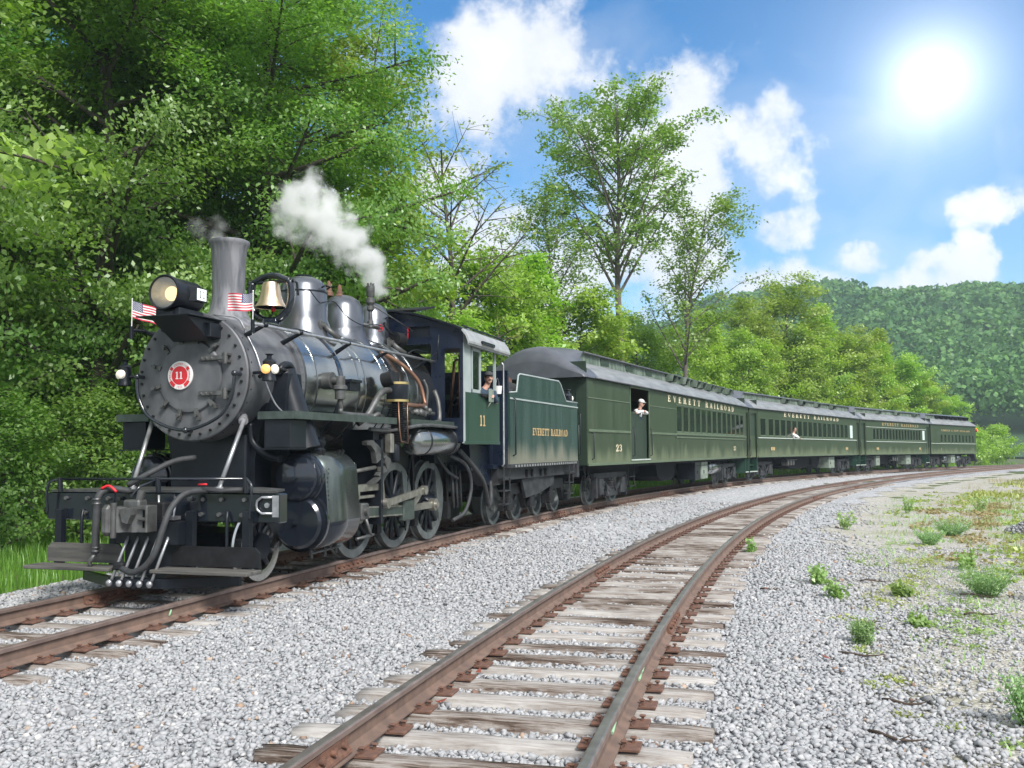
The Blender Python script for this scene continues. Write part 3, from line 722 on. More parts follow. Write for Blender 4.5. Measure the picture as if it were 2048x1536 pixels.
b = MB(); b.ell((-.03, .02, 3.485), (.05, .09, .09), 16, 8); part(b, 'bulb', 'lamp_warm', hl)
b = MB(); b.lathe([(.0001, 0), (.19, 0)], (-.143, 0, 3.485), (1, 0, 0), 28); part(b, 'lens', 'clear_glass', hl)
for sg in (1, -1):
    nb = MB().prism([(.05, .17 * sg), (.33, .17 * sg), (.33, .255 * sg), (.14, .255 * sg)], 'z', 3.41, 3.58); nb = part(nb, 'number_box', 'black', hl)
b = MB(); b.box(.135, .31, .256, .262, 3.425, 3.565); part(b, 'number_pane', 'number_board', hl)
part(letter_mb('11', .175, .27, 3.45, 3.545, .263, gap=.55), 'pane_number', 'iron', hl)

# stack
b = MB(); b.lathe([(0.445, 3.19), (0.356, 3.28), (0.267, 3.36), (0.236, 3.46), (0.209, 3.62), (0.206, 3.75), (0.214, 4.0), (0.223, 4.18), (0.233, 4.27), (0.254, 4.31), (0.267, 4.34), (0.265, 4.365), (0.245, 4.375), (0.209, 4.365), (0.191, 4.25), (0.191, 3.7)], (1.15, 0, 0), (0, 0, 1), 40)
part(b, 'smokestack', 'stack_grey')
# bell and its cradle
b = MB(); b.lathe([(.225, 3.63), (.222, 3.645), (.185, 3.70), (.155, 3.78), (.135, 3.88), (.125, 3.95), (.105, 3.99), (.05, 4.005), (.0001, 4.01)], (2.17, 0, 0), (0, 0, 1), 32); bell = part(b, 'bell', 'bell_brass')
b = MB(); b.lathe([(.21, 3.635), (.13, 3.8), (.0001, 3.9)], (2.17, 0, 0), (0, 0, 1), 24); part(b, 'bell_inside', 'iron', bell)
b = MB(); b.tube([(2.17, .02, 3.9), (2.17, .04, 3.62)], .015, 6); b.ell((2.17, .04, 3.6), (.035, .035, .035), 8, 6); part(b, 'clapper', 'red', bell)
b = MB(); b.curve([(2.17, -.30, 4.0), (2.17, -.33, 3.85), (2.17, -.31, 3.66), (2.17, -.2, 3.50), (2.17, 0, 3.44), (2.17, .2, 3.50), (2.17, .31, 3.66), (2.17, .33, 3.85), (2.17, .30, 4.0)], .055, 8)
b.curve([(2.17, -.30, 4.0), (2.17, -.2, 4.04), (2.17, -.1, 4.08), (2.17, 0, 4.09), (2.17, .1, 4.08), (2.17, .2, 4.04), (2.17, .30, 4.0)], .045, 8)
b.cyl((2.17, -.38, 4.0), (2.17, .38, 4.0), .025); b.lathe([(.3, 3.30), (.16, 3.38), (.12, 3.46)], (2.17, 0, 0), (0, 0, 1), 16); b.cyl((2.17, 0, 4.08), (2.17, 0, 4.14), .02)
b.tube([(2.17, .36, 4.0), (2.24, .38, 3.98), (2.27, .38, 3.8)], .018, 6)
part(b, 'bell_cradle', 'black_gloss')
# domes
def dome(x, r, zt, zs, nm, fl=.16):
    b = MB(); b.lathe([(r + fl, 3.22), (r + fl * .55, 3.34), (r + .05, 3.45), (r, 3.58), (r, zs), (r * .985, zs + .01), (r * .95, zs + (zt - zs) * .4), (r * .78, zs + (zt - zs) * .72), (r * .5, zs + (zt - zs) * .92), (r * .25, zt), (.0001, zt + .005)], (x, 0, 0), (0, 0, 1), 40)
    return part(b, nm, 'dome_black')
d1 = dome(3.07, .36, 4.23, 3.98, 'sand_dome'); d2 = dome(4.33, .35, 4.14, 3.80, 'steam_dome', .2); d3 = dome(5.43, .29, 4.17, 3.86, 'sand_dome')
b = MB(); b.lathe([(.372, 3.97), (.372, 3.985)], (3.07, 0, 0), (0, 0, 1), 36); b.tube([(2.98, .36, 4.03), (2.98, .42, 4.06), (3.14, .42, 4.06), (3.14, .36, 4.03)], .014, 6); b.lathe([(.12, 4.232), (.12, 4.25), (.0001, 4.25)], (3.07, 0, 0), (0, 0, 1), 20); part(b, 'dome_lid', 'black', d1)
b = MB(); b.tube([(5.36, .29, 3.88), (5.36, .34, 3.91), (5.5, .34, 3.91), (5.5, .29, 3.88)], .012, 6); part(b, 'dome_lid', 'black', d3)
for x, sc_ in ((3.86, 1.0), (4.22, 1.1)):
    b = MB(); b.lathe([(.075, 4.06), (.07, 4.12), (.05, 4.14), (.05, 4.18), (.04, 4.19), (.035, 4.25), (.02, 4.3), (.0001, 4.31)], (x, 0, 0), (0, 0, 1), 12); part(b, 'safety_valve', 'rust_plate')
# whistle with its valve, generator, and dome valves
b = MB(); W0 = (4.67, .34)
b.lathe([(.03, 3.62), (.05, 3.64), (.05, 3.74), (.03, 3.76), (.03, 3.9), (.06, 3.93), (.06, 3.98), (.04, 4.0), (.05, 4.02), (.075, 4.05), (.075, 4.12), (.05, 4.14), (.07, 4.17), (.072, 4.33), (.0001, 4.34)], (W0[0], W0[1], 0), (0, 0, 1), 14)
for i in range(5): b.cyl((W0[0] + .05 * math.cos(i * 1.26), W0[1] + .05 * math.sin(i * 1.26), 4.33), (W0[0] + .05 * math.cos(i * 1.26), W0[1] + .05 * math.sin(i * 1.26), 4.38), .018, n=6)
b.tube([(4.4, .3, 3.66), (4.95, .36, 3.66)], .035, 8); part(b, 'whistle', 'iron_light')
b = MB(); b.lathe([(.055, -.012), (.065, 0), (.055, .012)], (4.98, .37, 3.66), (1, .25, 0), 14); b.tube([(4.93, .37, 3.66), (5.02, .39, 3.66)], .02, 6); part(b, 'valve_handwheel', 'red')
b = MB(); b.cyl((5.45, .42, 3.52), (5.62, .46, 3.52), .13, n=18); b.cyl((5.62, .46, 3.52), (5.7, .48, 3.52), .105, n=18); b.tube([(5.5, .44, 3.42), (5.5, .46, 3.2)], .05, 8); b.tube([(5.4, .4, 3.6), (5.3, .34, 3.7), (5.28, .3, 3.8)], .025, 6); part(b, 'generator', 'iron')
for x in (2.97, 5.36):
    b = MB(); b.lathe([(.10, 0), (.10, .03), (.05, .05), (.05, .1), (.0001, .1)], (x, .35, 3.44), (.15, 1, .1), 12); b.tube([(x, .42, 3.44), (x + .05, .5, 3.36), (x + .12, .62, 3.26)], .04, 8)
    for i in range(6): b.cyl((x + .075 * math.cos(i), .36, 3.44 + .075 * math.sin(i)), (x + .075 * math.cos(i), .40, 3.44 + .075 * math.sin(i)), .014, n=5)
    part(b, 'dome_valve', 'iron_light')
# handrails along the boiler with posts
for sg in (1, -1):
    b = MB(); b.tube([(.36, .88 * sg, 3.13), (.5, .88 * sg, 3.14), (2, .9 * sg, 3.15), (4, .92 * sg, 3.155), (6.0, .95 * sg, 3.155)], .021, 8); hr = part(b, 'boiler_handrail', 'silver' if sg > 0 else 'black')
    for x, w, z in ((.62, .62, 3.03), (1.46, .62, 3.02), (2.82, .70, 3.03), (4.10, .72, 3.06), (5.7, .76, 3.06)):
        p = MB(); p.cyl((x, w * sg, z), (x, (.9 if x > 1 else .87) * sg, 3.14), .035, .026, n=8); p.ell((x, .9 * sg, 3.148), (.038, .038, .038), 8, 6); part(p, 'rail_post', 'black', hr)
b = MB(); b.cyl((.37, .88, 3.02), (.37, .88, 3.18), .025, n=8); b.cyl((.37, -.88, 3.02), (.37, -.88, 3.18), .025, n=8); part(b, 'flag_socket', 'black')
# marker lamps
for sg in (1, -1):
    w0 = 1.05 * sg; m = MB(); m.lathe([(.09, 2.44), (.085, 2.47), (.075, 2.50), (.075, 2.66), (.085, 2.67), (.06, 2.70), (.03, 2.72), (.03, 2.75), (.055, 2.765), (.0001, 2.775)], (.47, w0, 0), (0, 0, 1), 18); m.cyl((.47, w0 - .08 * sg, 2.55), (.55, w0 - .35 * sg, 2.55), .02, n=6)
    m = part(m, 'marker_lamp', 'black')
    for dx, dw, mt in ((-.085, .0, 'lamp_amber' if sg > 0 else 'lamp_white'), (.0, .085 * sg, 'lamp_white')):
        l = MB(); l.lathe([(.0001, .035), (.035, .03), (.055, .012), (.06, -.02)], (.47 + dx, w0 + dw, 2.58), (dx, dw, 0), 14); part(l, 'lamp_lens', mt, m)
# boiler side fittings (camera side)
b = MB(); b.tube([(.55, .86, 2.5), (.75, .95, 2.62), (1.15, .9, 2.62), (1.3, .92, 2.54), (1.45, .96, 2.2), (1.5, 1.0, 2.07)], .024, 8); part(b, 'marker_conduit', 'iron')
b = MB(); b.curve([(.62, .6, 3.1), (.6, .78, 2.8), (.62, .88, 2.5), (.75, .95, 2.2), (.9, 1.0, 2.06)], .011, 6); b.curve([(.55, .2, 3.3), (.6, .5, 3.25), (.6, .62, 3.1)], .011, 6); part(b, 'lamp_wire', 'silver')
b = MB(); b.cyl((2.2, .80, 2.56), (2.2, .98, 2.56), .12, n=16); b.cyl((2.2, .98, 2.56), (2.2, 1.06, 2.56), .06, n=12); b.lathe([(.07, 2.30), (.075, 2.42), (.1, 2.44), (.1, 2.48), (.07, 2.5), (.07, 2.62), (.0001, 2.63)], (2.22, 1.08, 0), (0, 0, 1), 14); b.curve([(2.22, 1.08, 2.3), (2.24, 1.08, 2.18), (2.35, 1.08, 2.1), (3.4, 1.1, 2.1)], .035, 8); part(b, 'check_valve', 'iron_light')
b = MB(); b.box(2.72, 3.05, .86, 1.0, 2.58, 2.62); b.box(2.74, 3.03, .87, .96, 2.46, 2.58); part(b, 'turret_step', 'black')
b = MB(); b.prism([(1.02, 2.58), (1.34, 2.58), (1.42, 2.10), (.94, 2.10)], 'w', .62, .98); b.curve([(1.0, .84, 2.55), (1.06, .86, 2.66), (1.18, .87, 2.70), (1.30, .86, 2.66), (1.36, .84, 2.55)], .05, 8); b.cyl((1.18, .80, 2.60), (1.22, 1.12, 1.60), .17, .2, n=20); part(b, 'steam_pipe', 'black')
b = MB(); b.curve([(3.0, .95, 1.98), (3.15, 1.05, 2.12), (3.42, 1.1, 2.42), (3.6, 1.12, 2.5), (3.75, 1.16, 2.5)], .05, 8); b.tube([(2.3, 1.05, 2.105), (3.6, 1.08, 2.1)], .032, 8); b.curve([(3.2, 1.1, 2.08), (3.3, 1.14, 2.13), (3.4, 1.1, 2.09)], .04, 8); part(b, 'injector_pipe', 'iron_light')
b = MB(); b.curve([(4.2, 1.18, 2.31), (4.9, 1.2, 2.32), (5.02, 1.16, 2.42), (4.98, 1.06, 2.75), (4.75, .85, 3.02), (4.5, .6, 3.2)], .035, 8); part(b, 'steam_supply_pipe', 'copper')
b = MB(); b.curve([(5.4, 1.2, 2.05), (5.6, 1.2, 2.1), (5.68, 1.15, 2.4), (5.75, 1.05, 2.62)], .04, 8); b.curve([(5.5, .98, 2.2), (5.55, 1.0, 2.6), (5.5, .95, 2.8)], .025, 6)
for x, w, z, r in ((4.55, 1.22, 2.2, .06), (4.72, 1.22, 2.2, .07), (4.9, 1.2, 2.18, .06), (5.05, 1.24, 2.24, .05), (4.8, 1.28, 2.28, .04)): b.ell((x, w, z), (r, r, r), 10, 6)
b.tube([(4.4, 1.22, 2.2), (5.3, 1.22, 2.2)], .03, 8); part(b, 'injector', 'iron_light')
b = MB(); b.curve([(5.8, .9, 3.3), (5.5, .8, 3.32), (5.3, .75, 3.25)], .012, 6); b.tube([(5.88, 1.05, 3.16), (5.88, 1.08, 3.62)], .014, 6); b.curve([(5.7, .98, 3.18), (5.78, 1.0, 3.24), (5.88, 1.04, 3.3)], .01, 6); part(b, 'gauge_line', 'black')
b = MB(); b.curve([(2.5, .42, 3.93), (2.75, .44, 3.78), (2.95, .40, 3.80), (3.3, .40, 3.86), (3.7, .42, 3.68), (4.3, .40, 3.62), (4.6, .42, 3.68), (5.0, .44, 3.68), (5.4, .46, 3.58), (5.9, .6, 3.72)], .008, 5); part(b, 'bell_cord', 'black')
b = MB(); b.tube([(4.78, .34, 4.02), (5.95, .55, 3.72)], .012, 5); part(b, 'whistle_rod', 'iron_light')
# air pump
b = MB(); b.lathe([(.165, 2.34), (.17, 2.36), (.17, 2.62), (.165, 2.64), (.0001, 2.645)], (3.86, 1.2, 0), (0, 0, 1), 24); ap = part(b, 'air_pump', 'black')
for z in (2.33, 2.60): b = MB(); b.lathe([(.171, z), (.178, z + .004), (.178, z + .036), (.171, z + .04)], (3.86, 1.2, 0), (0, 0, 1), 24); part(b, 'brass_band', 'brass', ap)
b = MB(); b.lathe([(.09, 2.1), (.09, 2.33)], (3.86, 1.2, 0), (0, 0, 1), 16)
for i in range(18): b.lathe([(.10, 1.70 + i * .034), (.155, 1.703 + i * .034), (.155, 1.712 + i * .034), (.10, 1.715 + i * .034)], (3.86, 1.2, 0), (0, 0, 1), 18)
b.lathe([(.1, 1.7), (.1, 2.12)], (3.86, 1.2, 0), (0, 0, 1), 16); part(b, 'pump_cylinder', 'iron', ap)
b = MB(); b.tube([(3.72, 1.28, 2.34), (3.72, 1.3, 1.9), (3.74, 1.32, 1.72), (3.95, 1.34, 1.70)], .012, 6); b.tube([(3.98, 1.3, 2.32), (3.92, 1.34, 2.3), (3.92, 1.35, 1.7)], .012, 6); part(b, 'pump_pipe', 'copper', ap)
b = MB(); b.cyl((3.74, 1.02, 2.66), (3.74, 1.2, 2.70), .12, n=16); b.cyl((3.9, 1.15, 2.62), (3.9, 1.15, 2.8), .06, n=12); part(b, 'pump_governor', 'iron', ap)
# running boards
for sg in (1, -1):
    b = MB(); b.box(.64, 3.62, .84 * sg, 1.30 * sg, 2.02, 2.065, .006); b.box(.64, 3.62, 1.285 * sg, 1.305 * sg, 1.985, 2.08); b.box(.62, .64, .80 * sg, 1.30 * sg, 1.985, 2.08); part(b, 'running_board', 'rod_green')
    b = MB(); b.box(4.12, 6.05, .9 * sg, 1.32 * sg, 2.02, 2.06, .006); b.box(4.12, 6.05, 1.30 * sg, 1.325 * sg, 1.985, 2.075); part(b, 'running_board', 'rod_green')
    b = MB(); b.box(.66, 1.05, .87 * sg, 1.23 * sg, 1.63, 1.98, .006); b.box(.60, 1.06, .80 * sg, 1.24 * sg, 1.612, 1.628); part(b, 'step_box', 'black')
    b = MB(); b.tube([(.53, .67 * sg, 1.98), (.12, .615 * sg, 1.17)], .027, 8); b.cyl((.53, .66 * sg, 1.96), (.60, .60 * sg, 2.02), .06, n=10); b.cyl((.12, .615 * sg, 1.14), (.12, .615 * sg, 1.18), .05, n=10); part(b, 'smokebox_brace', 'silver')
# air reservoir
for sg in (1, -1):
    b = MB(); b.lathe([(.0001, 4.36), (.12, 4.38), (.19, 4.42), (.225, 4.5), (.225, 6.1), (.19, 6.17), (.0001, 6.2)], (0, 1.18 * sg, 1.73), (1, 0, 0), 28); rs = part(b, 'air_reservoir', 'jacket')
    for x in (4.75, 5.9): b = MB(); b.lathe([(.226, x), (.236, x + .01), (.236, x + .05), (.226, x + .06)], (0, 1.18 * sg, 1.73), (1, 0, 0), 28); b.tube([(x + .03, 1.18 * sg, 1.95), (x + .03, 1.18 * sg, 2.03)], .02, 6); part(b, 'reservoir_strap', 'black', rs)
b = MB(); b.curve([(3.0, 1.15, 1.9), (3.6, 1.22, 1.89), (4.4, 1.36, 1.98), (5.2, 1.36, 1.99), (6.3, 1.36, 1.97)], .028, 8); part(b, 'air_pipe', 'iron_light')
# cab
CX0, CX1, CW = 6.02, 8.02, 1.5
roofP = [(1.64, 3.46), (1.645, 3.50), (1.60, 3.62), (1.52, 3.72), (1.35, 3.80), (1.0, 3.92), (.6, 4.04), (.25, 4.10), (0, 4.12)]
roofP = roofP + [(-w, z) for w, z in roofP[-2::-1]]
b = MB()
for i in range(len(roofP) - 1):
    (w0, z0), (w1, z1) = roofP[i], roofP[i + 1]
    k = b.pts([(5.9, w0, z0), (8.3, w0, z0), (8.3, w1, z1), (5.9, w1, z1), (5.9, w0 * .985, z0 - .03), (8.3, w0 * .985, z0 - .03), (8.3, w1 * .985, z1 - .03), (5.9, w1 * .985, z1 - .03)])
    pale = abs(w0) > 1.5 and abs(w1) >= 1.5
    b.cur = 1 if (max(z0, z1) <= 3.75) else 0
    for q in ((0, 1, 2, 3), (7, 6, 5, 4), (0, 3, 7, 4), (1, 5, 6, 2)): b.face([k + i for i in q], False)
b.cur = 0
cabroof = part(b, 'cab_roof', ['black', 'roof_pale'])
b = MB(); b.prism([(5.9, 3.755), (8.28, 3.755), (8.28, 3.78), (5.9, 3.78)], 'w', 1.50, 1.53); part(b, 'gutter', 'black', cabroof)
b = MB(); b.box(6.55, 7.25, 1.635, 1.68, 3.50, 3.56, .01); part(b, 'awning_roll', 'black', cabroof)
b = MB(); b.prism([(6.3, 4.16), (7.25, 4.36), (7.27, 4.33), (6.32, 4.12)], 'w', -.45, .45); b.box(6.6, 6.65, -.3, .3, 4.08, 4.14); part(b, 'roof_vent', 'iron', cabroof)
for sg in (1, -1):
    b = MB()
    b.box(CX0, CX1, (CW - .02) * sg, CW * sg, 1.72, 2.61); b.box(CX0, CX1, (CW - .02) * sg, (CW + .012) * sg, 1.68, 1.735, .004)
    sd = part(b, 'cab_side', 'cab_green')
    b = MB(); b.box(CX0 - .01, 6.36, (CW - .03) * sg, (CW + .004) * sg, 2.61, 3.66); b.box(6.36, CX1, (CW - .03) * sg, (CW + .004) * sg, 3.45, 3.66); b.box(7.72, 7.80, (CW - .03) * sg, (CW + .004) * sg, 2.61, 3.45); b.box(CX0 - .015, CX0 + .05, (CW - .03) * sg, (CW + .006) * sg, 1.70, 3.66)
    part(b, 'cab_post', 'cab_pale')
    wn_ = MB()
    for x0, x1 in ((6.40, 6.46), (6.84, 6.90)): wn_.box(x0, x1, (CW - .025) * sg, (CW + .01) * sg, 2.62, 3.44)
    wn_.box(6.4, 6.9, (CW - .025) * sg, (CW + .01) * sg, 3.38, 3.44); wn_.box(6.4, 6.9, (CW - .025) * sg, (CW + .01) * sg, 2.62, 2.68)
    wn_ = part(wn_, 'cab_window', 'cab_pale'); g = MB(); g.box(6.46, 6.84, (CW - .012) * sg, (CW - .006) * sg, 2.68, 3.38); part(g, 'pane', 'window_glass', wn_)
    b = MB(); b.box(6.9, 7.72, (CW - .06) * sg, (CW + .05) * sg, 2.56, 2.62, .01); part(b, 'arm_rest', 'iron')
    b = MB(); b.tube([(8.07, (CW + .03) * sg, 3.3), (8.1, (CW + .06) * sg, 3.25), (8.1, (CW + .06) * sg, 1.3), (8.07, (CW + .03) * sg, 1.25)], .016, 6); part(b, 'grab_iron', 'silver')
part(letter_mb('11', 6.84, 7.16, 2.02, 2.22, CW, gap=.1), 'cab_number', 'gold')
b = MB(); b.box(7.18, 7.45, 1.56, 1.575, 2.48, 2.72, .004); b.tube([(7.3, 1.56, 2.48), (7.28, 1.5, 2.36)], .015, 6); part(b, 'shade_board', 'box_pale')
b = MB()                                    # front wall, door openings beside the boiler
for sg in (1, -1):
    b.box(CX0 - .02, CX0, 1.43 * sg, 1.49 * sg, 1.72, 3.48); b.box(CX0 - .02, CX0, .88 * sg, 1.14 * sg, 1.72, 3.48); b.box(CX0 - .02, CX0, 1.14 * sg, 1.43 * sg, 1.72, 2.15); b.box(CX0 - .02, CX0, 1.14 * sg, 1.43 * sg, 3.38, 3.48)
b.prism([(-1.5, 3.48), (1.5, 3.48), (1.5, 3.68), (1.35, 3.77), (1.0, 3.89), (.86, 3.93), (.86, 3.60), (.44, 3.60), (.44, 4.05), (.2, 4.08), (-.2, 4.08), (-.6, 4.01), (-1.0, 3.89), (-1.35, 3.77), (-1.5, 3.68)], 'x', CX0 - .02, CX0)
b.prism([(.44, 3.80), (.86, 3.80), (.86, 3.93), (.6, 4.01), (.44, 4.05)], 'x', CX0 - .02, CX0)
b.rivets([(CX0 - .02, w, 3.47) for w in np.arange(-.6, 1.5, .07)] + [(CX0 - .02, 1.46, z) for z in np.arange(1.9, 3.5, .09)] + [(CX0 - .02, 1.10, z) for z in np.arange(1.9, 3.5, .09)], .012, (-1, 0, 0))
part(b, 'cab_front', 'cab_navy_shade')
b = MB(); b.box(CX0 - .035, CX0 - .02, .43, .445, 3.6, 3.8); part(b, 'window_edge', 'red')
b = MB(); b.lathe([(.0001, 6.55), (.93, 6.55), (.95, 6.5)], (0, 0, BZ), (1, 0, 0), 40); b.box(6.0, 6.56, -.85, .85, 1.6, 2.6); part(b, 'backhead', 'black')
b = MB(); b.box(CX0, 8.02, -1.46, 1.46, 1.70, 1.75); part(b, 'cab_floor', 'iron')
b = MB(); b.box(CX0 + .05, 8.0, -1.46, 1.46, 3.52, 3.55); b.box(CX0 + .02, CX0 + .04, .3, 1.0, 3.55, 3.9); part(b, 'cab_dark_lining', 'black')  # black ceiling and panel added so the front window opening looks dark inside
b = MB(); b.tube([(6.6, 1.0, 2.1), (6.6, 1.1, 3.2), (6.7, 1.12, 3.25)], .03, 6); b.tube([(6.5, 1.2, 2.6), (6.7, 1.25, 2.9)], .025, 6); b.tube([(6.35, 1.3, 1.8), (6.35, 1.3, 3.3)], .03, 6); part(b, 'cab_piping', 'copper')
b = MB(); b.box(7.0, 7.4, 1.0, 1.4, 2.12, 2.2, .02); b.tube([(7.2, 1.2, 1.75), (7.2, 1.2, 2.12)], .04, 8); part(b, 'cab_seat', 'interior_wood')
# firebox, ashpan, frame
b = MB(); b.prism([(4.7, 2.3), (7.7, 2.3), (7.9, 1.35), (7.2, .95), (5.2, .95), (4.7, 1.4)], 'w', -.62, .62); b.box(6.1, 7.9, -.9, .9, 1.35, 1.70); part(b, 'firebox', 'black')
b = MB(); b.prism([(7.2, 1.70), (8.7, 1.62), (9.05, 1.25), (9.05, .85), (8.35, .85), (7.9, 1.15), (7.3, 1.2)], 'w', .9, 1.16); b.rivets([(8.45 + .13 * i, 1.16, z) for i in range(4) for z in (.95, 1.05, 1.15)], .018, (0, 1, 0)); part(b, 'cab_drop_frame', 'cab_navy_shade')
b = MB()
for sg in (1, -1): b.box(.1, 8.0, .50 * sg, .62 * sg, .78, 1.12); b.box(2.5, 7.0, .5 * sg, .62 * sg, .42, .55)
b.box(.0, .9, -.55, .55, .85, 1.1); part(b, 'frame', 'black')
b = MB(); b.box(.75, 1.95, -.55, .55, 1.05, 1.80, .02); b.prism([(-.62, 1.05), (.62, 1.05), (.62, 1.5), (.78, 2.2), (.5, 2.0), (0, 1.8), (-.5, 2.0), (-.78, 2.2), (-.62, 1.5)], 'x', .85, 1.85)
b.curve([(.84, .55, 1.95), (.84, .60, 1.7), (.84, .8, 1.55), (.84, 1.0, 1.5)], .05, 8); b.rivets([(.85, .52, z) for z in np.arange(1.1, 1.9, .1)] + [(.85, -.52, z) for z in np.arange(1.1, 1.9, .1)], .02, (-1, 0, 0)); part(b, 'saddle', 'black')
# cylinders with valve chest
for sg in (1, -1):
    w = 1.10 * sg
    b = MB()
    zu, ru, zl, rl = 1.25, .33, .70, .37     # jacket outline: upper and lower cylinder in one skin
    out = [(w + sg * ru * math.cos(a), zu + ru * math.sin(a)) for a in np.linspace(math.pi * .95, 0, 14)] + [(w + sg * (rl + .005) * math.cos(a), zl + rl * math.sin(a)) for a in np.linspace(-.02, -math.pi * .95, 16)]
    n = len(out); k = b.pts([(1.18, p[0], p[1]) for p in out] + [(2.06, p[0], p[1]) for p in out])
    for i in range(n):
        j = (i + 1) % n; b.cur = 0 if (out[i][1] + out[j][1]) / 2 > .86 else 1; b.face([k + i, k + j, k + n + j, k + n + i], True)
    b.cur = 1; b.face([k + i for i in range(n)]); b.face([k + n + i for i in range(n)])
    cy = part(b, 'cylinder_jacket', ['jacket_green', 'black_gloss'])
    c = MB(); c.lathe([(.0001, 1.04), (.30, 1.05), (.335, 1.08), (.335, 1.19)], (0, w, zl), (1, 0, 0), 32); c.lathe([(.38, 1.15), (.38, 1.20), (.372, 1.22)], (0, w, zl), (1, 0, 0), 32); c.cyl((1.04, w, zl), (1.0, w, zl), .03, n=8); part(c, 'cylinder_head', 'black_gloss', cy)
    c = MB(); c.lathe([(.0001, 1.0), (.25, 1.01), (.285, 1.03), (.285, 1.08), (.31, 1.085), (.31, 1.13), (.33, 1.14), (.33, 1.18)], (0, w, zu), (1, 0, 0), 32); c.cyl((1.0, w, zu), (.95, w, zu), .028, n=8); part(c, 'valve_head', 'black_gloss', cy)
    c = MB(); c.prism([(.55 * sg, 1.42), (w - .1 * sg, 1.56), (w - .33 * sg, 1.1), (w - .35 * sg, .8), (.55 * sg, .9)], 'x', 1.22, 2.0); part(c, 'cylinder_casting', 'iron', cy)
    c = MB(); c.lathe([(.07, 1.55), (.08, 1.60), (.055, 1.63), (.07, 1.66), (.085, 1.69), (.085, 1.72), (.06, 1.74), (.07, 1.77), (.0001, 1.78)], (1.62, w, 0), (0, 0, 1), 12); part(c, 'relief_valve', 'black', cy)
    c = MB()
    for x in (1.34, 1.86):
        for dx in (0, .1): c.cyl((x + dx, w + .14 * sg, 1.52), (x + dx, w + .17 * sg, 1.60), .022, n=6)
    for i in range(9): c.rivets([(1.22, w + sg * (.345 + .01 * math.sin(i)), .92 + i * .055)], .014, (0, sg, 0))
    part(c, 'jacket_bolts', 'iron', cy)
    c = MB(); c.tube([(1.5, w, .30), (1.5, w, .36)], .02, 6); c.tube([(1.3, w + .05 * sg, .28), (2.1, w + .05 * sg, .30)], .016, 6)
    for x in (1.35, 1.7, 2.0): c.tube([(x, w + .05 * sg, .22), (x, w + .03 * sg, .36)], .022, 6)
    part(c, 'cylinder_cocks', 'iron_light', cy)
# driving wheels
def spoked(r, w0, ns, cwa, crank=None):
    rim = MB(); rim.lathe([(r - .12, -.06), (r - .075, -.065), (r, -.062), (r, .04), (r + .025, .055), (r + .02, .075), (r - .05, .075), (r - .12, .05), (r - .12, -.06)], (0, 0, 0), (0, -1, 0), 44)
    sp = MB(); sp.lathe([(.0001, -.1), (.155, -.1), (.17, -.07), (.17, .06), (.0001, .06)], (0, 0, 0), (0, -1, 0), 22)
    for i in range(ns):
        a = 2 * math.pi * (i + .5) / ns; sp.tube([(.13 * math.cos(a), 0, .13 * math.sin(a)), ((r - .1) * math.cos(a), .02, (r - .1) * math.sin(a))], [.05, .034], 6, caps=False)
    if crank: sp.tube([(0, .06, 0), (crank[0], .07, crank[1])], [.15, .12], 10)
    cw = None
    if cwa is not None:
        cw = MB(); n = 14; h = .92
        P = [((r - .09) * math.cos(cwa + t), (r - .09) * math.sin(cwa + t)) for t in np.linspace(-h, h, n)]
        cw.prism(P, 'w', -.03, .075)
    return rim, sp, cw
def add_wheel(nm, x, w, z, r, ns, cwa, crank=None, rimmat='tyre', parent=None, spmat='black', sg=1):
    rim, sp, cw = spoked(r, w, ns, cwa, crank)
    def mv(mb):
        mb.v = [(p[0] + x, w + sg * p[1], p[2] + z) for p in mb.v]; return mb
    h = part(mv(sp), nm, spmat, parent)
    part(mv(rim), 'tyre', rimmat, h)
    if cw: part(mv(cw), 'counterweight', rimmat, h)
    return h
WZ = .70
CRK = (-.29, -.06)
for x in (3.2, 4.64, 6.08):
    add_wheel('driving_wheel', x, .74, WZ, .69, 13, R(12), CRK)
    add_wheel('driving_wheel', x, -.74, WZ, .69, 13, R(100), (.0, .3), sg=-1)
    b = MB(); b.cyl((x, -.7, WZ), (x, .7, WZ), .09, n=12); part(b, 'axle', 'iron')
for w in (.74, -.74): add_wheel('pilot_wheel', .72, w, .43, .42, 11, None, None, rimmat='tyre_bright' if w > 0 else 'tyre', sg=1 if w > 0 else -1)
b = MB(); b.cyl((.72, -.7, .43), (.72, .7, .43), .07, n=12); b.box(.3, 1.15, -.5, .5, .45, .62); part(b, 'pilot_truck', 'black')
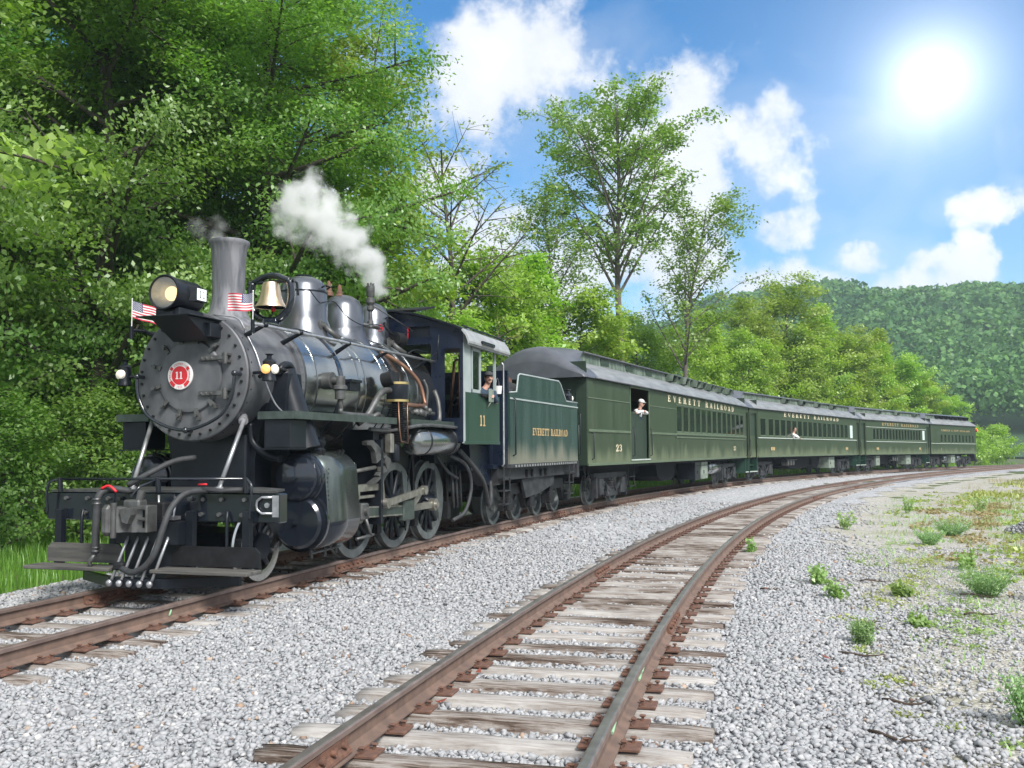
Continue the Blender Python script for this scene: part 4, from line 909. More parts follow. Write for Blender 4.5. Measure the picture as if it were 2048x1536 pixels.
# rods and valve gear, camera side
pz = WZ + CRK[1]
b = MB(); b.bar((3.2 + CRK[0], 1.0, pz), (6.08 + CRK[0], 1.0, pz), .05, .11); 
for x in (3.2, 4.64, 6.08): b.cyl((x + CRK[0], .95, pz), (x + CRK[0], 1.06, pz), .105, n=18); b.cyl((x + CRK[0], .82, pz), (x + CRK[0], 1.10, pz), .05, n=12)
part(b, 'side_rod', 'rod_steel')
b = MB(); b.bar((2.80, 1.14, .705), (4.2, 1.14, pz + .01), .05, .15); b.box(4.12, 4.54, 1.09, 1.20, pz - .16, pz + .17, .02); part(b, 'main_rod', 'rod_green')
b = MB(); b.bar((2.85, 1.169, .775), (4.12, 1.169, pz + .075), .006, .022); b.bar((2.85, 1.169, .635), (4.12, 1.169, pz - .055), .006, .022); part(b, 'rod_edge', 'rod_steel')
b = MB(); b.box(2.62, 2.86, 1.02, 1.22, .60, .84, .02); b.cyl((2.74, 1.2, .72), (2.74, 1.27, .72), .06, n=12); b.cyl((2.0, 1.1, .72), (2.65, 1.1, .72), .045, n=12); b.cyl((2.06, 1.1, .72), (2.14, 1.1, .72), .14, n=16); b.tube([(2.74, 1.22, .62), (2.82, 1.24, .45), (2.86, 1.24, .38)], .025, 6); b.tube([(2.45, 1.22, .36), (2.95, 1.24, .38)], .022, 6); part(b, 'crosshead', 'iron_light')
b = MB(); b.box(2.06, 3.30, 1.02, 1.16, 1.0, 1.10, .006); b.box(2.06, 3.2, 1.04, 1.14, .90, .94, .004); part(b, 'guide_bar', 'rod_steel')
b = MB(); b.box(3.28, 3.36, .6, 1.2, .5, 1.75); b.box(3.22, 3.42, .6, 1.1, 1.6, 1.9); part(b, 'guide_yoke', 'black')
b = MB()                                     # expansion link and its bracket
outer = [(2.80, 1.72), (3.0, 1.74), (3.2, 1.66), (3.45, 1.52), (3.62, 1.46), (3.66, 1.38), (3.5, 1.28), (3.3, 1.18), (3.1, 1.10), (2.9, 1.10), (2.95, 1.16), (3.08, 1.25), (3.14, 1.40), (3.08, 1.58), (2.95, 1.66), (2.82, 1.67)]
for i in range(len(outer) // 2):
    a, c = outer[i], outer[i + 1]; d, e = outer[-1 - i], outer[-2 - i]
    if i in (3, 4, 5): continue
    b.prism([a, c, e, d], 'w', 1.12, 1.2)
b.prism([(3.2, 1.66), (3.45, 1.52), (3.42, 1.46), (3.16, 1.58)], 'w', 1.12, 1.2); b.prism([(3.45, 1.52), (3.62, 1.46), (3.66, 1.38), (3.5, 1.30), (3.42, 1.40)], 'w', 1.12, 1.2); b.prism([(3.5, 1.28), (3.3, 1.18), (3.2, 1.22), (3.42, 1.36)], 'w', 1.12, 1.2)
part(b, 'expansion_link', 'iron_light')
b = MB(); b.tube([(2.06, 1.1, 1.26), (3.2, 1.14, 1.34)], .03, 6); b.box(2.2, 2.42, 1.04, 1.2, 1.12, 1.36, .02); b.cyl((2.06, 1.1, 1.25), (2.2, 1.1, 1.25), .15, n=16)
for z in (1.1, 1.2, 1.3, 1.4): b.cyl((2.3, 1.2, z), (2.3, 1.26, z), .03, n=8)
b.box(2.5, 2.6, 1.1, 1.2, .9, 1.1); part(b, 'valve_stem', 'rod_steel')
b = MB(); b.bar((3.42, 1.22, .80), (4.86, 1.22, .93), .045, .10); b.cyl((3.42, 1.18, .80), (3.42, 1.27, .80), .075, n=14); b.cyl((4.86, 1.18, .93), (4.86, 1.27, .93), .075, n=14); b.bar((4.86, 1.17, .93), (4.38, 1.17, pz), .05, .12); b.bar((3.42, 1.17, .8), (3.30, 1.17, 1.35), .05, .07); part(b, 'eccentric_rod', 'rod_steel')
b = MB(); b.box(3.62, 3.72, 1.05, 1.12, 1.30, 1.78, .01); b.box(3.5, 3.62, 1.15, 1.26, 1.55, 1.84, .01); part(b, 'reverse_arm', 'rod_steel')
b = MB(); b.lathe([(.06, 1.42), (.065, 1.44), (.065, 1.66), (.05, 1.7), (.0001, 1.7)], (3.78, 1.2, 0), (0, 0, 1), 12); part(b, 'lubricator', 'black')
b = MB()                                     # brake hangers, springs, sand pipes under the running board
for x in (3.92, 5.36, 6.9): b.bar((x, .78, 1.5), (x + .05, .80, .35), .08, .05); b.box(x - .05, x + .1, .72, .86, .3, .62)
for x in (3.2, 4.64, 6.08): b.box(x - .4, x + .4, .5, .64, 1.15, 1.28); b.box(x - .05, x + .05, .5, .64, 1.1, 1.5)
b.curve([(5.3, .8, 1.5), (5.1, .8, .9), (5.05, .8, .25)], .02, 6); b.curve([(3.95, .8, 1.6), (3.9, .82, .9), (3.88, .8, .25)], .02, 6); part(b, 'brake_rigging', 'iron')
b = MB(); b.curve([(6.3, 1.1, 1.5), (6.9, 1.2, 1.3), (7.2, 1.2, .9), (7.0, 1.15, .45), (6.6, 1.05, .3)], .035, 8); b.curve([(6.5, 1.2, 1.6), (7.0, 1.25, 1.35), (7.5, 1.3, 1.05), (7.75, 1.3, .8), (8.05, 1.25, .5), (8.35, 1.2, .6), (8.45, 1.15, .95)], .045, 8); b.curve([(6.2, .9, 1.5), (6.6, .95, 1.2), (7.0, 1.0, 1.05)], .03, 6)
for x in (6.95, 7.15, 7.35): b.tube([(x, .9, 1.3), (x + .05, .92, .5)], .03, 6)
part(b, 'tender_hose', 'rubber')
# pilot: beam, deck, coupler, hoses, footboards, cowcatcher
b = MB(); b.box(-.17, .0, -1.60, 1.60, .79, 1.12, .012); b.box(-.185, -.17, .55, 1.60, .80, 1.11, .004); b.box(-.185, -.17, -1.6, -.62, .80, 1.11, .004); bm_ = part(b, 'pilot_beam', 'black_gloss')
b = MB()
for w in (-1.33, -1.02, -.72, -.55, .42, .60, .84, 1.14): b.cyl((-.185, w, .88), (-.22, w, .88), .025, n=6); b.cyl((-.185, w + .03, 1.05), (-.22, w + .03, 1.05), .025, n=6)
part(b, 'beam_bolts', 'iron_light', bm_)
b = MB(); b.tube([(-.20, 1.53, .90), (-.21, 1.40, .90), (-.21, 1.34, .94), (-.21, 1.33, .99), (-.21, 1.34, 1.04), (-.21, 1.40, 1.08), (-.20, 1.53, 1.08)], .015, 6); b.box(-.19, -.186, 1.52, 1.6, .86, 1.1); b.cyl((-.19, 1.46, .99), (-.21, 1.46, .99), .03, n=10); part(b, 'poling_pocket', 'silver', bm_)
b = MB(); b.prism([(-.18, -1.55), (-.18, 1.55), (.35, 1.35), (.75, .8), (.75, -.8), (.35, -1.35)], 'z', 1.125, 1.15); part(b, 'front_deck', 'iron_light')
b = MB(); b.tube([(-.26, -1.35, 1.28), (-.26, 1.24, 1.285)], .018, 6); b.curve([(-.26, -1.35, 1.28), (-.28, -1.48, 1.24), (-.28, -1.52, 1.1), (-.26, -1.52, .86)], .016, 6); b.curve([(-.26, 1.24, 1.285), (-.28, 1.31, 1.2), (-.28, 1.30, 1.0), (-.27, 1.28, .84)], .016, 6)
for w in (-1.35, 0.05, 1.22): b.cyl((-.24, w, 1.13), (-.26, w, 1.30), .03, n=8)
b.tube([(-.26, .05, 1.28), (-.45, -.05, 1.2), (-.55, -.08, 1.08)], .015, 6); part(b, 'uncoupling_lever', 'black_gloss')
CPX = .16
def cpl(mb):
    mb.v = [(x + (CPX if x < -.35 else 0), w + .05, z) for x, w, z in mb.v]; return mb
b = MB(); b.box(-.34, -.17, -.32, .20, .72, 1.02, .02); b.box(-.60, -.3, -.17, .02, .80, .98, .02); cp = part(b, 'coupler', 'iron')
b = MB(); b.prism([(-.60, -.36), (-.60, .02), (-.74, .06), (-.78, -.05), (-.76, -.14), (-.82, -.2), (-.88, -.28), (-.84, -.36), (-.78, -.38)], 'z', .70, .98); b.box(-.76, -.6, -.2, .02, .96, 1.06, .02); part(cpl(b), 'coupler_head', 'iron_light', cp)
b = MB(); b.box(-.90, -.78, -.40, -.26, .66, 1.01, .045); b.cyl((-.84, -.25, .64), (-.84, -.25, 1.03), .035, n=10); part(cpl(b), 'knuckle', 'iron_light', cp)
b = MB(); b.prism([(-.16, .96), (-.04, .98), (.0, .90), (-.05, .80), (-.12, .82), (-.14, .90)], 'x', -.86, -.78); b.ell((-.80, -.10, .86), (.05, .06, .06), 10, 6); part(cpl(b), 'coupler_lock', 'iron_light', cp)
for z0, z1 in ((.70, .75), (.83, .865), (.95, 1.0)): b = MB(); b.box(-.80, -.62, .03, .15, z0, z1, .01); part(cpl(b), 'guard_arm', 'iron_light', cp)
b = MB(); b.box(-.80, -.62, .13, .165, .70, 1.0, .01); b.cyl((-.68, -.05, 1.0), (-.66, -.02, 1.16), .045, n=10); part(cpl(b), 'guard_post', 'iron_light', cp)
b = MB(); b.curve([(-.22, -.36, 1.14), (-.40, -.50, 1.17), (-.50, -.56, 1.10), (-.52, -.57, .9), (-.52, -.58, .6), (-.52, -.58, .44)], .042, 10); hs1 = part(b, 'air_hose', 'rubber')
b = MB()
for z in (1.05, 1.0, .50, .46): b.lathe([(.046, z), (.05, z + .01), (.046, z + .02)], (-.52, -.57, 0), (0, 0, 1), 12)
b.tube([(-.52, -.58, .44), (-.55, -.60, .38), (-.54, -.64, .35), (-.54, -.62, .30)], .028, 6); part(b, 'hose_fitting', 'iron_light', hs1)
b = MB(); b.curve([(-.5, -.53, 1.18), (-.47, -.45, 1.21), (-.45, -.36, 1.14)], .016, 6); part(b, 'cock_handle', 'red', hs1)
b = MB(); b.curve([(-.25, .75, 1.16), (-.34, .52, 1.13), (-.46, .42, 1.0), (-.55, .38, .80), (-.62, .32, .5), (-.64, .2, .33), (-.62, .02, .26), (-.58, -.12, .28), (-.55, -.22, .31)], .036, 10); hs2 = part(b, 'air_hose', 'rubber')
b = MB(); b.box(-.6, -.5, -.28, -.14, .27, .36, .02); part(b, 'hose_fitting', 'iron', hs2)
b = MB(); b.tube([(-.28, .66, 1.17), (-.25, .9, 1.15), (-.2, 1.25, 1.17)], .03, 6); part(b, 'train_pipe', 'rubber', hs2)
b = MB(); b.curve([(.5, .0, 1.52), (.25, -.12, 1.48), (.0, -.28, 1.34), (-.1, -.5, 1.2)], .035, 8); part(b, 'exhaust_pipe', 'rubber')
b = MB(); b.tube([(-.26, .60, 1.22), (-.27, .72, 1.225)], .012, 6); part(b, 'cock_handle', 'red', hs2)
b = MB(); b.prism([(-.33, -.02), (-.33, .33), (-.2, .33), (-.2, -.02)], 'z', .82, .86); b.tube([(-.3, .1, 1.1), (-.32, .12, .86), (-.32, .32, .86), (-.3, .34, 1.08)], .014, 6); part(b, 'step_bracket', 'silver')
for sg, w0, w1, mt in ((1, .30, 1.45, 'iron'), (-1, -1.45, -.37, 'wood_board')):
    b = MB(); b.prism([(w0, .31), (w1, .31), (w1, .47), (w1 - .06, .53), (w0 + .06, .53), (w0, .47)], 'x', -.32, -.295); b.rivets([(-.32, w0 + .14, .46), (-.32, w0 + .14, .37), (-.32, w1 - .3, .46), (-.32, w1 - .3, .37)], .014, (-1, 0, 0)); fb = part(b, 'foot_backboard', mt)
    b = MB(); b.box(-.62, -.32, min(w0, w1) - .06, max(w0, w1) + (.06 if sg < 0 else .03), .255, .295, .006); part(b, 'footboard', 'wood_board', fb)
    for w in ((1.24, .95, .5) if sg > 0 else (-1.34, -1.05, -.55)):
        b = MB()
        if abs(w) in (.95, 1.05): b.curve([(-.2, w, .92), (-.24, w + .02, .8), (-.25, w + .03, .5)], .02, 6)
        else: b.box(-.28, -.2, w - .045, w + .045, .28, .92)
        part(b, 'board_hanger', 'black', fb)
b = MB()
b.prism([(-.18, -1.05), (-.58, -.34), (-.64, 0.02), (-.58, .38), (-.18, 1.1), (-.13, 1.1), (-.5, .36), (-.5, -.32), (-.13, -1.05)], 'z', .085, .19); cw_ = part(b, 'pilot_plate', 'black')
for i in range(5):
    w = -.25 + i * .135; b = MB(); b.tube([(-.38, w + .02, .64), (-.42, w + .02, .58), (-.62, w - .01, .17)], .018, 6); b.ell((-.66, w - .01, .14), (.03, .04, .04), 8, 6); part(b, 'pilot_bar', 'silver', cw_)
b = MB(); b.box(-.40, -.2, -.4, .45, .55, .8); b.box(-.3, -.2, -.35, .4, .2, .6); part(b, 'draft_gear', 'black')
# ------------------------------------------------------------------ shared running gear
def solid_wheel():
    m = MB(); m.lathe([(.0001, -.03), (.10, -.06), (.13, -.05), (.15, -.0), (.30, .02), (.345, -.05), (.42, -.062), (.42, .03), (.445, .05), (.44, .065), (.38, .065), (.3, .05), (.0001, .05)], (0, 0, 0), (0, -1, 0), 30)
    return m
_wheel_me = solid_wheel().mesh('wheel', 'tyre')
def wheelset(parent, x, z=.42):
    for sg in (1, -1):
        o = put('wheel', _wheel_me, parent, Matrix.Translation((x, -.76 * sg, z)) @ (Matrix.Identity(4) if sg > 0 else Matrix.Rotation(math.pi, 4, 'Z')))
    return o
def truck_mb(wb, kind):
    """side frames of a truck, centred on x=0"""
    m = MB(); h = wb / 2
    for sg in (1, -1):
        w0, w1 = 1.0 * sg, 1.12 * sg
        if kind == 'tender':
            m.prism([(-h - .22, .30), (-h + .2, .28), (-.3, .62), (.3, .62), (h - .2, .28), (h + .22, .30), (h + .22, .50), (h - .1, .56), (.45, .86), (-.45, .86), (-h + .1, .56), (-h - .22, .50)], 'w', w0, w1)
            for d in (-1, 1): m.box(d * h - .15, d * h + .15, w1, w1 + .1 * sg, .30, .56, .02)
        else:
            m.box(-h - .45, h + .45, w0, w1, .74, .90, .015)
            for d in (-1, 1):
                m.box(d * h - .16, d * h + .16, w0, w1 + .08 * sg, .28, .74, .02)
                m.bar((d * (h - .1), 1.16 * sg, .66), (d * .25, 1.16 * sg, .40), .05, .10)
                m.box(d * (h + .32) - .05, d * (h + .32) + .05, w0, w1 + .05 * sg, .2, .8, .01)
                m.tube([(d * (h - .28), 1.2 * sg, .62), (d * (h - .42), 1.22 * sg, .30)], .035, 6)
            m.box(-h * .5, h * .5, w0, w1 + .03 * sg, .22, .42, .01)
            for i in range(5): m.lathe([(.10, .45 + i * .05), (.12, .47 + i * .05), (.10, .49 + i * .05)], (0, 1.08 * sg, 0), (0, 0, 1), 12)
    m.box(-.2, .2, -1.0, 1.0, .55, .80)
    return m
_truck_me = {}
def truck(parent, x, wb, kind):
    key = (wb, kind)
    if key not in _truck_me: _truck_me[key] = truck_mb(wb, kind).mesh('truck_frame', 'truck_grey' if kind != 'tender' else 'iron')
    o = put('truck_frame', _truck_me[key], parent, Matrix.Translation((x, 0, 0)))
    wheelset(parent, x - wb / 2); wheelset(parent, x + wb / 2)
    return o

# ------------------------------------------------------------------ tender
TM, _ = chord(5.0, 11.2)
tender = thing('tender', 'dark green riveted coal tender with gold lettering behind the cab', 'tender', TM)
TW = 1.45
b = MB()
for sg in (1, -1):
    P = [(.62, 1.28), (5.67, 1.28), (5.67, 2.74), (4.65, 2.74), (4.52, 2.86), (4.22, 3.12), (4.05, 3.19), (1.25, 3.16), (1.15, 3.12), (1.04, 2.77), (.62, 2.74)]
    b.prism(P, 'w', (TW - .03) * sg, TW * sg)
b.box(5.62, 5.665, -TW + .03, TW - .03, 1.28, 2.735); b.box(.62, 5.64, -TW + .03, TW - .03, 2.70, 2.735); b.box(.62, .66, -TW + .03, TW - .03, 1.28, 2.73)
tank = part(b, 'tank', 'tender_green', tender)
b = MB()
for sg in (1, -1):
    for x in (1.55, 2.55, 3.4, 4.25, 5.1): b.rivets([(x, TW * sg, z) for z in np.arange(1.36, 2.58, .075)], .019, (0, sg, 0))
    b.rivets([(x, TW * sg, 2.70) for x in np.arange(.75, 5.6, .06)] + [(x, TW * sg, 1.32) for x in np.arange(.75, 5.6, .075)], .015, (0, sg, 0))
    b.rivets([(x, TW * sg, z) for x in (1.5, 2.4, 3.3, 4.1) for z in (2.85, 2.95, 3.05)], .022, (0, sg, 0))
tag(part(b, 'rivet_rows', 'tender_green', tank), kind='stuff')
b = MB()
for sg in (1, -1): b.box(.62, 5.68, TW * sg, (TW + .02) * sg, 2.61, 2.645, .004); b.tube([(.62, TW * sg, 2.75), (1.03, TW * sg, 2.78), (1.15, TW * sg, 3.13), (1.25, TW * sg, 3.17), (4.05, TW * sg, 3.20), (4.22, TW * sg, 3.13), (4.52, TW * sg, 2.87), (4.65, TW * sg, 2.75), (5.67, TW * sg, 2.75)], .02, 6)
part(b, 'tank_trim', 'cab_pale', tank)
letters('tank_lettering', 'EVERETT RAILROAD', 2.06, 4.76, 1.885, 2.045, TW, 'gold', tender, gap=.05, squash=1.05)
b = MB(); b.box(.10, .62, -1.2, 1.2, 1.28, 2.6); b.box(.3, .62, .9, 1.40, 1.25, 2.70); b.box(.62, .70, -1.4, 1.4, 2.735, 3.2); b.box(.05, .62, -1.3, 1.3, 1.2, 1.28); part(b, 'coal_gate', 'cab_navy_shade', tender)
b = MB()                                     # coal heap
n = 26
for i in range(n):
    for j in range(14):
        pass
xs = np.linspace(.75, 4.2, 26); ws = np.linspace(-1.38, 1.38, 16); k = len(b.v)
for x in xs:
    for w in ws: b.v.append((x, w, 2.78 + .42 * (1 - (w / 1.4) ** 2) * math.sin(math.pi * min(1, (x - .5) / 3.9)) + random.uniform(-.06, .06)))
for i in range(25):
    for j in range(15): b.face([k + i * 16 + j, k + i * 16 + j + 1, k + (i + 1) * 16 + j + 1, k + (i + 1) * 16 + j])
part(b, 'coal', 'coal', tender)
b = MB(); b.prism([(2.9, 3.05), (3.0, 3.35), (4.0, 3.42), (4.35, 3.3), (4.5, 2.95)], 'w', -.9, .15); part(b, 'coal_board', 'rust_plate', tender)
b = MB()
for sg in (1, -1): b.box(.5, 6.05, 1.16 * sg, 1.30 * sg, .95, 1.20, .01); b.box(.45, 5.75, (TW - .12) * sg, (TW + .01) * sg, 1.20, 1.28, .006)
b.box(.3, 6.1, -.3, .3, .7, 1.2); b.box(5.95, 6.15, -1.35, 1.35, .85, 1.22, .01); b.box(.3, .5, -1.3, 1.3, .9, 1.22); part(b, 'frame', 'truck_grey', tender)
b = MB()
for i in range(26): x = .9 + i * .18; b.box(x, x + .10, TW + .011, TW + .014, 1.215, 1.262)
part(b, 'reflector_strip', 'silver', tender)
for x0 in (2.0, 2.35, 3.0, 3.35): b = MB(); b.box(x0, x0 + .08, 1.30, 1.36, .98, 1.14, .01); part(b, 'frame_lug', 'iron', tender)
b = MB(); b.rivets([(x, 1.30, z) for x in np.arange(4.2, 5.8, .17) for z in (1.02, 1.13)], .018, (0, 1, 0)); tag(part(b, 'frame_rivets', 'truck_grey', tender), kind='stuff')
b = MB(); b.prism([(1.95, .92), (3.2, .98), (4.3, .93), (4.25, .75), (3.2, .58), (2.2, .52)], 'w', 1.18, 1.24); part(b, 'truck_bolster_plate', 'truck_grey', tender)
for x0 in (.30, 4.95):
    b = MB()
    for x in (x0, x0 + .34): b.bar((x, TW - .02, 1.25), (x, TW - .02, .46), .03, .012, up=(1, 0, 0))
    for z in (.47, .74, 1.0): b.box(x0, x0 + .34, TW - .16, TW, z, z + .025)
    part(b, 'step', 'truck_grey', tender)
for x, z0, z1 in ((.80, 1.45, 2.65), (5.75, 1.4, 2.5)):
    b = MB(); b.tube([(x, TW, z1), (x, TW + .06, z1 - .03), (x, TW + .06, z0 + .03), (x, TW, z0)], .016, 6); part(b, 'grab_iron', 'black', tender)
b = MB(); b.tube([(5.9, 1.2, 2.6), (5.9, 1.2, 1.2)], .02, 6); b.tube([(5.9, .8, 2.6), (5.9, .8, 1.2)], .02, 6)
for i in range(5): b.tube([(5.9, .8, 1.4 + i * .28), (5.9, 1.2, 1.4 + i * .28)], .014, 6)
part(b, 'rear_ladder', 'black', tender)
truck(tender, 2.0, 1.43, 'tender'); truck(tender, 4.92, 1.46, 'tender')
b = MB(); b.lathe([(.09, 2.75), (.11, 2.78), (.11, 2.9), (.12, 2.92), (.08, 2.97), (.05, 3.0), (.05, 3.04), (.09, 3.06), (.09, 3.08), (.0001, 3.1)], (5.35, 1.3, 0), (0, 0, 1), 16); rl = part(b, 'rear_lamp', 'black_gloss', tender)
b = MB(); b.lathe([(.0001, .03), (.05, .02), (.06, 0)], (5.37, 1.41, 2.85), (.2, 1, 0), 12); b.lathe([(.0001, .03), (.05, .02), (.06, 0)], (5.46, 1.3, 2.85), (1, 0, 0), 12); part(b, 'lamp_lens', 'lamp_white', rl)
# things standing on the tender front
def at_local(mw, x, w, z): return mw @ Vector((x, -w, z))
fx = thing('fire_extinguisher', 'yellow and white fire extinguisher hanging at the tender front', 'extinguisher', TM @ Matrix.Translation((.88, -1.20, 2.76)))
b = MB(); b.lathe([(.0001, 0), (.075, .0), (.08, .02), (.08, .26), (.05, .32), (.03, .34), (.0001, .34)], (0, 0, 0), (0, 0, 1), 16); part(b, 'cylinder', 'white', fx)
b = MB(); b.lathe([(.082, .16), (.084, .17), (.084, .27), (.06, .33)], (0, 0, 0), (0, 0, 1), 16); part(b, 'band', 'yellow', fx)
b = MB(); b.box(-.02, .09, -.015, .015, .34, .40); b.tube([(0, 0, .36), (.07, .05, .34), (.09, .06, .2), (.09, .05, .05)], .012, 6); part(b, 'valve', 'red', fx)
bk = thing('bucket', 'small white bucket with wire handle beside the cab rear', 'bucket', TM @ Matrix.Translation((.45, -1.25, 2.70)))
b = MB(); b.lathe([(.0001, 0), (.075, 0), (.095, .17), (.09, .17), (.07, .02)], (0, 0, 0), (0, 0, 1), 18); part(b, 'pail', 'white', bk)
b = MB(); b.curve([(-.09, 0, .16), (-.07, 0, .27), (0, 0, .33), (.07, 0, .27), (.09, 0, .16)], .006, 5); part(b, 'handle', 'silver', bk)

# ------------------------------------------------------------------ passenger cars
def roof_profile(t):
    """half-roof outline, t=0 the plain arch of the end hood, t=1 the clerestory"""
    cl = [(1.60, 3.46), (1.56, 3.56), (1.42, 3.70), (1.22, 3.84), (1.02, 3.95), (.96, 3.97), (.95, 4.22), (1.02, 4.235), (1.0, 4.27), (.75, 4.34), (.4, 4.40), (0, 4.42)]
    ar = [(1.58, 3.46), (1.575, 3.50), (1.53, 3.57), (1.45, 3.64), (1.34, 3.71), (1.22, 3.79), (1.08, 3.88), (.95, 3.98), (.80, 4.10), (.58, 4.24), (.3, 4.35), (0, 4.39)]
    return [(a[0] * (1 - t) + c[0] * t, a[1] * (1 - t) + c[1] * t) for a, c in zip(ar, cl)]
def car_roof(parent, L, ends, hood=.8):
    m = MB(); secs = []
    f0, f1 = ends
    for x, t in ((-.26, -.5), (-.20, -.22), (-.08, -.07), (hood * .3, .0), (hood * .65, .4), (hood, 1), (L - hood, 1), (L - hood * .65, .4), (L - hood * .3, .0), (L + .02, -.07), (L + .10, -.22), (L + .14, -.5)):
        h = roof_profile(max(t, 0)); h = [(w * (1 + .08 * min(t, 0)), 3.46 + (z - 3.46) * (1 + min(t, 0))) for w, z in h]; full = h + [(-w, z) for w, z in h[-2::-1]]
        secs.append(m.pts([(x, w, z) for w, z in full])); n = len(full)
    for i in range(len(secs) - 1):
        a, c = secs[i], secs[i + 1]
        for j in range(n - 1):
            jj = j if j < 11 else n - 2 - j
            mid = i == 5
            m.cur = (0 if jj < 5 else 1 if jj < 6 else 2) if mid else 2
            if i in (4, 6) and jj < 4: m.cur = 0
            m.face([a + j, a + j + 1, c + j + 1, c + j], not (jj in (5, 6, 7) and mid))
    m.cur = 2
    m.face([secs[0] + j for j in range(n)]); m.face([secs[-1] + j for j in reversed(range(n))])
    return part(m, 'roof', ['car_roof', 'clere_green', 'car_hood'], parent)
_me = {}
def shared(key, mk):
    if key not in _me: _me[key] = mk()
    return _me[key]

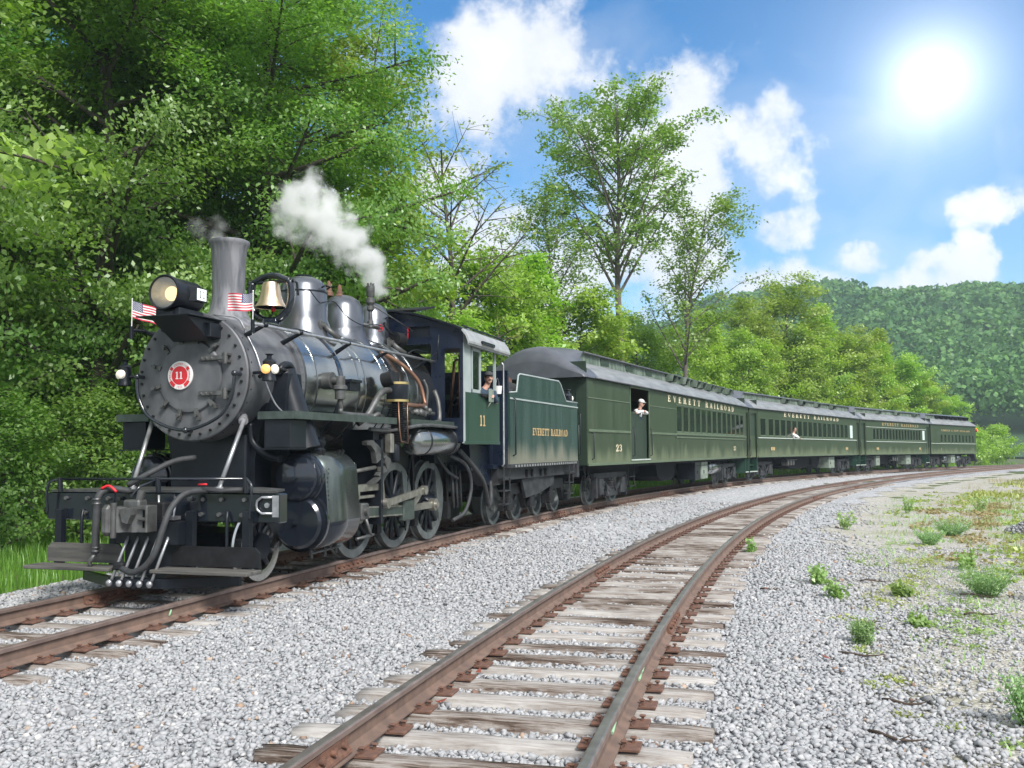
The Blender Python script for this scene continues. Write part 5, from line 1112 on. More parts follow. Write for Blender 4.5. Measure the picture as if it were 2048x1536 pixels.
def make_car(s0, s1, label, spec):
    mw, L = chord(s0, s1)
    car = thing(spec['name'], label, 'railway car', mw, 'green cars of the train')
    W = 1.5; zs, ze = 1.14, 3.50; zb, zt = spec['win_z']
    x0, x1 = spec['body']; x1 = L - x1
    wins = spec['wins']
    holes = sorted([(a, c, zb, zt) for a, c in wins] + spec.get('holes', []))
    side_mats = spec.get('mat', 'coach_green')
    for sg in (1, -1):
        m = MB(); wi, wo_ = (W - .03) * sg, W * sg
        xs = x0
        for (a, c, h0, h1) in holes:
            m.box(xs, a, wi, wo_, zs, ze); m.box(a, c, wi, wo_, zs, h0); m.box(a, c, wi, wo_, h1, ze); xs = c
        m.box(xs, x1, wi, wo_, zs, ze)
        sd = part(m, 'car_side', side_mats, car)
        for (z, h, p) in spec['belts']:
            for a, c in spec.get('belt_runs', [(x0, x1)]): t = MB(); t.box(a, c, W * sg, (W + p) * sg, z, z + h, .004); part(t, 'belt_rail', spec.get('belt_mat', 'coach_trim'), sd)
        t = MB(); t.box(x0, x1, W * sg, (W + .03) * sg, zs - .015, zs + .05, .006); part(t, 'side_sill', 'coach_trim', sd)
        if sg > 0:
            r = MB()
            for x in spec.get('rivx', []): r.rivets([(x, W, z) for z in np.arange(zs + .1, zb - .06, .07)], .011, (0, 1, 0))
            if spec.get('rivx'): tag(part(r, 'rivet_rows', side_mats, sd), kind='stuff')
        # windows
        for (a, c) in wins:
            wd = c - a
            key = ('win', round(wd, 2), zb, zt)
            def mk(wd=wd):
                f = MB(); e = .022
                f.box(0, e, -.028, -.006, zb, zt); f.box(wd - e, wd, -.028, -.006, zb, zt); f.box(e, wd - e, -.028, -.006, zt - e, zt); f.box(e, wd - e, -.028, -.006, zb, zb + .05)
                return f.mesh('window', 'coach_trim')
            def mkp(wd=wd):
                f = MB(); f.box(.022, wd - .022, -.022, -.018, zb + .05, zt - .022); return f.mesh('pane', 'window_glass')
            M4 = Matrix.Translation((a, -W, 0)) if sg > 0 else Matrix.Translation((c, W, 0)) @ Matrix.Rotation(math.pi, 4, 'Z')
            o = put('window', shared(key, mk), car, M4)
            if spec.get('glazed', True): put('pane', shared(key + ('p',), mkp), o)
    # shell: floor, ceiling, ends, inside
    m = MB(); m.box(x0, x1, -W + .03, W - .03, zs, zs + .06); part(m, 'floor', 'interior', car)
    m = MB(); m.box(x0, x1, -W + .03, W - .03, ze - .02, ze); part(m, 'ceiling', 'interior_wood', car)
    for xe in (x0, x1):
        m = MB(); m.box(xe - .02, xe + .02, -W + .03, W - .03, zs, 3.9); part(m, 'end_wall', 'coach_dark', car)
    if spec.get('seats'):
        a, c, st = spec['seats']; x = a
        def mks():
            f = MB()
            for sg in (1, -1): f.box(0, .12, .35 * sg, 1.35 * sg, zs + .06, 2.32, .03); f.box(-.45, 0, .35 * sg, 1.35 * sg, zs + .3, zs + .46, .03)
            return f.mesh('seat_pair', 'seat_fabric')
        while x < c: put('seat_pair', shared(('seat',), mks), car, Matrix.Translation((x, 0, 0))); x += st
    rf = car_roof(car, L, spec.get('hood_ends', (True, True)), spec.get('hood', .8))
    # clerestory windows and vents
    for (x, wd) in spec.get('clere', []):
        for sg in (1, -1): f = MB(); f.box(x, x + wd, .955 * sg, .975 * sg, 4.02, 4.19); part(f, 'clerestory_window', 'coach_dark', rf)
    for x in spec.get('vents', []):
        v = MB(); ww = spec.get('vent_w', .55); v.prism([(.96, 3.97), (.96, 4.22), (1.26, 4.19), (1.2, 3.97)], 'x', x, x + .03); v.prism([(.96, 3.97), (.96, 4.22), (1.26, 4.19), (1.2, 3.97)], 'x', x + ww, x + ww + .03); v.box(x, x + ww, .96, 1.27, 4.19, 4.225)
        v2 = MB(); v2.box(x + .03, x + ww, .962, 1.12, 4.0, 4.18)
        vo = part(v, 'roof_vent', spec.get('vent_mat', 'clere_green'), rf); part(v2, 'vent_mouth', 'black', vo)
    f = MB(); 
    for sg in (1, -1): f.tube([(spec.get('hood', .8), 1.04 * sg, 4.245), (L - spec.get('hood', .8), 1.04 * sg, 4.245)], .022, 6); f.tube([(.4, 1.6 * sg, 3.47), (L - .4, 1.6 * sg, 3.47)], .02, 6)
    part(f, 'drip_rail', 'car_hood', rf)
    # vestibules with their doors, steps
    for (va, vc) in spec.get('vest', []):
        va = L + va if va < 0 else va; vc = L + vc if vc <= 0 else vc
        for sg in (1, -1):
            m = MB(); m.box(va, vc, (W - .06) * sg, (W - .04) * sg, 3.2, 3.3); m.box(va, va + .10, (W - .04) * sg, (W - .005) * sg, 1.12, 3.5); m.box(vc - .10, vc, (W - .04) * sg, (W - .005) * sg, 1.12, 3.5); m.box(va + .10, vc - .10, (W - .04) * sg, (W - .005) * sg, 3.25, 3.5)
            v = part(m, 'vestibule', 'coach_green', car)
            m = MB(); m.box(va + .12, vc - .12, (W - .10) * sg, (W - .07) * sg, 1.14, 2.15); m.box(va + .10, va + .16, (W - .10) * sg, (W - .07) * sg, 2.15, 3.25); m.box(vc - .16, vc - .10, (W - .10) * sg, (W - .07) * sg, 2.15, 3.25); m.box(va + .10, vc - .10, (W - .10) * sg, (W - .07) * sg, 3.2, 3.25); d = part(m, 'door', 'coach_green', v)
            m = MB(); m.box(va + .16, vc - .16, (W - .09) * sg, (W - .085) * sg, 2.15, 3.2); part(m, 'pane', 'coach_dark', d)
            m = MB(); m.box(va + .05, vc - .05, 1.02 * sg, 1.42 * sg, .46, .50); m.box(va + .05, vc - .05, .9 * sg, 1.3 * sg, .74, .78); m.prism([(va, 1.10), (va + .04, 1.10), (va + .04, .42), (va, .42)], 'w', .85 * sg, 1.45 * sg); m.prism([(vc - .04, 1.10), (vc, 1.10), (vc, .42), (vc - .04, .42)], 'w', .85 * sg, 1.45 * sg); m.box(va, vc, .7 * sg, .75 * sg, .42, 1.1); st_ = part(m, 'steps', 'cab_green', v)
            m = MB(); m.box(va + .02, vc - .02, 1.38 * sg, 1.46 * sg, .44, .48, .004); part(m, 'step_edge', 'coach_pale', st_)
            m = MB(); m.tube([(va - .03, W * sg, 2.0), (va - .05, (W + .05) * sg, 1.95), (va - .05, (W + .05) * sg, 1.25), (va - .03, W * sg, 1.2)], .014, 6); part(m, 'grab_iron', 'black', v)
    # diaphragms and end hardware
    m = MB()
    for x in (-.18, L + .02): m.box(x, x + .16, -.55, .55, 1.0, 3.3, .02); m.box(x - .05, x + .2, -.12, .12, .72, .95)
    part(m, 'diaphragm', 'black', car)
    # underframe
    m = MB(); m.box(.3, L - .3, -.35, .35, .72, 1.12); m.box(.2, L - .2, -1.3, 1.3, 1.04, 1.13); part(m, 'underframe', 'underbody', car)
    for x in spec['trucks']: truck(car, x if x > 0 else L + x, spec.get('wb', 1.95), 'car')
    for (kind, a, c, mt) in spec['gear']:
        m = MB()
        if kind == 'tank':
            m.lathe([(.0001, a), (.22, a + .03), (.27, a + .12), (.27, c - .12), (.22, c - .03), (.0001, c)], (0, 1.02, .78), (1, 0, 0), 24); g = part(m, 'underfloor_tank', mt, car)
            m = MB()
            for x in (a + .3, c - .3): m.lathe([(.272, x), (.28, x + .01), (.28, x + .05), (.272, x + .06)], (0, 1.02, .78), (1, 0, 0), 20)
            part(m, 'tank_strap', 'black', g)
        elif kind == 'box':
            m.box(a, c, .55, 1.28, .38, 1.10, .015); g = part(m, 'equipment_box', mt, car); m = MB(); m.box(a + .3, a + .36, 1.28, 1.30, .6, .72); m.box(a + .02, c - .02, 1.28, 1.285, .9, .92); part(m, 'latch', 'iron', g)
        elif kind == 'deep':
            m.prism([(a, 1.1), (c, 1.1), (c - .2, .62), (c - .7, .45), (a + .7, .45), (a + .2, .62)], 'w', -.5, .95); part(m, 'equipment_housing', mt, car)
        elif kind == 'cyls':
            for i in range(3): m.lathe([(.0001, 0), (.14, 0), (.15, .02), (.15, .35), (.0001, .37)], (a + .2 + i * .45, .9, .8), (0, 1, 0), 14)
            m.tube([(a, 1.2, .95), (c, 1.2, .95)], .03, 6); part(m, 'brake_cylinders', mt, car)
    for (t, a, c, z0, z1, mt, gp) in spec['text']: letters('side_lettering', t, a, c, z0, z1, W, mt, car, gap=gp)
    return car, mw, L

c1spec = dict(name='combine_car', body=(.04, .7), win_z=(2.13, 3.07), wins=[(8.84 + i * .893, 8.84 + i * .893 + .72) for i in range(13)], holes=[(3.66, 5.52, 1.22, 3.40)], glazed=True,
              belts=[(2.03, .07, .035), (2.92, .03, .02)], belt_runs=[(.05, 3.6), (5.58, 8.75)], seats=(9.2, 19.8, 1.0), hood=1.0, rivx=[.12, 3.58, 5.62, 8.74, 13.2, 20.5],
              clere=[(2.6, .7), (4.9, .7), (7.0, .7)], vents=[9.4, 11.2, 12.9, 13.8, 15.2, 17.0, 18.6], trucks=(2.9, -2.9), wb=1.95, vest=[(-.72, 0)],
              gear=[('deep', 8.0, 10.6, 'underbody'), ('box', 12.1, 12.9, 'black'), ('box', 13.1, 14.1, 'box_pale'), ('tank', 14.6, 16.6, 'jacket')],
              text=[('EVERETT RAILROAD', 7.72, 18.2, 3.165, 3.385, 'cream', .55), ('23', 2.28, 2.82, 1.50, 1.70, 'cream', .1), ('23', 18.0, 18.5, 1.48, 1.66, 'cream', .1)])
car1, C1M, C1L = make_car(11.57, 33.05, 'green combine car with half open baggage door, next to the tender', c1spec)
for z0, z1, p_ in ((2.05, 2.12, .045), (1.94, 1.99, .035), (3.08, 3.11, .02)): t = MB(); t.box(8.7, 20.6, 1.5, 1.5 + p_, z0, z1, .004); part(t, 'window_sill', 'coach_trim', car1)
for w in (1.5, -1.5):
    sg = 1 if w > 0 else -1
    g = MB()
    g.box(3.70, 5.48, 1.40 * sg, 1.44 * sg, 1.24, 1.30); g.box(3.70, 5.48, 1.38 * sg, 1.46 * sg, 2.63, 2.69, .006); g = part(g, 'half_door', 'coach_dark', car1)
    for i in range(14): t = MB(); t.box(3.70 + i * .1275, 3.70 + i * .1275 + .112, 1.405 * sg, 1.435 * sg, 1.30, 2.63); part(t, 'slat', 'coach_dark', g)
t = MB(); t.box(3.62, 5.56, 1.50, 1.52, 3.40, 3.46); t.box(3.62, 3.66, 1.5, 1.515, 1.2, 3.40); t.box(5.52, 5.56, 1.5, 1.515, 1.2, 3.40); part(t, 'door_frame', 'coach_trim', car1)
t = MB(); t.box(3.64, 5.54, 1.5, 1.54, 1.22, 1.26); part(t, 'door_threshold', 'coach_pale', car1)
for x in (3.85, 5.62, .34): 
    t = MB(); z0, z1 = (1.35, 2.2) if x > 1 else (1.3, 2.0); t.tube([(x, 1.5, z1), (x, 1.56, z1 - .02), (x, 1.56, z0 + .02), (x, 1.5, z0)], .016, 6); part(t, 'grab_iron', 'black', car1)
t = MB()
for x in (3.95, 4.5): t.bar((x, 1.3, 1.1), (x, 1.3, .42), .04, .02, up=(1, 0, 0))
for z in (.44, .72): t.box(3.95, 4.5, 1.24, 1.36, z, z + .03)
part(t, 'door_steps', 'iron', car1)
for x in (.0,):
    t = MB(); t.box(-.05, .03, -.5, .5, 1.15, 3.2); t.box(-.02, .02, 1.2, 1.5, 1.15, 3.7); t.tube([(-.06, 1.3, 2.2), (-.1, 1.3, 2.2), (-.1, 1.3, 1.3), (-.06, 1.3, 1.3)], .015, 6); part(t, 'end_door', 'coach_dark', car1)
    t = MB()
    for xx in (.08, .36): t.bar((xx, 1.38, 1.1), (xx, 1.38, .46), .03, .015, up=(1, 0, 0))
    for z in (.47, .75): t.box(.08, .36, 1.3, 1.44, z, z + .025)
    part(t, 'corner_steps', 'iron', car1)

def win_row(a, c, n, frac=.80): 
    p = (c - a) / n; return [(a + i * p, a + i * p + p * frac) for i in range(n)]
marks = lambda x, z=1.50: []
c2spec = dict(name='passenger_coach', body=(1.22, 1.0), win_z=(2.16, 3.04), wins=[(1.62, 2.42)] + win_row(2.82, 18.1, 16), belts=[(2.05, .045, .04)], belt_mat='coach_pale', seats=(2.4, 18.6, 1.0), rivx=[], hood=.7,
              vents=[6.4, 9.4, 12.4, 15.6], vent_w=.8, trucks=(2.9, -2.9), vest=[(.12, 1.2), (-.98, -.02)], gear=[('cyls', 6.4, 8.2, 'iron_light'), ('deep', 7.0, 11.4, 'underbody'), ('deep', 11.6, 13.4, 'underbody'), ('box', 14.2, 15.4, 'box_pale')],
              text=[('EVERETT RAILROAD', 5.26, 15.75, 3.2, 3.4, 'cream', .5)])
car2, C2M, C2L = make_car(33.3, 54.2, 'green coach with a passenger leaning out, behind the combine car', c2spec)
c3spec = dict(name='passenger_coach', body=(1.15, .9), win_z=(2.12, 2.92), wins=win_row(2.5, 13.0, 16, .78), belts=[(2.0, .04, .035), (2.98, .03, .03)], belt_mat='coach_pale', seats=(2.4, 13.4, .75), hood=.6,
              vents=[4.6, 8.4, 12.6], vent_w=.6, trucks=(2.3, -2.4), wb=1.7, vest=[(.1, 1.12), (-.9, -.02)], gear=[('deep', 4.4, 7.4, 'underbody'), ('box', 3.6, 4.3, 'box_pale'), ('box', 10.0, 11.0, 'box_pale'), ('cyls', 7.0, 8.4, 'iron_light')],
              text=[('EVERETT RAILROAD', 4.36, 12.35, 3.14, 3.33, 'gold', .5)])
car3, C3M, C3L = make_car(54.35, 69.4, 'green coach without leaning passengers, third car of the train', c3spec)
c4spec = dict(name='passenger_coach', body=(.1, .05), win_z=(2.02, 2.70), wins=[(2.3 + i * .86, 2.3 + i * .86 + .46) for i in range(10)], belts=[(1.94, .035, .03)], belt_mat='coach_pale', seats=(2.4, 10, 1.0), hood=.5,
              vents=[2.6 + i * 1.15 for i in range(7)], vent_w=.6, vent_mat='black', trucks=(1.7, -1.7), wb=1.5, gear=[('tank', 3.6, 4.6, 'jacket'), ('box', 5.2, 6.2, 'box_pale'), ('tank', 6.8, 7.8, 'jacket')],
              text=[('LEHIGH & NEW ENGLAND', 2.5, 9.4, 2.95, 3.09, 'gold', .3)])
car4, C4M, C4L = make_car(69.7, 80.8, 'short green end car with narrow windows at the rear of the train', c4spec)
for par, spots in ((car2, ((3.1, 3.75), (17.3, 17.85))), (car3, ((3.1, 3.6), (12.4, 12.8))), (car4, ((2.35, 2.42), (10.2, 10.25)))):
    for a, c in spots:
        t = MB(); n = 3 if c - a > .2 else 1
        for i in range(n): x = a + (c - a) * i / n; t.box(x, x + (c - a) / n * .62, 1.502, 1.508, 1.46, 1.62)
        part(t, 'car_number', 'gold', par)
t = MB(); t.box(18.4, 19.0, 1.502, 1.512, 2.2, 3.0); part(t, 'frosted_pane', 'frosted', car2)
t = MB(); t.box(13.25, 13.75, 1.505, 1.512, 2.2, 2.9); part(t, 'frosted_pane', 'frosted', car3)
t = MB(); t.lathe([(.09, 3.0), (.09, 3.2), (.05, 3.24), (.0001, 3.24)], (C4L + .2, 1.45, 0), (0, 0, 1), 12); t.tube([(C4L, 1.4, 3.1), (C4L + .2, 1.45, 3.1)], .02, 6); rl = part(t, 'tail_lamp', 'black', car4)
t = MB(); t.ell((C4L + .2, 1.56, 3.12), (.08, .05, .08), 10, 6); t.ell((C4L + .2, 1.45, 3.27), (.06, .06, .06), 10, 6); part(t, 'lamp_lens', 'lamp_red', rl)
t = MB(); t.prism([(C4L, 1.1), (C4L + .35, .45), (C4L + .05, .45), (C4L - .5, 1.1)], 'w', .8, 1.4); part(t, 'rear_steps', 'black', car4)
# ------------------------------------------------------------------ people
def remesh(o, vox):
    m = o.modifiers.new('skin', 'REMESH'); m.mode = 'VOXEL'; m.voxel_size = vox; m.use_smooth_shade = True
    s = o.modifiers.new('soft', 'SMOOTH'); s.factor = .5; s.iterations = 3
def arm_pts(sh, el, wr): return [sh, tuple((np.array(sh) * .5 + np.array(el) * .5)), el, tuple((np.array(el) * .5 + np.array(wr) * .5)), wr]
def hand(b, wr, d):
    """palm, four fingers and a thumb curling along d"""
    d = Vector(d).normalized(); u = Vector((0, 0, 1)); sd = d.cross(u).normalized() if abs(d.z) < .9 else Vector((0, 1, 0)); n = sd.cross(d)
    p = Vector(wr) + d * .045; b.ell(tuple(p), (.042, .038, .028), 10, 6)
    for i, l in enumerate((.065, .075, .07, .055)):
        q = p + d * .03 + sd * (i - 1.5) * .019; b.tube([tuple(q), tuple(q + d * l * .55 - n * .006), tuple(q + d * l * .9 - n * .03)], [.0105, .010, .008], 6)
    q = p - d * .01 + sd * .032; b.tube([tuple(q), tuple(q + sd * .025 + d * .03), tuple(q + sd * .025 + d * .055 - n * .01)], [.013, .012, .009], 6)
def person(mw, label, lean, yaw, larm, rarm, shirt, cap=None, hair='hair', glasses=False, moustache=False, bib=None, sleeves=1.0, vox=.013, brim=True, pitch=0.0, sit=False, leg=1.0):
    """seated or leaning figure from the hips up; local x forward, y left, z up from the hips"""
    lx, ly = lean
    chest = (lx * .6, ly * .6, .36); neck = (lx * .9, ly * .9, .53); head = (lx + .02, ly, .70)
    b = MB(False)
    b.ell((0, 0, .02), (.14, .17, .13)); b.ell((lx * .3, ly * .3, .18), (.125, .155, .17)); b.ell(chest, (.125, .185, .17))
    shl, shr = (lx * .75, ly * .75 + .19, .44), (lx * .75, ly * .75 - .19, .44)
    b.tube([shl, chest, shr], [.065, .10, .065], 10); b.tube([chest, neck, (head[0] - .02, head[1], head[2] - .07)], [.09, .058, .055], 10)
    for sh, (el_, wr_, hd) in ((shl, larm), (shr, rarm)):
        b.tube(arm_pts(sh, el_, wr_), [.058, .052, .042, .038, .028], 8); b.ell(el_, (.043, .043, .043), 8, 6); hand(b, wr_, hd)
    for sg in (1, -1): b.tube([(.02, .09 * sg, -.02), (.42, .11 * sg, .0), (.45, .11 * sg, -.42)] if sit else [(0, .09 * sg, 0), (-.02, .10 * sg, -.46 * leg), (-.03, .10 * sg, -.95 * leg)], [.085, .06, .045], 8)
    if not sit:
        for sg in (1, -1): b.ell((.03, .10 * sg, -1.0 * leg), (.12, .05, .04), 10, 6)
    cy, sy = math.cos(yaw), math.sin(yaw); cp, sp = math.cos(pitch), math.sin(pitch)
    def H(x, y, z):
        x, z = x * cp + z * sp, -x * sp + z * cp
        return (head[0] + x * cy - y * sy, head[1] + x * sy + y * cy, head[2] + z)
    k = len(b.v); b.ell((0, 0, 0), (.092, .074, .115), 18, 12); b.ell((.035, 0, -.065), (.055, .05, .05), 12, 8); b.tube([(.085, 0, .02), (.112, 0, -.022), (.09, 0, -.03)], [.010, .017, .012], 8)
    for sg in (1, -1): b.ell((-.005, .076 * sg, -.005), (.018, .010, .030), 8, 6)
    b.tube([(.078, -.022, -.058), (.088, 0, -.056), (.078, .022, -.058)], .008, 6)
    b.v[k:] = [H(*p) for p in b.v[k:]]
    o = b.build('person', 'skin'); o.matrix_world = mw; remesh(o, vox); tag(o, label, 'person')
    s = MB(False); g = 1.12
    s.ell((0, 0, .02), (.15, .18, .13)); s.ell((lx * .3, ly * .3, .18), (.14, .17, .18)); s.ell(chest, (.14, .20, .175)); s.tube([shl, chest, shr], [.078, .115, .078], 10)
    for sh, (el_, wr_, hd) in ((shl, larm), (shr, rarm)):
        P = arm_pts(sh, el_, wr_); s.tube(P[:5] if sleeves > .9 else P[:2] + [tuple(np.array(P[1]) * .4 + np.array(P[2]) * .6)], [.075, .066, .056, .05, .04][:5 if sleeves > .9 else 3], 8)
    so = s.build('shirt', shirt, o); remesh(so, vox)
    if bib:
        s = MB(False); s.ell((lx * .5 + .03, ly * .5, .25), (.125, .15, .16)); s.ell((0, 0, .0), (.16, .19, .15)); 
        for sg in (1, -1): s.tube([(lx * .6 + .12, ly * .6 + .07 * sg, .34), (lx * .8 + .06, ly * .8 + .09 * sg, .5), (lx * .7 - .09, ly * .7 + .06 * sg, .48)], .022, 6)
        bo = s.build('overalls', bib, o); remesh(bo, vox)
    s = MB(False)
    for sg in (1, -1): s.tube([(.0, .09 * sg, .02), (.42, .11 * sg, .0), (.45, .11 * sg, -.36)] if sit else [(0, .09 * sg, .04), (-.02, .10 * sg, -.46 * leg), (-.03, .10 * sg, -.90 * leg)], [.105, .082, .066], 8)
    s.ell((0, 0, .0), (.155, .185, .13)); to = s.build('trousers', 'denim', o); remesh(to, vox)
    h = MB(False); k = 0
    h.ell((-.012, 0, .028), (.094, .081, .104), 16, 10)
    h.v = [H(*p) for p in h.v if True]
    # keep hair off the face
    h.f = [f for f in h.f if sum(((np.array(h.v[i]) - np.array(head)) @ np.array([cy, sy, 0])) for i in f) / len(f) < .055 or np.mean([h.v[i][2] for i in f]) > head[2] + .075]
    h.sm = h.sm[:len(h.f)]; h.mi = h.mi[:len(h.f)]; h.build('hair', hair, o, fix=False)
    e = MB(False)
    for sg in (1, -1):
        if glasses: e.ell((.088, .032 * sg, .012), (.012, .026, .019), 10, 6)
        else: e.ell((.083, .030 * sg, .012), (.008, .013, .007), 8, 6); e.tube([(.085, .018 * sg, .034), (.084, .044 * sg, .032)], .006, 5)
    if glasses: e.tube([(.1, -.03, .018), (.1, .03, .018)], .005, 5); e.tube([(.088, .05, .016), (0, .08, .016)], .004, 5)
    if moustache: e.tube([(.088, -.034, -.046), (.104, 0, -.036), (.088, .034, -.046)], [.006, .012, .006], 6)
    e.v = [H(*p) for p in e.v]; e.build('face_detail', 'hair', o, fix=False)
    if cap:
        c = MB(False); c.ell((-.008, 0, .062), (.103, .09, .075), 16, 8); c.f = [f for f in c.f if np.mean([c.v[i][2] for i in f]) > .04]; c.sm = c.sm[:len(c.f)]; c.mi = c.mi[:len(c.f)]
        if brim: c.prism([(.07, -.07), (.12, -.055), (.15, -.02), (.15, .02), (.12, .055), (.07, .07)], 'z', .048, .056)
        c.v = [H(*p) for p in c.v]; c.build('cap', cap, o, fix=False)
    return o
person(LM @ Matrix.Translation((7.46, -1.02, 2.26)) @ Matrix.Rotation(R(-150), 4, 'Z'), 'engineer in grey cap and blue shirt leaning out of the cab window', (.06, .42), R(2), ((.10, .56, .24), (.28, .46, .35), (1, -.3, -.2)), ((.12, -.28, .2), (.3, -.2, .3), (1, 0, 0)), 'denim', cap='cap_grey', moustache=True, bib='denim', sit=True)
person(C1M @ Matrix.Translation((4.86, -1.17, 2.28)) @ Matrix.Rotation(R(-100), 4, 'Z'), 'crew member in white shirt and white cap leaning on the half door', (.26, .06), R(8), ((.36, -.26 + .55, .40), (.42, .02, .44), (0, -1, -.1)), ((.36, -.42, .40), (.44, -.12, .45), (0, 1, -.1)), 'shirt_white', cap='shirt_white', glasses=True, bib='denim', pitch=.25)
person(C2M @ Matrix.Translation((6.75, -1.24, 1.86)) @ Matrix.Rotation(R(-80), 4, 'Z'), 'passenger with dark hair and pale shirt leaning out of a coach window', (.32, .02), R(-50), ((.40, .24, .36), (.52, .08, .28), (.3, -1, -.2)), ((.40, -.22, .34), (.55, -.1, .26), (.3, .6, -.4)), 'shirt_white', leg=.62)
seat_people = [(C2M, 3.05, 'shirt_white', 'passenger in white seated at the foremost window of the coach with the leaning passenger'), (C2M, 5.05, 'shirt_pink', 'passenger in pale top seated just ahead of the leaning passenger'), (C2M, 9.05, 'shirt_white', 'passenger in white seated behind the leaning passenger'), (C2M, 12.0, 'frosted', 'passenger in pale blue top in the rear half of the coach with the leaning passenger'),
               (C2M, 15.0, 'shirt_pink', 'passenger in pale top near the rear end of the coach with the leaning passenger'), (C1M, 13.35, 'shirt_white', 'passenger in white inside the combine car window row'), (C3M, 5.2, 'shirt_white', 'passenger in white seated in the third car')]
for mw, x, shirt, lab in seat_people:
    person(mw @ Matrix.Translation((x, -.98, 1.62)) @ Matrix.Rotation(math.pi, 4, 'Z'), lab, (.02, 0), R(18), ((.1, .26, .2), (.3, .2, .15), (1, 0, 0)), ((.1, -.26, .2), (.3, -.2, .15), (1, 0, 0)), shirt, vox=.03, brim=False, sit=True)

# ------------------------------------------------------------------ flags on the front
def flag(mw, label, dirv, ln=.34, ht=.215, droop=0.0):
    f = thing('flag', label, 'flag', mw, 'flags on the locomotive front')
    b = MB(); b.cyl((0, 0, -.10), (0, 0, .42), .006, n=6); b.ell((0, 0, .43), (.01, .01, .012), 6, 4); part(b, 'staff', 'white', f)
    nx, nz = 26, 13; b = MB(); dx, dw = dirv
    def pt(i, j):
        u = i / nx; z = .41 - ht * j / nz
        wv = .022 * math.sin(u * 7.5 + j * .12) * min(1, u * 3)
        return (dx * ln * u - dw * wv, dw * ln * u + dx * wv, z - droop * u ** 1.4 - .01 * math.sin(u * 5))
    k = b.pts([pt(i, j) for j in range(nz + 1) for i in range(nx + 1)])
    for j in range(nz):
        for i in range(nx):
            b.cur = 2 if (i < 11 and j < 7) else (0 if j % 2 == 0 else 1)
            q = k + j * (nx + 1) + i; b.face([q, q + 1, q + nx + 2, q + nx + 1], True)
    cl = b.build('cloth', ['flag_red', 'flag_white', 'flag_blue'], f, fix=False)
    s = MB()
    for r_ in range(9):
        for c in range(6 if r_ % 2 == 0 else 5):
            i = .9 + c * 1.75 + (0 if r_ % 2 == 0 else .87); j = .5 + r_ * .72
            p = Vector(pt(i, j)); t = (Vector(pt(i + .5, j)) - p).normalized(); n = t.cross(Vector((0, 0, 1)))
            for sgn in (1, -1):
                P = []
                for a in range(10):
                    rr = .0075 if a % 2 == 0 else .0032; q = p + t * (rr * math.sin(a * math.pi / 5)) + Vector((0, 0, 1)) * (rr * math.cos(a * math.pi / 5)) + n * (.0018 * sgn); P.append(tuple(q))
                s.poly(P)
    s.build('stars', 'flag_white', cl, fix=False)
    return f
flag(LM @ Matrix.Translation((.37, -.88, 3.10)), 'small American flag spread flat beside the smokestack', (-.10, -.995))
flag(LM @ Matrix.Translation((.37, .88, 3.10)), 'small American flag drooping at the far left of the headlight', (.45, .9), ln=.30, droop=.10)
# ------------------------------------------------------------------ tracks
RAILP = [(-.07, -.168), (.07, -.168), (.07, -.158), (.02, -.140), (.009, -.125), (.009, -.055), (.018, -.045), (.036, -.038), (.036, -.010), (.030, -.002), (.020, 0), (-.020, 0), (-.030, -.002), (-.036, -.010), (-.036, -.038), (-.018, -.045), (-.009, -.055), (-.009, -.125), (-.02, -.140), (-.07, -.158)]
def rail(S, P, N, off, s0, s1, parent, run):
    """one rail lofted along the track"""
    ss = np.arange(s0, s1, .5); n = len(RAILP); V = []
    pr = np.array(RAILP)
    for s in ss:
        p, nn = on_path(S, P, N, s)
        V.append(p[None] + nn[None] * (off + pr[:, :1]) + np.array([[0, 0, 1]]) * pr[:, 1:])
    V = np.concatenate(V); m = MB(False); m.v = [tuple(v) for v in V]
    for i in range(len(ss) - 1):
        for j in range(n):
            jj = (j + 1) % n; m.cur = 2 if 9 <= j <= 11 else (1 if 6 <= j <= 14 else 0); m.face([i * n + j, i * n + jj, (i + 1) * n + jj, (i + 1) * n + j], False)
    return m.build('rail', ['rail_web', 'rail_head', run], parent)
def frame_at(S, P, N, s, off=0.0, dz=0.0, yaw=0.0):
    p, n = on_path(S, P, N, s); p = p + n * off
    return Matrix(((n[0], -n[1], 0, p[0]), (n[1], n[0], 0, p[1]), (0, 0, 1, p[2] + dz), (0, 0, 0, 1))) @ Matrix.Rotation(yaw, 4, 'Z')   # local x = towards camera side, y = along the track
def tie_mesh(seed):
    r = random.Random(seed); nx, ny = 16, 4; V = []; L, Wd, H = 2.6, .205, .18
    top = {}; 
    for j in range(ny + 1):
        for i in range(nx + 1):
            x = -L / 2 + L * i / nx; y = -Wd / 2 + Wd * j / ny
            e = (i in (0, nx)); f = (j in (0, ny))
            V.append((x + (r.uniform(-.02, .02) if e else 0), y + (r.uniform(-.012, .012) if f else 0), r.uniform(-.006, .004) - (.014 if f else 0) - (.008 if e else 0)))
    n0 = len(V); F = []
    for j in range(ny):
        for i in range(nx): a = j * (nx + 1) + i; F.append((a, a + 1, a + nx + 2, a + nx + 1))
    ring = [i for i in range(nx + 1)] + [j * (nx + 1) + nx for j in range(1, ny + 1)] + [ny * (nx + 1) + i for i in range(nx - 1, -1, -1)] + [j * (nx + 1) for j in range(ny - 1, 0, -1)]
    base = len(V); V += [(V[i][0], V[i][1] * 1.03, -H) for i in ring]
    for q in range(len(ring)): F.append((ring[q], base + q, base + (q + 1) % len(ring), ring[(q + 1) % len(ring)]))
    tb = .2 + .7 * r.random(); return npmesh('tie', V, F, 'tie_wood', np.clip(np.array([tb] * len(F)) + np.array([r.uniform(-.06, .06) for _ in F]), 0, 1))
TIES = [tie_mesh(100 + i) for i in range(9)]
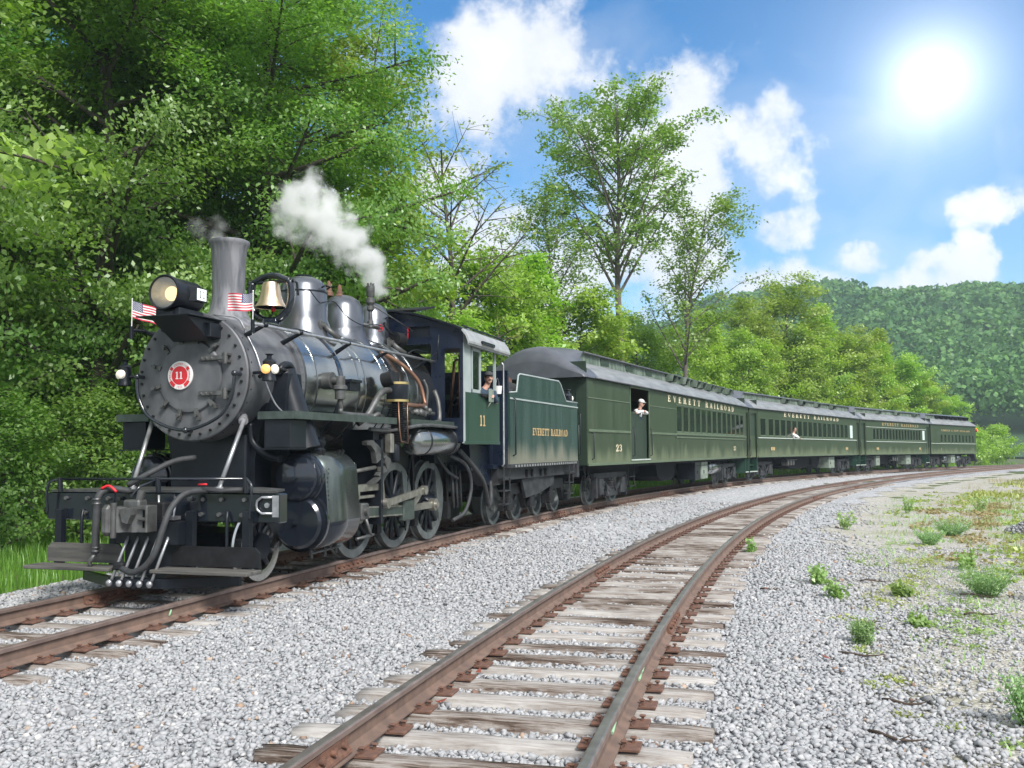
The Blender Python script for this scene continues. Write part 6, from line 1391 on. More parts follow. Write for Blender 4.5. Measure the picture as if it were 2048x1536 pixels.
def plate_mesh():
    m = MB(False); m.box(-.19, .19, -.09, .09, 0, .018, .003); m.box(-.085, -.075, -.09, .09, .018, .030); m.box(.075, .085, -.09, .09, .018, .030)
    for x, y in ((-.092, .045), (.092, -.045), (-.14, -.04), (.14, .04)):
        m.box(x - .009, x + .009, y - .009, y + .009, .018, .045); m.box(x - .02, x + .02, y - .016, y + .016, .045, .057, .004)
    return m.mesh('tie_plate', 'rust_plate')
PLATE = plate_mesh()
def joint_mesh():
    m = MB(False)
    for sg in (1, -1):
        m.prism([(.011 * sg, -.128), (.06 * sg, -.145), (.055 * sg, -.125), (.03 * sg, -.1), (.03 * sg, -.07), (.034 * sg, -.045), (.012 * sg, -.052)], 'w', -.45, .45)
        for i in range(6): y = -.37 + i * .148; m.cyl((.03 * sg, y, -.088), (.062 * sg, y, -.088), .02, n=6)
    return m.mesh('joint_bar', 'rust_plate')
JOINT = joint_mesh()
def track(name, label, S, P, N, s0, s1, t0, t1, run, joints, expose):
    root = thing(name, label, 'railway track', frame_at(S, P, N, 0))
    inv = root.matrix_world.inverted()
    for off in (-.7535, .7535): r_ = rail(S, P, N, off, s0, s1, root, run); r_.matrix_local = inv
    rr = random.Random(len(label)); s = t0; i = 0
    while s < t1:
        mw = frame_at(S, P, N, s, rr.uniform(-.07, .07), -.186 + rr.uniform(-.006, .004), rr.uniform(-.025, .025))
        o = put('tie', TIES[rr.randrange(len(TIES))], root, inv @ mw)
        if s < 34:
            for off in (-.7535, .7535):
                pm = frame_at(S, P, N, s + rr.uniform(-.02, .02), off, -.184)
                put('tie_plate', PLATE, o, (inv @ mw).inverted() @ (inv @ pm))
        s += rr.uniform(.47, .53); i += 1
    for off, js in joints:
        for s in js: put('joint_bar', JOINT, root, inv @ frame_at(S, P, N, s, off))
    return root
trackA = track('railway_track', 'rusty railway track the train stands on, beside the trees', SA, PA, NA, -12, 133, -10, 60, 'rail_head', [(.7535, (0, 11.25, 22.6, 34, 45.2, 54.5, 66)), (-.7535, (-3.25, 6))], .0)
trackB = track('railway_track', 'empty railway track with weathered grey ties curving through the foreground', SB, PB, NB, -3.5, 110, -3.2, 52, 'rail_run', [(-.7535, (-.75, 8.25, 48.5)), (.7535, (4.25, 32.25, 43.5))], .05)
# green paint marks on the rail webs
def mark(S, P, N, off, s, pts, root):
    inv = root.matrix_world.inverted(); m = MB(False)
    m.tube([(.013, a, z) for a, z in pts], .011, 6); o = m.build('paint_mark', 'paint_mark', root); o.matrix_local = inv @ frame_at(S, P, N, s, off)
mark(SA, PA, NA, .7535, -4.2, [(.03, -.06), (.02, -.09), (.0, -.12)], trackA)
mark(SB, PB, NB, .7535, .35, [(-.08, -.1), (.06, -.075)], trackB); mark(SB, PB, NB, .7535, 1.75, [(-.08, -.1), (.06, -.09)], trackB); mark(SB, PB, NB, .7535, 1.9, [(-.06, -.08), (.06, -.07)], trackB)

# ------------------------------------------------------------------ ground
def gravel_mat(name, greens, bed=True):
    m = bpy.data.materials.new(name); m.use_nodes = True; N, L = m.node_tree.nodes, m.node_tree.links; b_ = N['Principled BSDF']; b_.inputs['Roughness'].default_value = .9; b_.inputs['Specular IOR Level'].default_value = .2
    t = N.new('ShaderNodeTexCoord'); v = N.new('ShaderNodeTexVoronoi'); v.inputs['Scale'].default_value = 19 if bed else 26; L.new(t.outputs['Object'], v.inputs['Vector'])
    s = N.new('ShaderNodeSeparateColor'); L.new(v.outputs['Color'], s.inputs[0])
    cr = N.new('ShaderNodeValToRGB'); L.new(s.outputs[0], cr.inputs[0]); E = cr.color_ramp.elements
    E[0].color = rgb((.24, .245, .255)) if bed else rgb((.27, .26, .235)); E[1].color = rgb((.60, .61, .62)) if bed else rgb((.58, .56, .52)); E.new(.5).color = rgb((.37, .38, .40)) if bed else rgb((.42, .405, .37))
    col = cr.outputs[0]
    d = N.new('ShaderNodeMapRange'); d.inputs['From Max'].default_value = .035; d.inputs['To Min'].default_value = .25; L.new(v.outputs['Distance'], d.inputs['Value'])
    if greens:
        n = N.new('ShaderNodeTexNoise'); n.inputs['Scale'].default_value = .55; n.inputs['Detail'].default_value = 8; n.inputs['Roughness'].default_value = .68; L.new(t.outputs['Object'], n.inputs['Vector'])
        r = N.new('ShaderNodeMapRange'); r.inputs['From Min'].default_value = greens[1]; r.inputs['From Max'].default_value = greens[2]; L.new(n.outputs['Fac'], r.inputs['Value'])
        mx = N.new('ShaderNodeMix'); mx.data_type = 'RGBA'; L.new(r.outputs[0], mx.inputs[0]); L.new(col, mx.inputs[6]); mx.inputs[7].default_value = rgb(greens[0]); col = mx.outputs[2]
    L.new(col, b_.inputs['Base Color'])
    bp = N.new('ShaderNodeBump'); bp.inputs['Strength'].default_value = .9; bp.inputs['Distance'].default_value = .03; bp.invert = True; L.new(v.outputs['Distance'], bp.inputs['Height']); L.new(bp.outputs[0], b_.inputs['Normal'])
    MATS[name] = m
gravel_mat('ballast_bed_mat', None); gravel_mat('yard_mat', ((.30, .29, .17), .48, .72), bed=False)
M('soil_grass', (.05, .085, .02), (.09, .11, .035), rough=.95, ns=1.5)
def sheet(name, xs, ys, dz, mat, keep=None):
    X, Y = np.meshgrid(xs, ys); z, la, lb, sa, sb = ground_z(X.ravel(), Y.ravel(), True)
    V = np.stack([X.ravel(), Y.ravel(), z + dz], -1); nx, ny = len(xs), len(ys)
    i, j = np.meshgrid(np.arange(nx - 1), np.arange(ny - 1)); a = (j * nx + i).ravel()
    F = np.stack([a, a + 1, a + nx + 1, a + nx], -1)
    if keep is not None:
        k = keep(la, lb, V); F = F[k[F].all(1)]
    o = put(name, npmesh(name, V, F, mat, smooth=True)); o['kind'] = 'structure'; return o
far = lambda a, b_, n, e: np.sign(np.linspace(-1, 1, n)) * np.abs(np.linspace(-1, 1, n)) ** e
gx = np.concatenate([np.linspace(-2500, -60, 14), np.linspace(-55, -16, 14), np.arange(-15, 16, .5), np.linspace(17, 60, 30), np.linspace(70, 2500, 14)])
gy = np.concatenate([np.linspace(-300, -10, 6), np.arange(-6, 40, .5), np.linspace(41, 110, 50), np.linspace(120, 3000, 18)])
sheet('ground', gx, gy, -.03, 'soil_grass')
sheet('gravel_yard', np.arange(-1, 46, .4), np.arange(1.5, 75, .4), -.018, 'yard_mat', lambda la, lb, V: (lb > 1.2) & (V[:, 0] < 40))
sheet('ballast_bed', np.arange(-14, 62, .25), np.arange(1.5, 105, .25), -.008, 'ballast_bed_mat', lambda la, lb, V: (lb > -60) & (la > -2.9 + .15 * np.sin(V[:, 1] * 1.9)) & (lb < 2.5 + .25 * np.sin(V[:, 1] * 1.3) + .12 * np.sin(V[:, 1] * 4.1)))

# ballast stones
def icosa():
    p = (1 + 5 ** .5) / 2
    V = np.array([(-1, p, 0), (1, p, 0), (-1, -p, 0), (1, -p, 0), (0, -1, p), (0, 1, p), (0, -1, -p), (0, 1, -p), (p, 0, -1), (p, 0, 1), (-p, 0, -1), (-p, 0, 1)], float)
    F = np.array([(0, 11, 5), (0, 5, 1), (0, 1, 7), (0, 7, 10), (0, 10, 11), (1, 5, 9), (5, 11, 4), (11, 10, 2), (10, 7, 6), (7, 1, 8), (3, 9, 4), (3, 4, 2), (3, 2, 6), (3, 6, 8), (3, 8, 9), (4, 9, 5), (2, 4, 11), (6, 2, 10), (8, 6, 7), (9, 8, 1)])
    return V / np.linalg.norm(V[0]), F
def chip():
    V = np.array([(x, y, z) for x in (-1, 1) for y in (-1, 1) for z in (-1, 1)], float) * .72
    Q = [(0, 1, 3, 2), (4, 6, 7, 5), (0, 4, 5, 1), (2, 3, 7, 6), (0, 2, 6, 4), (1, 5, 7, 3)]
    return V, np.array([t for q in Q for t in ((q[0], q[1], q[2]), (q[0], q[2], q[3]))])
def octa():
    return np.array([(1, 0, 0), (-1, 0, 0), (0, 1, 0), (0, -1, 0), (0, 0, 1), (0, 0, -1)], float), np.array([(0, 2, 4), (2, 1, 4), (1, 3, 4), (3, 0, 4), (2, 0, 5), (1, 2, 5), (3, 1, 5), (0, 3, 5)])
def stones(name, X, Y, Z, size, base, mat, tint, flat=.75):
    V0, F0 = base(); n = len(X); k = len(V0)
    q = rng.normal(size=(n, 4)); q /= np.linalg.norm(q, axis=1, keepdims=True)
    w, x, y, z = q.T
    Rm = np.stack([1 - 2 * (y * y + z * z), 2 * (x * y - z * w), 2 * (x * z + y * w), 2 * (x * y + z * w), 1 - 2 * (x * x + z * z), 2 * (y * z - x * w), 2 * (x * z - y * w), 2 * (y * z + x * w), 1 - 2 * (x * x + y * y)], -1).reshape(n, 3, 3)
    sc3 = rng.uniform(.55, 1.3, (n, 1, 3)) * np.asarray(size)[:, None, None]
    P = (V0[None] + rng.uniform(-.34, .34, (n, k, 3))) * sc3
    P = np.einsum('nij,nkj->nki', Rm, P); P[:, :, 2] *= flat
    P += np.stack([X, Y, Z], -1)[:, None]
    F = (F0[None] + (np.arange(n) * k)[:, None, None]).reshape(-1, 3)
    o = put(name, npmesh(name, P.reshape(-1, 3), F, mat, np.repeat(tint, len(F0)))); o['kind'] = 'stuff'
    return o
def scatter(n, y0, y1, xl, xr):
    Y = np.sqrt(rng.uniform(y0 ** 2, y1 ** 2, n)); X = rng.uniform(0, 1, n) * (xr - xl) * Y + xl * Y; return X, Y
TS = {}
def tie_hit(la, s, o_ties, half=.125):
    i = np.searchsorted(o_ties, s); i0 = np.clip(i - 1, 0, len(o_ties) - 1); i1 = np.clip(i, 0, len(o_ties) - 1)
    d = np.minimum(np.abs(s - o_ties[i0]), np.abs(s - o_ties[i1])); return (d < half) & (np.abs(la) < 1.33)
def tie_s(label, t0, t1):
    rr = random.Random(len(label)); s = t0; out = []
    while s < t1:
        rr.uniform(0, 1); rr.uniform(0, 1); rr.uniform(0, 1); rr.randrange(len(TIES)); out.append(s)
        if s < 34: rr.uniform(0, 1); rr.uniform(0, 1)
        s += rr.uniform(.47, .53)
    return np.array(out)
TA, TB = tie_s(trackA['label'], -10, 60), tie_s(trackB['label'], -3.2, 52)
def fine_s(X, Y, S, P, N):
    """distance along the track to a few centimetres"""
    x = X[:, None] - P[None, ::2, 0]; y = Y[:, None] - P[None, ::2, 1]; k = (x * x + y * y).argmin(1); j = np.arange(len(k)); T = np.stack([-N[::2, 1], N[::2, 0]], -1)
    return S[::2][k] + x[j, k] * T[k, 0] + y[j, k] * T[k, 1], x[j, k] * N[::2][k, 0] + y[j, k] * N[::2][k, 1]
def ballast_field(n, y0, y1, s0, s1, base, xl=-.72, xr=.62):
    X, Y = scatter(n, y0, y1, xl, xr); z, la, lb, sa, sb = ground_z(X, Y, True)
    fa = np.zeros(len(X)); fb = np.zeros(len(X)); la2 = la.copy(); lb2 = lb.copy()
    for i in range(0, len(X), 4000): sl = slice(i, i + 4000); fa[sl], la2[sl] = fine_s(X[sl], Y[sl], SA, PA, NA); fb[sl], lb2[sl] = fine_s(X[sl], Y[sl], SB, PB, NB)
    edge = 2.55 + .3 * np.sin(Y * 1.3) + .15 * np.sin(Y * 4.1)
    k = (la2 > -2.6) & (lb2 < edge + rng.exponential(.35, len(X))) & (np.abs(np.abs(la2) - .7535) > .1) & (np.abs(np.abs(lb2) - .7535) > .1)
    k &= ~(tie_hit(la2, fa, TA, .105) & (rng.random(len(X)) < np.where(np.abs(la2) > .9, .80, .93))); k &= ~(tie_hit(lb2, fb, TB, .105) & (rng.random(len(X)) < .975))
    X, Y, z, la2, lb2 = X[k], Y[k], z[k], la2[k], lb2[k]; n = len(X)
    size = rng.uniform(s0, s1, n) * np.where(rng.random(n) < .06, 1.35, 1); crib = np.abs(lb2) < 1.35
    Z = z + rng.uniform(-.008, .014, n)
    t = np.clip(rng.normal(.54, .17, n), 0.02, .93); t = np.where(rng.random(n) < .012, rng.uniform(.96, 1, n), t)
    under = (np.abs(la2) < .74) & (Y > 11.5)                        # stones between the rails below the engine
    return X, Y, Z, size, t
for a in ((72000, 3.9, 11.2, .013, .027, chip), (48000, 11.2, 19, .017, .032, chip), (18000, 19, 34, .03, .05, octa)):
    X, Y, Z, size, t = ballast_field(*a)
    stones('ballast_stones', X, Y, Z, size, a[5], 'ballast', t)
# finer stones and grit over the yard
X, Y = scatter(22000, 4.2, 19, .2, .62); z, la, lb, sa, sb = ground_z(X, Y, True); k = (lb > 2.2) & (rng.random(len(X)) < np.where(Y < 12, .9, .6)); X, Y, z = X[k], Y[k], z[k]
stones('yard_gravel', X, Y, z - .012, rng.uniform(.007, .02, len(X)) * np.where(rng.random(len(X)) < .05, 1.8, 1), chip, 'ballast', np.clip(rng.normal(.6, .2, len(X)), 0, .95))
# pale gravel verge left of the engine
X, Y = scatter(9000, 9, 22, -.62, -.2); z, la, lb, sa, sb = ground_z(X, Y, True); k = (la < -1.5) & (la > -3.6); X, Y, z = X[k], Y[k], z[k]
stones('verge_gravel', X, Y, z + .01, rng.uniform(.015, .045, len(X)), chip, 'ballast', np.clip(rng.normal(.6, .2, len(X)), 0, .98))
# a dark heap of gravel on the right
def heap(cx, cy, rx, ry, h, n):
    a = rng.uniform(0, 2 * np.pi, n); r = np.sqrt(rng.random(n)); X = cx + rx * r * np.cos(a); Y = cy + ry * r * np.sin(a); Z = ground_z(X, Y) + h * (1 - r ** 2) * (1 + .2 * np.sin(3 * a)) + rng.uniform(-.03, .03, n)
    o = stones('gravel_heap', X, Y, Z, rng.uniform(.018, .042, n), chip, 'ballast', np.clip(rng.normal(.36, .18, n), 0, .9)); o['label'] = 'low dark heap of gravel at the right edge'; return o
heap(13.6, 21.4, 2.0, 2.4, .5, 5000)
# ------------------------------------------------------------------ trees
def leaves(C, n, sig, size, r, up=.45, flat=.65, droop=.0, tmix=.5, ctr=None, wind=None):
    """leaf blades scattered round cluster centres C; returns verts, quads, tint"""
    C = np.asarray(C, float); k = len(C); ctint = r.normal(.48, .3, k)
    P = np.repeat(C, n, 0) + r.normal(size=(k * n, 3)) * np.array([sig, sig, sig * flat])
    t = np.clip(np.repeat(ctint, n) * (1 - tmix) + tmix * r.random(k * n), 0, 1)
    cn = r.normal(size=(k, 3)) * .55; cn[:, 2] += up * 2                       # a spray of leaves shares its tilt
    if ctr is not None:
        o = C - ctr; o /= np.linalg.norm(o, axis=1, keepdims=True) + 1e-6; cn += o * .9
    cn /= np.linalg.norm(cn, axis=1, keepdims=True)
    nr = np.repeat(cn, n, 0) * 1.5 + r.normal(size=(k * n, 3)) * .6
    nr /= np.linalg.norm(nr, axis=1, keepdims=True)
    a = r.normal(size=(k * n, 3)); a[:, 2] -= droop
    a -= nr * (a * nr).sum(1, keepdims=True); a /= np.linalg.norm(a, axis=1, keepdims=True) + 1e-9
    b_ = np.cross(nr, a); l = size * r.uniform(.7, 1.25, (k * n, 1)); w = l * r.uniform(.5, .75, (k * n, 1))
    fold = nr * l * .10
    V = np.stack([P - a * l * .5, P + b_ * w * .5 - a * l * .08 + fold, P + a * l * .55, P - b_ * w * .5 - a * l * .08 + fold], 1).reshape(-1, 3)
    F = np.arange(len(V)).reshape(-1, 4)
    return V, F, t
def curve_pts(a, b_, bend, n):
    a, b_ = np.array(a, float), np.array(b_, float); c = (a + b_) / 2 + np.array(bend); t = np.linspace(0, 1, n)[:, None]
    return (1 - t) ** 2 * a + 2 * t * (1 - t) * c + t * t * b_
def grow(seed, H, tr, base, Rm, nl, ns, ncl, nleaf, sig, lsize, shape='round', lean=(0, 0), up=.5, lf=1.0, subl=.42, droop=.3, ctop=.93, twig=True, fork=None, flat=.6, first=.75):
    """returns (branch MB, leaf verts, faces, tint): trunk, limbs reaching the crown outline, side branches carrying leaf clusters"""
    r = np.random.default_rng(seed); b_ = MB(False); C = []
    tk = np.array([(lean[0] * (z / H) ** 1.3 + .018 * H * math.sin(z * .55 + seed) * (z / H), lean[1] * (z / H) + .015 * H * math.cos(z * .5 + seed * 2) * (z / H), z) for z in np.linspace(0, H * ctop, 14)])
    rad = [tr * (1.25 if i == 0 else 1) * (1 - .86 * i / 13) for i in range(14)]
    b_.tube([tuple(p) for p in tk], rad, 10)
    def env(h):
        t = (h - base * H) / (H - base * H)
        if shape == 'round': return Rm * math.sqrt(max(.03, 1 - ((t - .45) / .62) ** 2))
        if shape == 'vase': return Rm * (0.25 + .85 * math.sin(min(1, max(0, t)) ** .8 * math.pi * .62)) * (1 if t < .8 else math.sqrt(max(.05, 1 - ((t - .8) / .22) ** 2)))
        if shape == 'cone': return Rm * max(.12, (1 - t) ** .7)
        if shape == 'low': return Rm * math.sqrt(max(.05, 1 - max(0, t) ** 2))
        return Rm
    for i in range(nl):
        t0 = base * first + (.95 - base * first) * ((i + r.random()) / nl) ** .9
        h0 = t0 * H * ctop; p0 = np.array([np.interp(h0, tk[:, 2], tk[:, q]) for q in range(3)])
        phi = i * 2.39996 + r.uniform(-.5, .5); rise = up * r.uniform(.6, 1.4)
        h1 = min(H * .985, h0 + rise * Rm * (.9 if t0 < .8 else .6)); rr = env(h1) * r.uniform(.62, 1.02)
        p1 = np.array([p0[0] * .7 + rr * math.cos(phi), p0[1] * .7 + rr * math.sin(phi), h1])
        Lm = np.linalg.norm(p1 - p0); L = curve_pts(p0, p1, (0, 0, Lm * .10 * r.uniform(-.2, 1) - droop * .12 * Lm), 8)
        r0 = max(.02, tr * (1 - .8 * t0) * .55); b_.tube([tuple(p) for p in L], [r0 * (1 - .8 * q / 7) for q in range(8)], 6, caps=False)
        for j in range(ns):
            t = .28 + .72 * (j + r.random()) / ns; q0 = L[min(7, int(t * 7))]
            d = r.normal(size=3) * np.array([1, 1, .55]) + (p1 - p0) / (Lm + 1e-6) * .9; d /= np.linalg.norm(d)
            q1 = q0 + d * Lm * subl * r.uniform(.5, 1.1)
            if lf and twig: b_.tube([tuple(p) for p in curve_pts(q0, q1, (0, 0, .06 * Lm * r.uniform(-.5, 1)), 4)], [r0 * .34, r0 * .25, r0 * .17, .006], 4, caps=False)
            for m in range(ncl):
                f = .45 + .6 * (m + r.random()) / ncl; C.append(q0 + (q1 - q0) * f + r.normal(size=3) * .12 * sig)
        C.append(p1)
    C = np.array(C); C = C[C[:, 2] > .1 * H * (0 if shape == 'low' else 1)]
    V, F, t = leaves(C, nleaf, sig, lsize, r, droop=droop, flat=flat, ctr=np.array([lean[0] * .5, lean[1] * .5, H * .5]))
    k = V[F[:, 0], 2] > .02
    return b_, V, F[k], t[k]
PROTO = {}
def proto(name, bark, leaf, **kw):
    b_, V, F, t = grow(**kw)
    PROTO[name] = (b_.mesh(name + '_trunk', bark), npmesh(name + '_crown', V, F, leaf, t))
def plant(kind, name, label, x, y, scale, rot, cat='tree', group=None, zs=1.0, dz=0.0, lean=0.0):
    z = float(ground_z([x], [y])[0]) - .05 + dz
    root = thing(name, label, cat, Matrix.Translation((x, y, z)) @ Matrix.Rotation(lean, 4, 'Y') @ Matrix.Rotation(rot, 4, 'Z') @ Matrix.Diagonal((scale, scale, scale * zs, 1)), group)
    tm, cm = PROTO[kind]; put('trunk' if cat == 'tree' else 'stem', tm, root); put('crown' if cat == 'tree' else 'foliage', cm, root)
    return root
proto('maple_a', 'bark', 'leaf_deep', seed=3, H=17, tr=.34, base=.06, Rm=5.2, nl=44, ns=7, ncl=3, nleaf=110, sig=.38, lsize=.12, flat=.4, up=.25, droop=.9)
proto('maple_b', 'bark', 'leaf_deep', seed=9, H=18, tr=.30, base=.10, Rm=4.6, nl=40, ns=7, ncl=3, nleaf=110, sig=.40, lsize=.12, flat=.4, up=.45, droop=.8)
proto('ash_a', 'bark', 'leaf_olive', seed=14, H=17, tr=.26, base=.2, Rm=3.9, nl=34, ns=6, ncl=3, nleaf=70, sig=.36, lsize=.14, up=.6, droop=.5)
proto('young_a', 'bark_grey', 'leaf_bright', seed=21, H=10, tr=.13, base=.06, Rm=3.1, nl=30, ns=6, ncl=2, nleaf=48, sig=.27, lsize=.19, up=.55, droop=.3)
proto('young_b', 'bark_grey', 'leaf_bright', seed=22, H=11, tr=.15, base=.08, Rm=2.8, nl=28, ns=6, ncl=2, nleaf=46, sig=.26, lsize=.19, up=.75, droop=.3, shape='cone')
proto('young_c', 'bark_grey', 'leaf_olive', seed=25, H=12, tr=.16, base=.12, Rm=2.7, nl=28, ns=6, ncl=2, nleaf=36, sig=.27, lsize=.19, up=.8, droop=.2)
proto('locust', 'bark_grey', 'leaf_mid', seed=31, H=20.4, tr=.26, base=.56, Rm=4.1, nl=38, ns=7, ncl=2, nleaf=30, first=.88, sig=.26, lsize=.19, shape='vase', up=1.1, droop=.2, subl=.34)
proto('locust_thin', 'bark_grey', 'leaf_mid', seed=35, H=16, tr=.17, base=.46, Rm=2.9, nl=26, first=.85, ns=6, ncl=2, nleaf=22, sig=.26, lsize=.18, shape='round', up=1.0, droop=.2, subl=.4)
proto('bare', 'bark', 'leaf_olive', seed=41, H=14.5, tr=.22, base=.3, Rm=3.2, nl=30, ns=9, ncl=1, nleaf=7, sig=.18, lsize=.17, shape='round', up=.8, droop=.2, subl=.5)
proto('shrub_deep', 'bark', 'leaf_deep', seed=51, H=3.4, tr=.06, base=.0, Rm=1.9, nl=26, ns=5, ncl=2, nleaf=44, sig=.2, lsize=.09, shape='low', up=.4, droop=.3)
proto('shrub_bright', 'bark_grey', 'leaf_bright', seed=52, H=3.4, tr=.06, base=.0, Rm=2.0, nl=26, ns=5, ncl=2, nleaf=34, sig=.24, lsize=.15, shape='low', up=.5, droop=.3)
# the wood on the left, behind the engine
LEFT = [('maple_a', -14.2, 22.6, 1.1, .4, 'broad maple at the left edge, its boughs hanging low over the grass'), ('maple_b', -9.8, 22.0, 1.0, 1.9, 'dark maple rising straight behind the headlight'),
        ('maple_a', -6.4, 24.2, .98, 2.6, 'dense maple rising behind the smokestack and bell'), ('maple_b', -18.5, 29.5, 1.15, 4.0, 'tall maple deeper in the wood at the far left'),
        ('maple_b', -10.8, 27.5, 1.1, 5.2, 'maple in the second row behind the steam domes'), ('ash_a', -5.6, 29.2, .98, .9, 'tall ash whose crown ends against the sky, right edge of the left wood'),
        ('maple_a', -14.0, 33.0, 1.05, 3.3, 'maple in the back row of the left wood'), ('maple_a', -8.8, 25.4, .9, 5.9, 'maple closing the gap behind the sand dome'), ('young_a', -4.4, 27.0, 1.0, 1.2, 'bright young tree filling the foot of the wood behind the steam')]
for k, x, y, s, r_, lab in LEFT: plant(k, 'young_tree' if 'young' in k else 'ash_tree' if 'ash' in k else 'maple_tree', lab, x, y, s, r_, group='trees of the wood on the left')
plant('bare', 'sparse_tree', 'half bare tree with fine dark branches against the sky', -2.3, 34.0, .98, .8)
near = plant('maple_b', 'maple_tree', 'maple standing just outside the left edge with a sunlit bough reaching in', -10.2, 11.6, .9, 2.2, group='trees of the wood on the left')
b_ = MB(False); r_ = np.random.default_rng(5); L = curve_pts((-10.0, 11.7, 4.9), (-5.35, 11.0, 5.0), (0, 0, 1.0), 10); C = [p + r_.normal(size=3) * (.22, .22, .17) + np.array([0, 0, .0]) for p in L[5:] for _ in range(4)]
b_.tube([tuple(p) for p in L], [.09 * (1 - .85 * i / 9) for i in range(10)], 6); V, F, t = leaves(C, 26, .13, .15, r_, droop=.6)
inv = near.matrix_world.inverted()
o = b_.build('bough', 'bark', near); o.matrix_local = inv; o2 = put('bough_leaves', npmesh('bough_leaves', V, F, 'leaf_lit', t), near, inv); o2['label'] = 'spray of leaves in bright sunlit colours'
# dark understorey
US = [(-13.0, 23.2, 1.2), (-8.4, 17.6, .95), (-15.0, 25.0, 1.3), (-7.2, 19.4, 1.0), (-6.2, 21.2, 1.05), (-11.0, 24.5, 1.4), (-14.0, 27.0, 1.6), (-5.0, 22.6, 1.1), (-8.4, 21.6, 1.4), (-16.6, 27.5, 1.5), (-4.0, 24.2, 1.1), (-18.5, 30.0, 1.7), (-8.6, 20.4, .66), (-6.2, 18.6, .62)]
words_ = ['behind the left end of the pilot beam', 'behind the left marker lamp', 'at the left edge of the picture', 'behind the front of the boiler', 'behind the middle of the boiler', 'in the second row behind the pilot beam', 'in the second row at the left edge', 'behind the steam domes', 'in the second row behind the boiler', 'leftmost of the second row', 'behind the cab roof', 'in the deep shade at the far left', 'small one by the grass beside the pilot', 'small one by the track behind the cylinders']
for (x, y, s), w_ in zip(US, words_): plant('shrub_deep', 'shrub', 'dark green shrub ' + w_, x - (1.9 if s > .7 else .3), y + (.9 if s > .7 else .2), s, x * 3.7, 'shrub', 'understorey of the left wood')
# trees behind the train
RIGHT = [('young_a', -1.9, 36.5, 9.3, 'bright round tree behind the cab roof'), ('young_c', -.2, 37.5, 9.2, 'olive tree between the cab and the first car'), ('young_b', 1.0, 41.0, 10.2, 'pointed bright tree behind the end of the first car roof'),
         ('young_a', 2.9, 39.0, 8.2, 'bright tree just left of the tall locust trunk'), ('young_c', 6.9, 52.0, 9.2, 'olive tree right of the tall locust trunk'), ('young_a', 8.2, 47.0, 7.4, 'low bright tree behind the baggage door'),
         ('young_b', 11.8, 56.0, 9.8, 'pointed bright tree behind the lettering of the first car'), ('young_c', 15.0, 59.0, 11.0, 'olive tree behind the gap between first and second car'), ('young_a', 12.4, 50.0, 7.6, 'low bright tree over the first car windows'),
         ('young_c', 18.6, 62.0, 12.9, 'tallest olive tree over the second car'), ('young_b', 21.9, 65.5, 11.4, 'pointed bright tree over the rear of the second car'), ('young_a', 16.8, 54.0, 8.2, 'low bright tree over the front of the second car'),
         ('young_c', 25.4, 70.0, 10.6, 'olive tree over the front of the third car'), ('young_b', 29.3, 74.0, 10.8, 'pointed bright tree over the middle of the third car'), ('young_a', 21.6, 60.0, 8.4, 'low bright tree in front of the tallest olive tree'),
         ('young_a', 32.6, 78.0, 9.2, 'bright tree over the rear of the third car'), ('young_b', 26.3, 66.0, 8.8, 'low pointed tree over the third car'), ('young_c', 36.4, 82.0, 7.4, 'olive tree over the end car'),
         ('young_a', 31.6, 72.5, 7.2, 'low bright tree over the joint of third and end car'), ('young_a', 42.5, 90.0, 6.8, 'last bright tree beyond the end car'), ('young_a', -2.6, 31.0, 6.6, 'low bright tree right behind the rear steam dome'), ('young_b', 4.6, 44.0, 7.8, 'bright tree directly behind the tall locust trunk')]
for i, (k, x, y, h, lab) in enumerate(RIGHT):
    hp = {'young_a': 10, 'young_b': 11, 'young_c': 12}[k]
    for _ in range(40):                       # keep the crown clear of the cars
        (la_, sa_, za_), _b = near_track(np.array([x]), np.array([y]))
        if la_[0] < -(.30 * h + 2.6): break
        x, y, h = x * 1.02, y * 1.02, h * 1.02 - .02
    plant(k, 'young_tree', lab, x, y, h / hp * 1.06, i * 2.1, group='trees behind the train')
plant('locust', 'locust_tree', 'tallest thin locust tree with open crown against the clouds', 5.4, 46.0, 1.0, .6)
plant('locust_thin', 'locust_tree', 'slender locust tree right of the tallest one', 8.3, 48.0, .98, 2.4, lean=.12)
plant('locust_thin', 'locust_tree', 'slender locust tree left of the tallest one', 2.5, 44.5, .94, 4.2, lean=-.07)
# hedge of shrubs along the track behind the cars
i = 0; ORD = ['first', 'second', 'third', 'fourth', 'fifth', 'sixth', 'seventh', 'eighth', 'ninth', 'tenth']; cnt = {}
for s in np.arange(7, 104, 2.7):
    p, n = on_path(SA, PA, NA, s); off = -5.2 - 1.6 * (i % 2) - .8 * math.sin(i * 1.7); x, y = p[0] + n[0] * off, p[1] + n[1] * off
    nm = ['behind the tender', 'behind the first car', 'behind the second car', 'behind the third car', 'behind the end car', 'beyond the end of the train'][0 if s < 11.5 else 1 if s < 33 else 2 if s < 54 else 3 if s < 69.5 else 4 if s < 81 else 5]
    cnt[nm] = cnt.get(nm, 0) + 1
    plant('shrub_bright', 'shrub', ORD[cnt[nm] - 1] + ' bright green bush from the left in the hedge ' + nm, x, y, .75 + .35 * ((i * 7) % 5) / 4 + (.35 if s > 40 else 0), i * 1.3, 'shrub', 'hedge of bushes ' + nm); i += 1
for j, (x, y, s, lab) in enumerate([(47, 95, 1.2, 'pale bush beyond the end of the train by the rails'), (53, 102, 1.3, 'bush at the right edge beyond the rails'), (58, 100, 1.0, 'rightmost bush at the edge of the picture'), (33, 58, .5, 'small bush in the grass at the right edge')]):
    plant('shrub_bright', 'shrub', lab, x, y, s, j * 2.0, 'shrub')

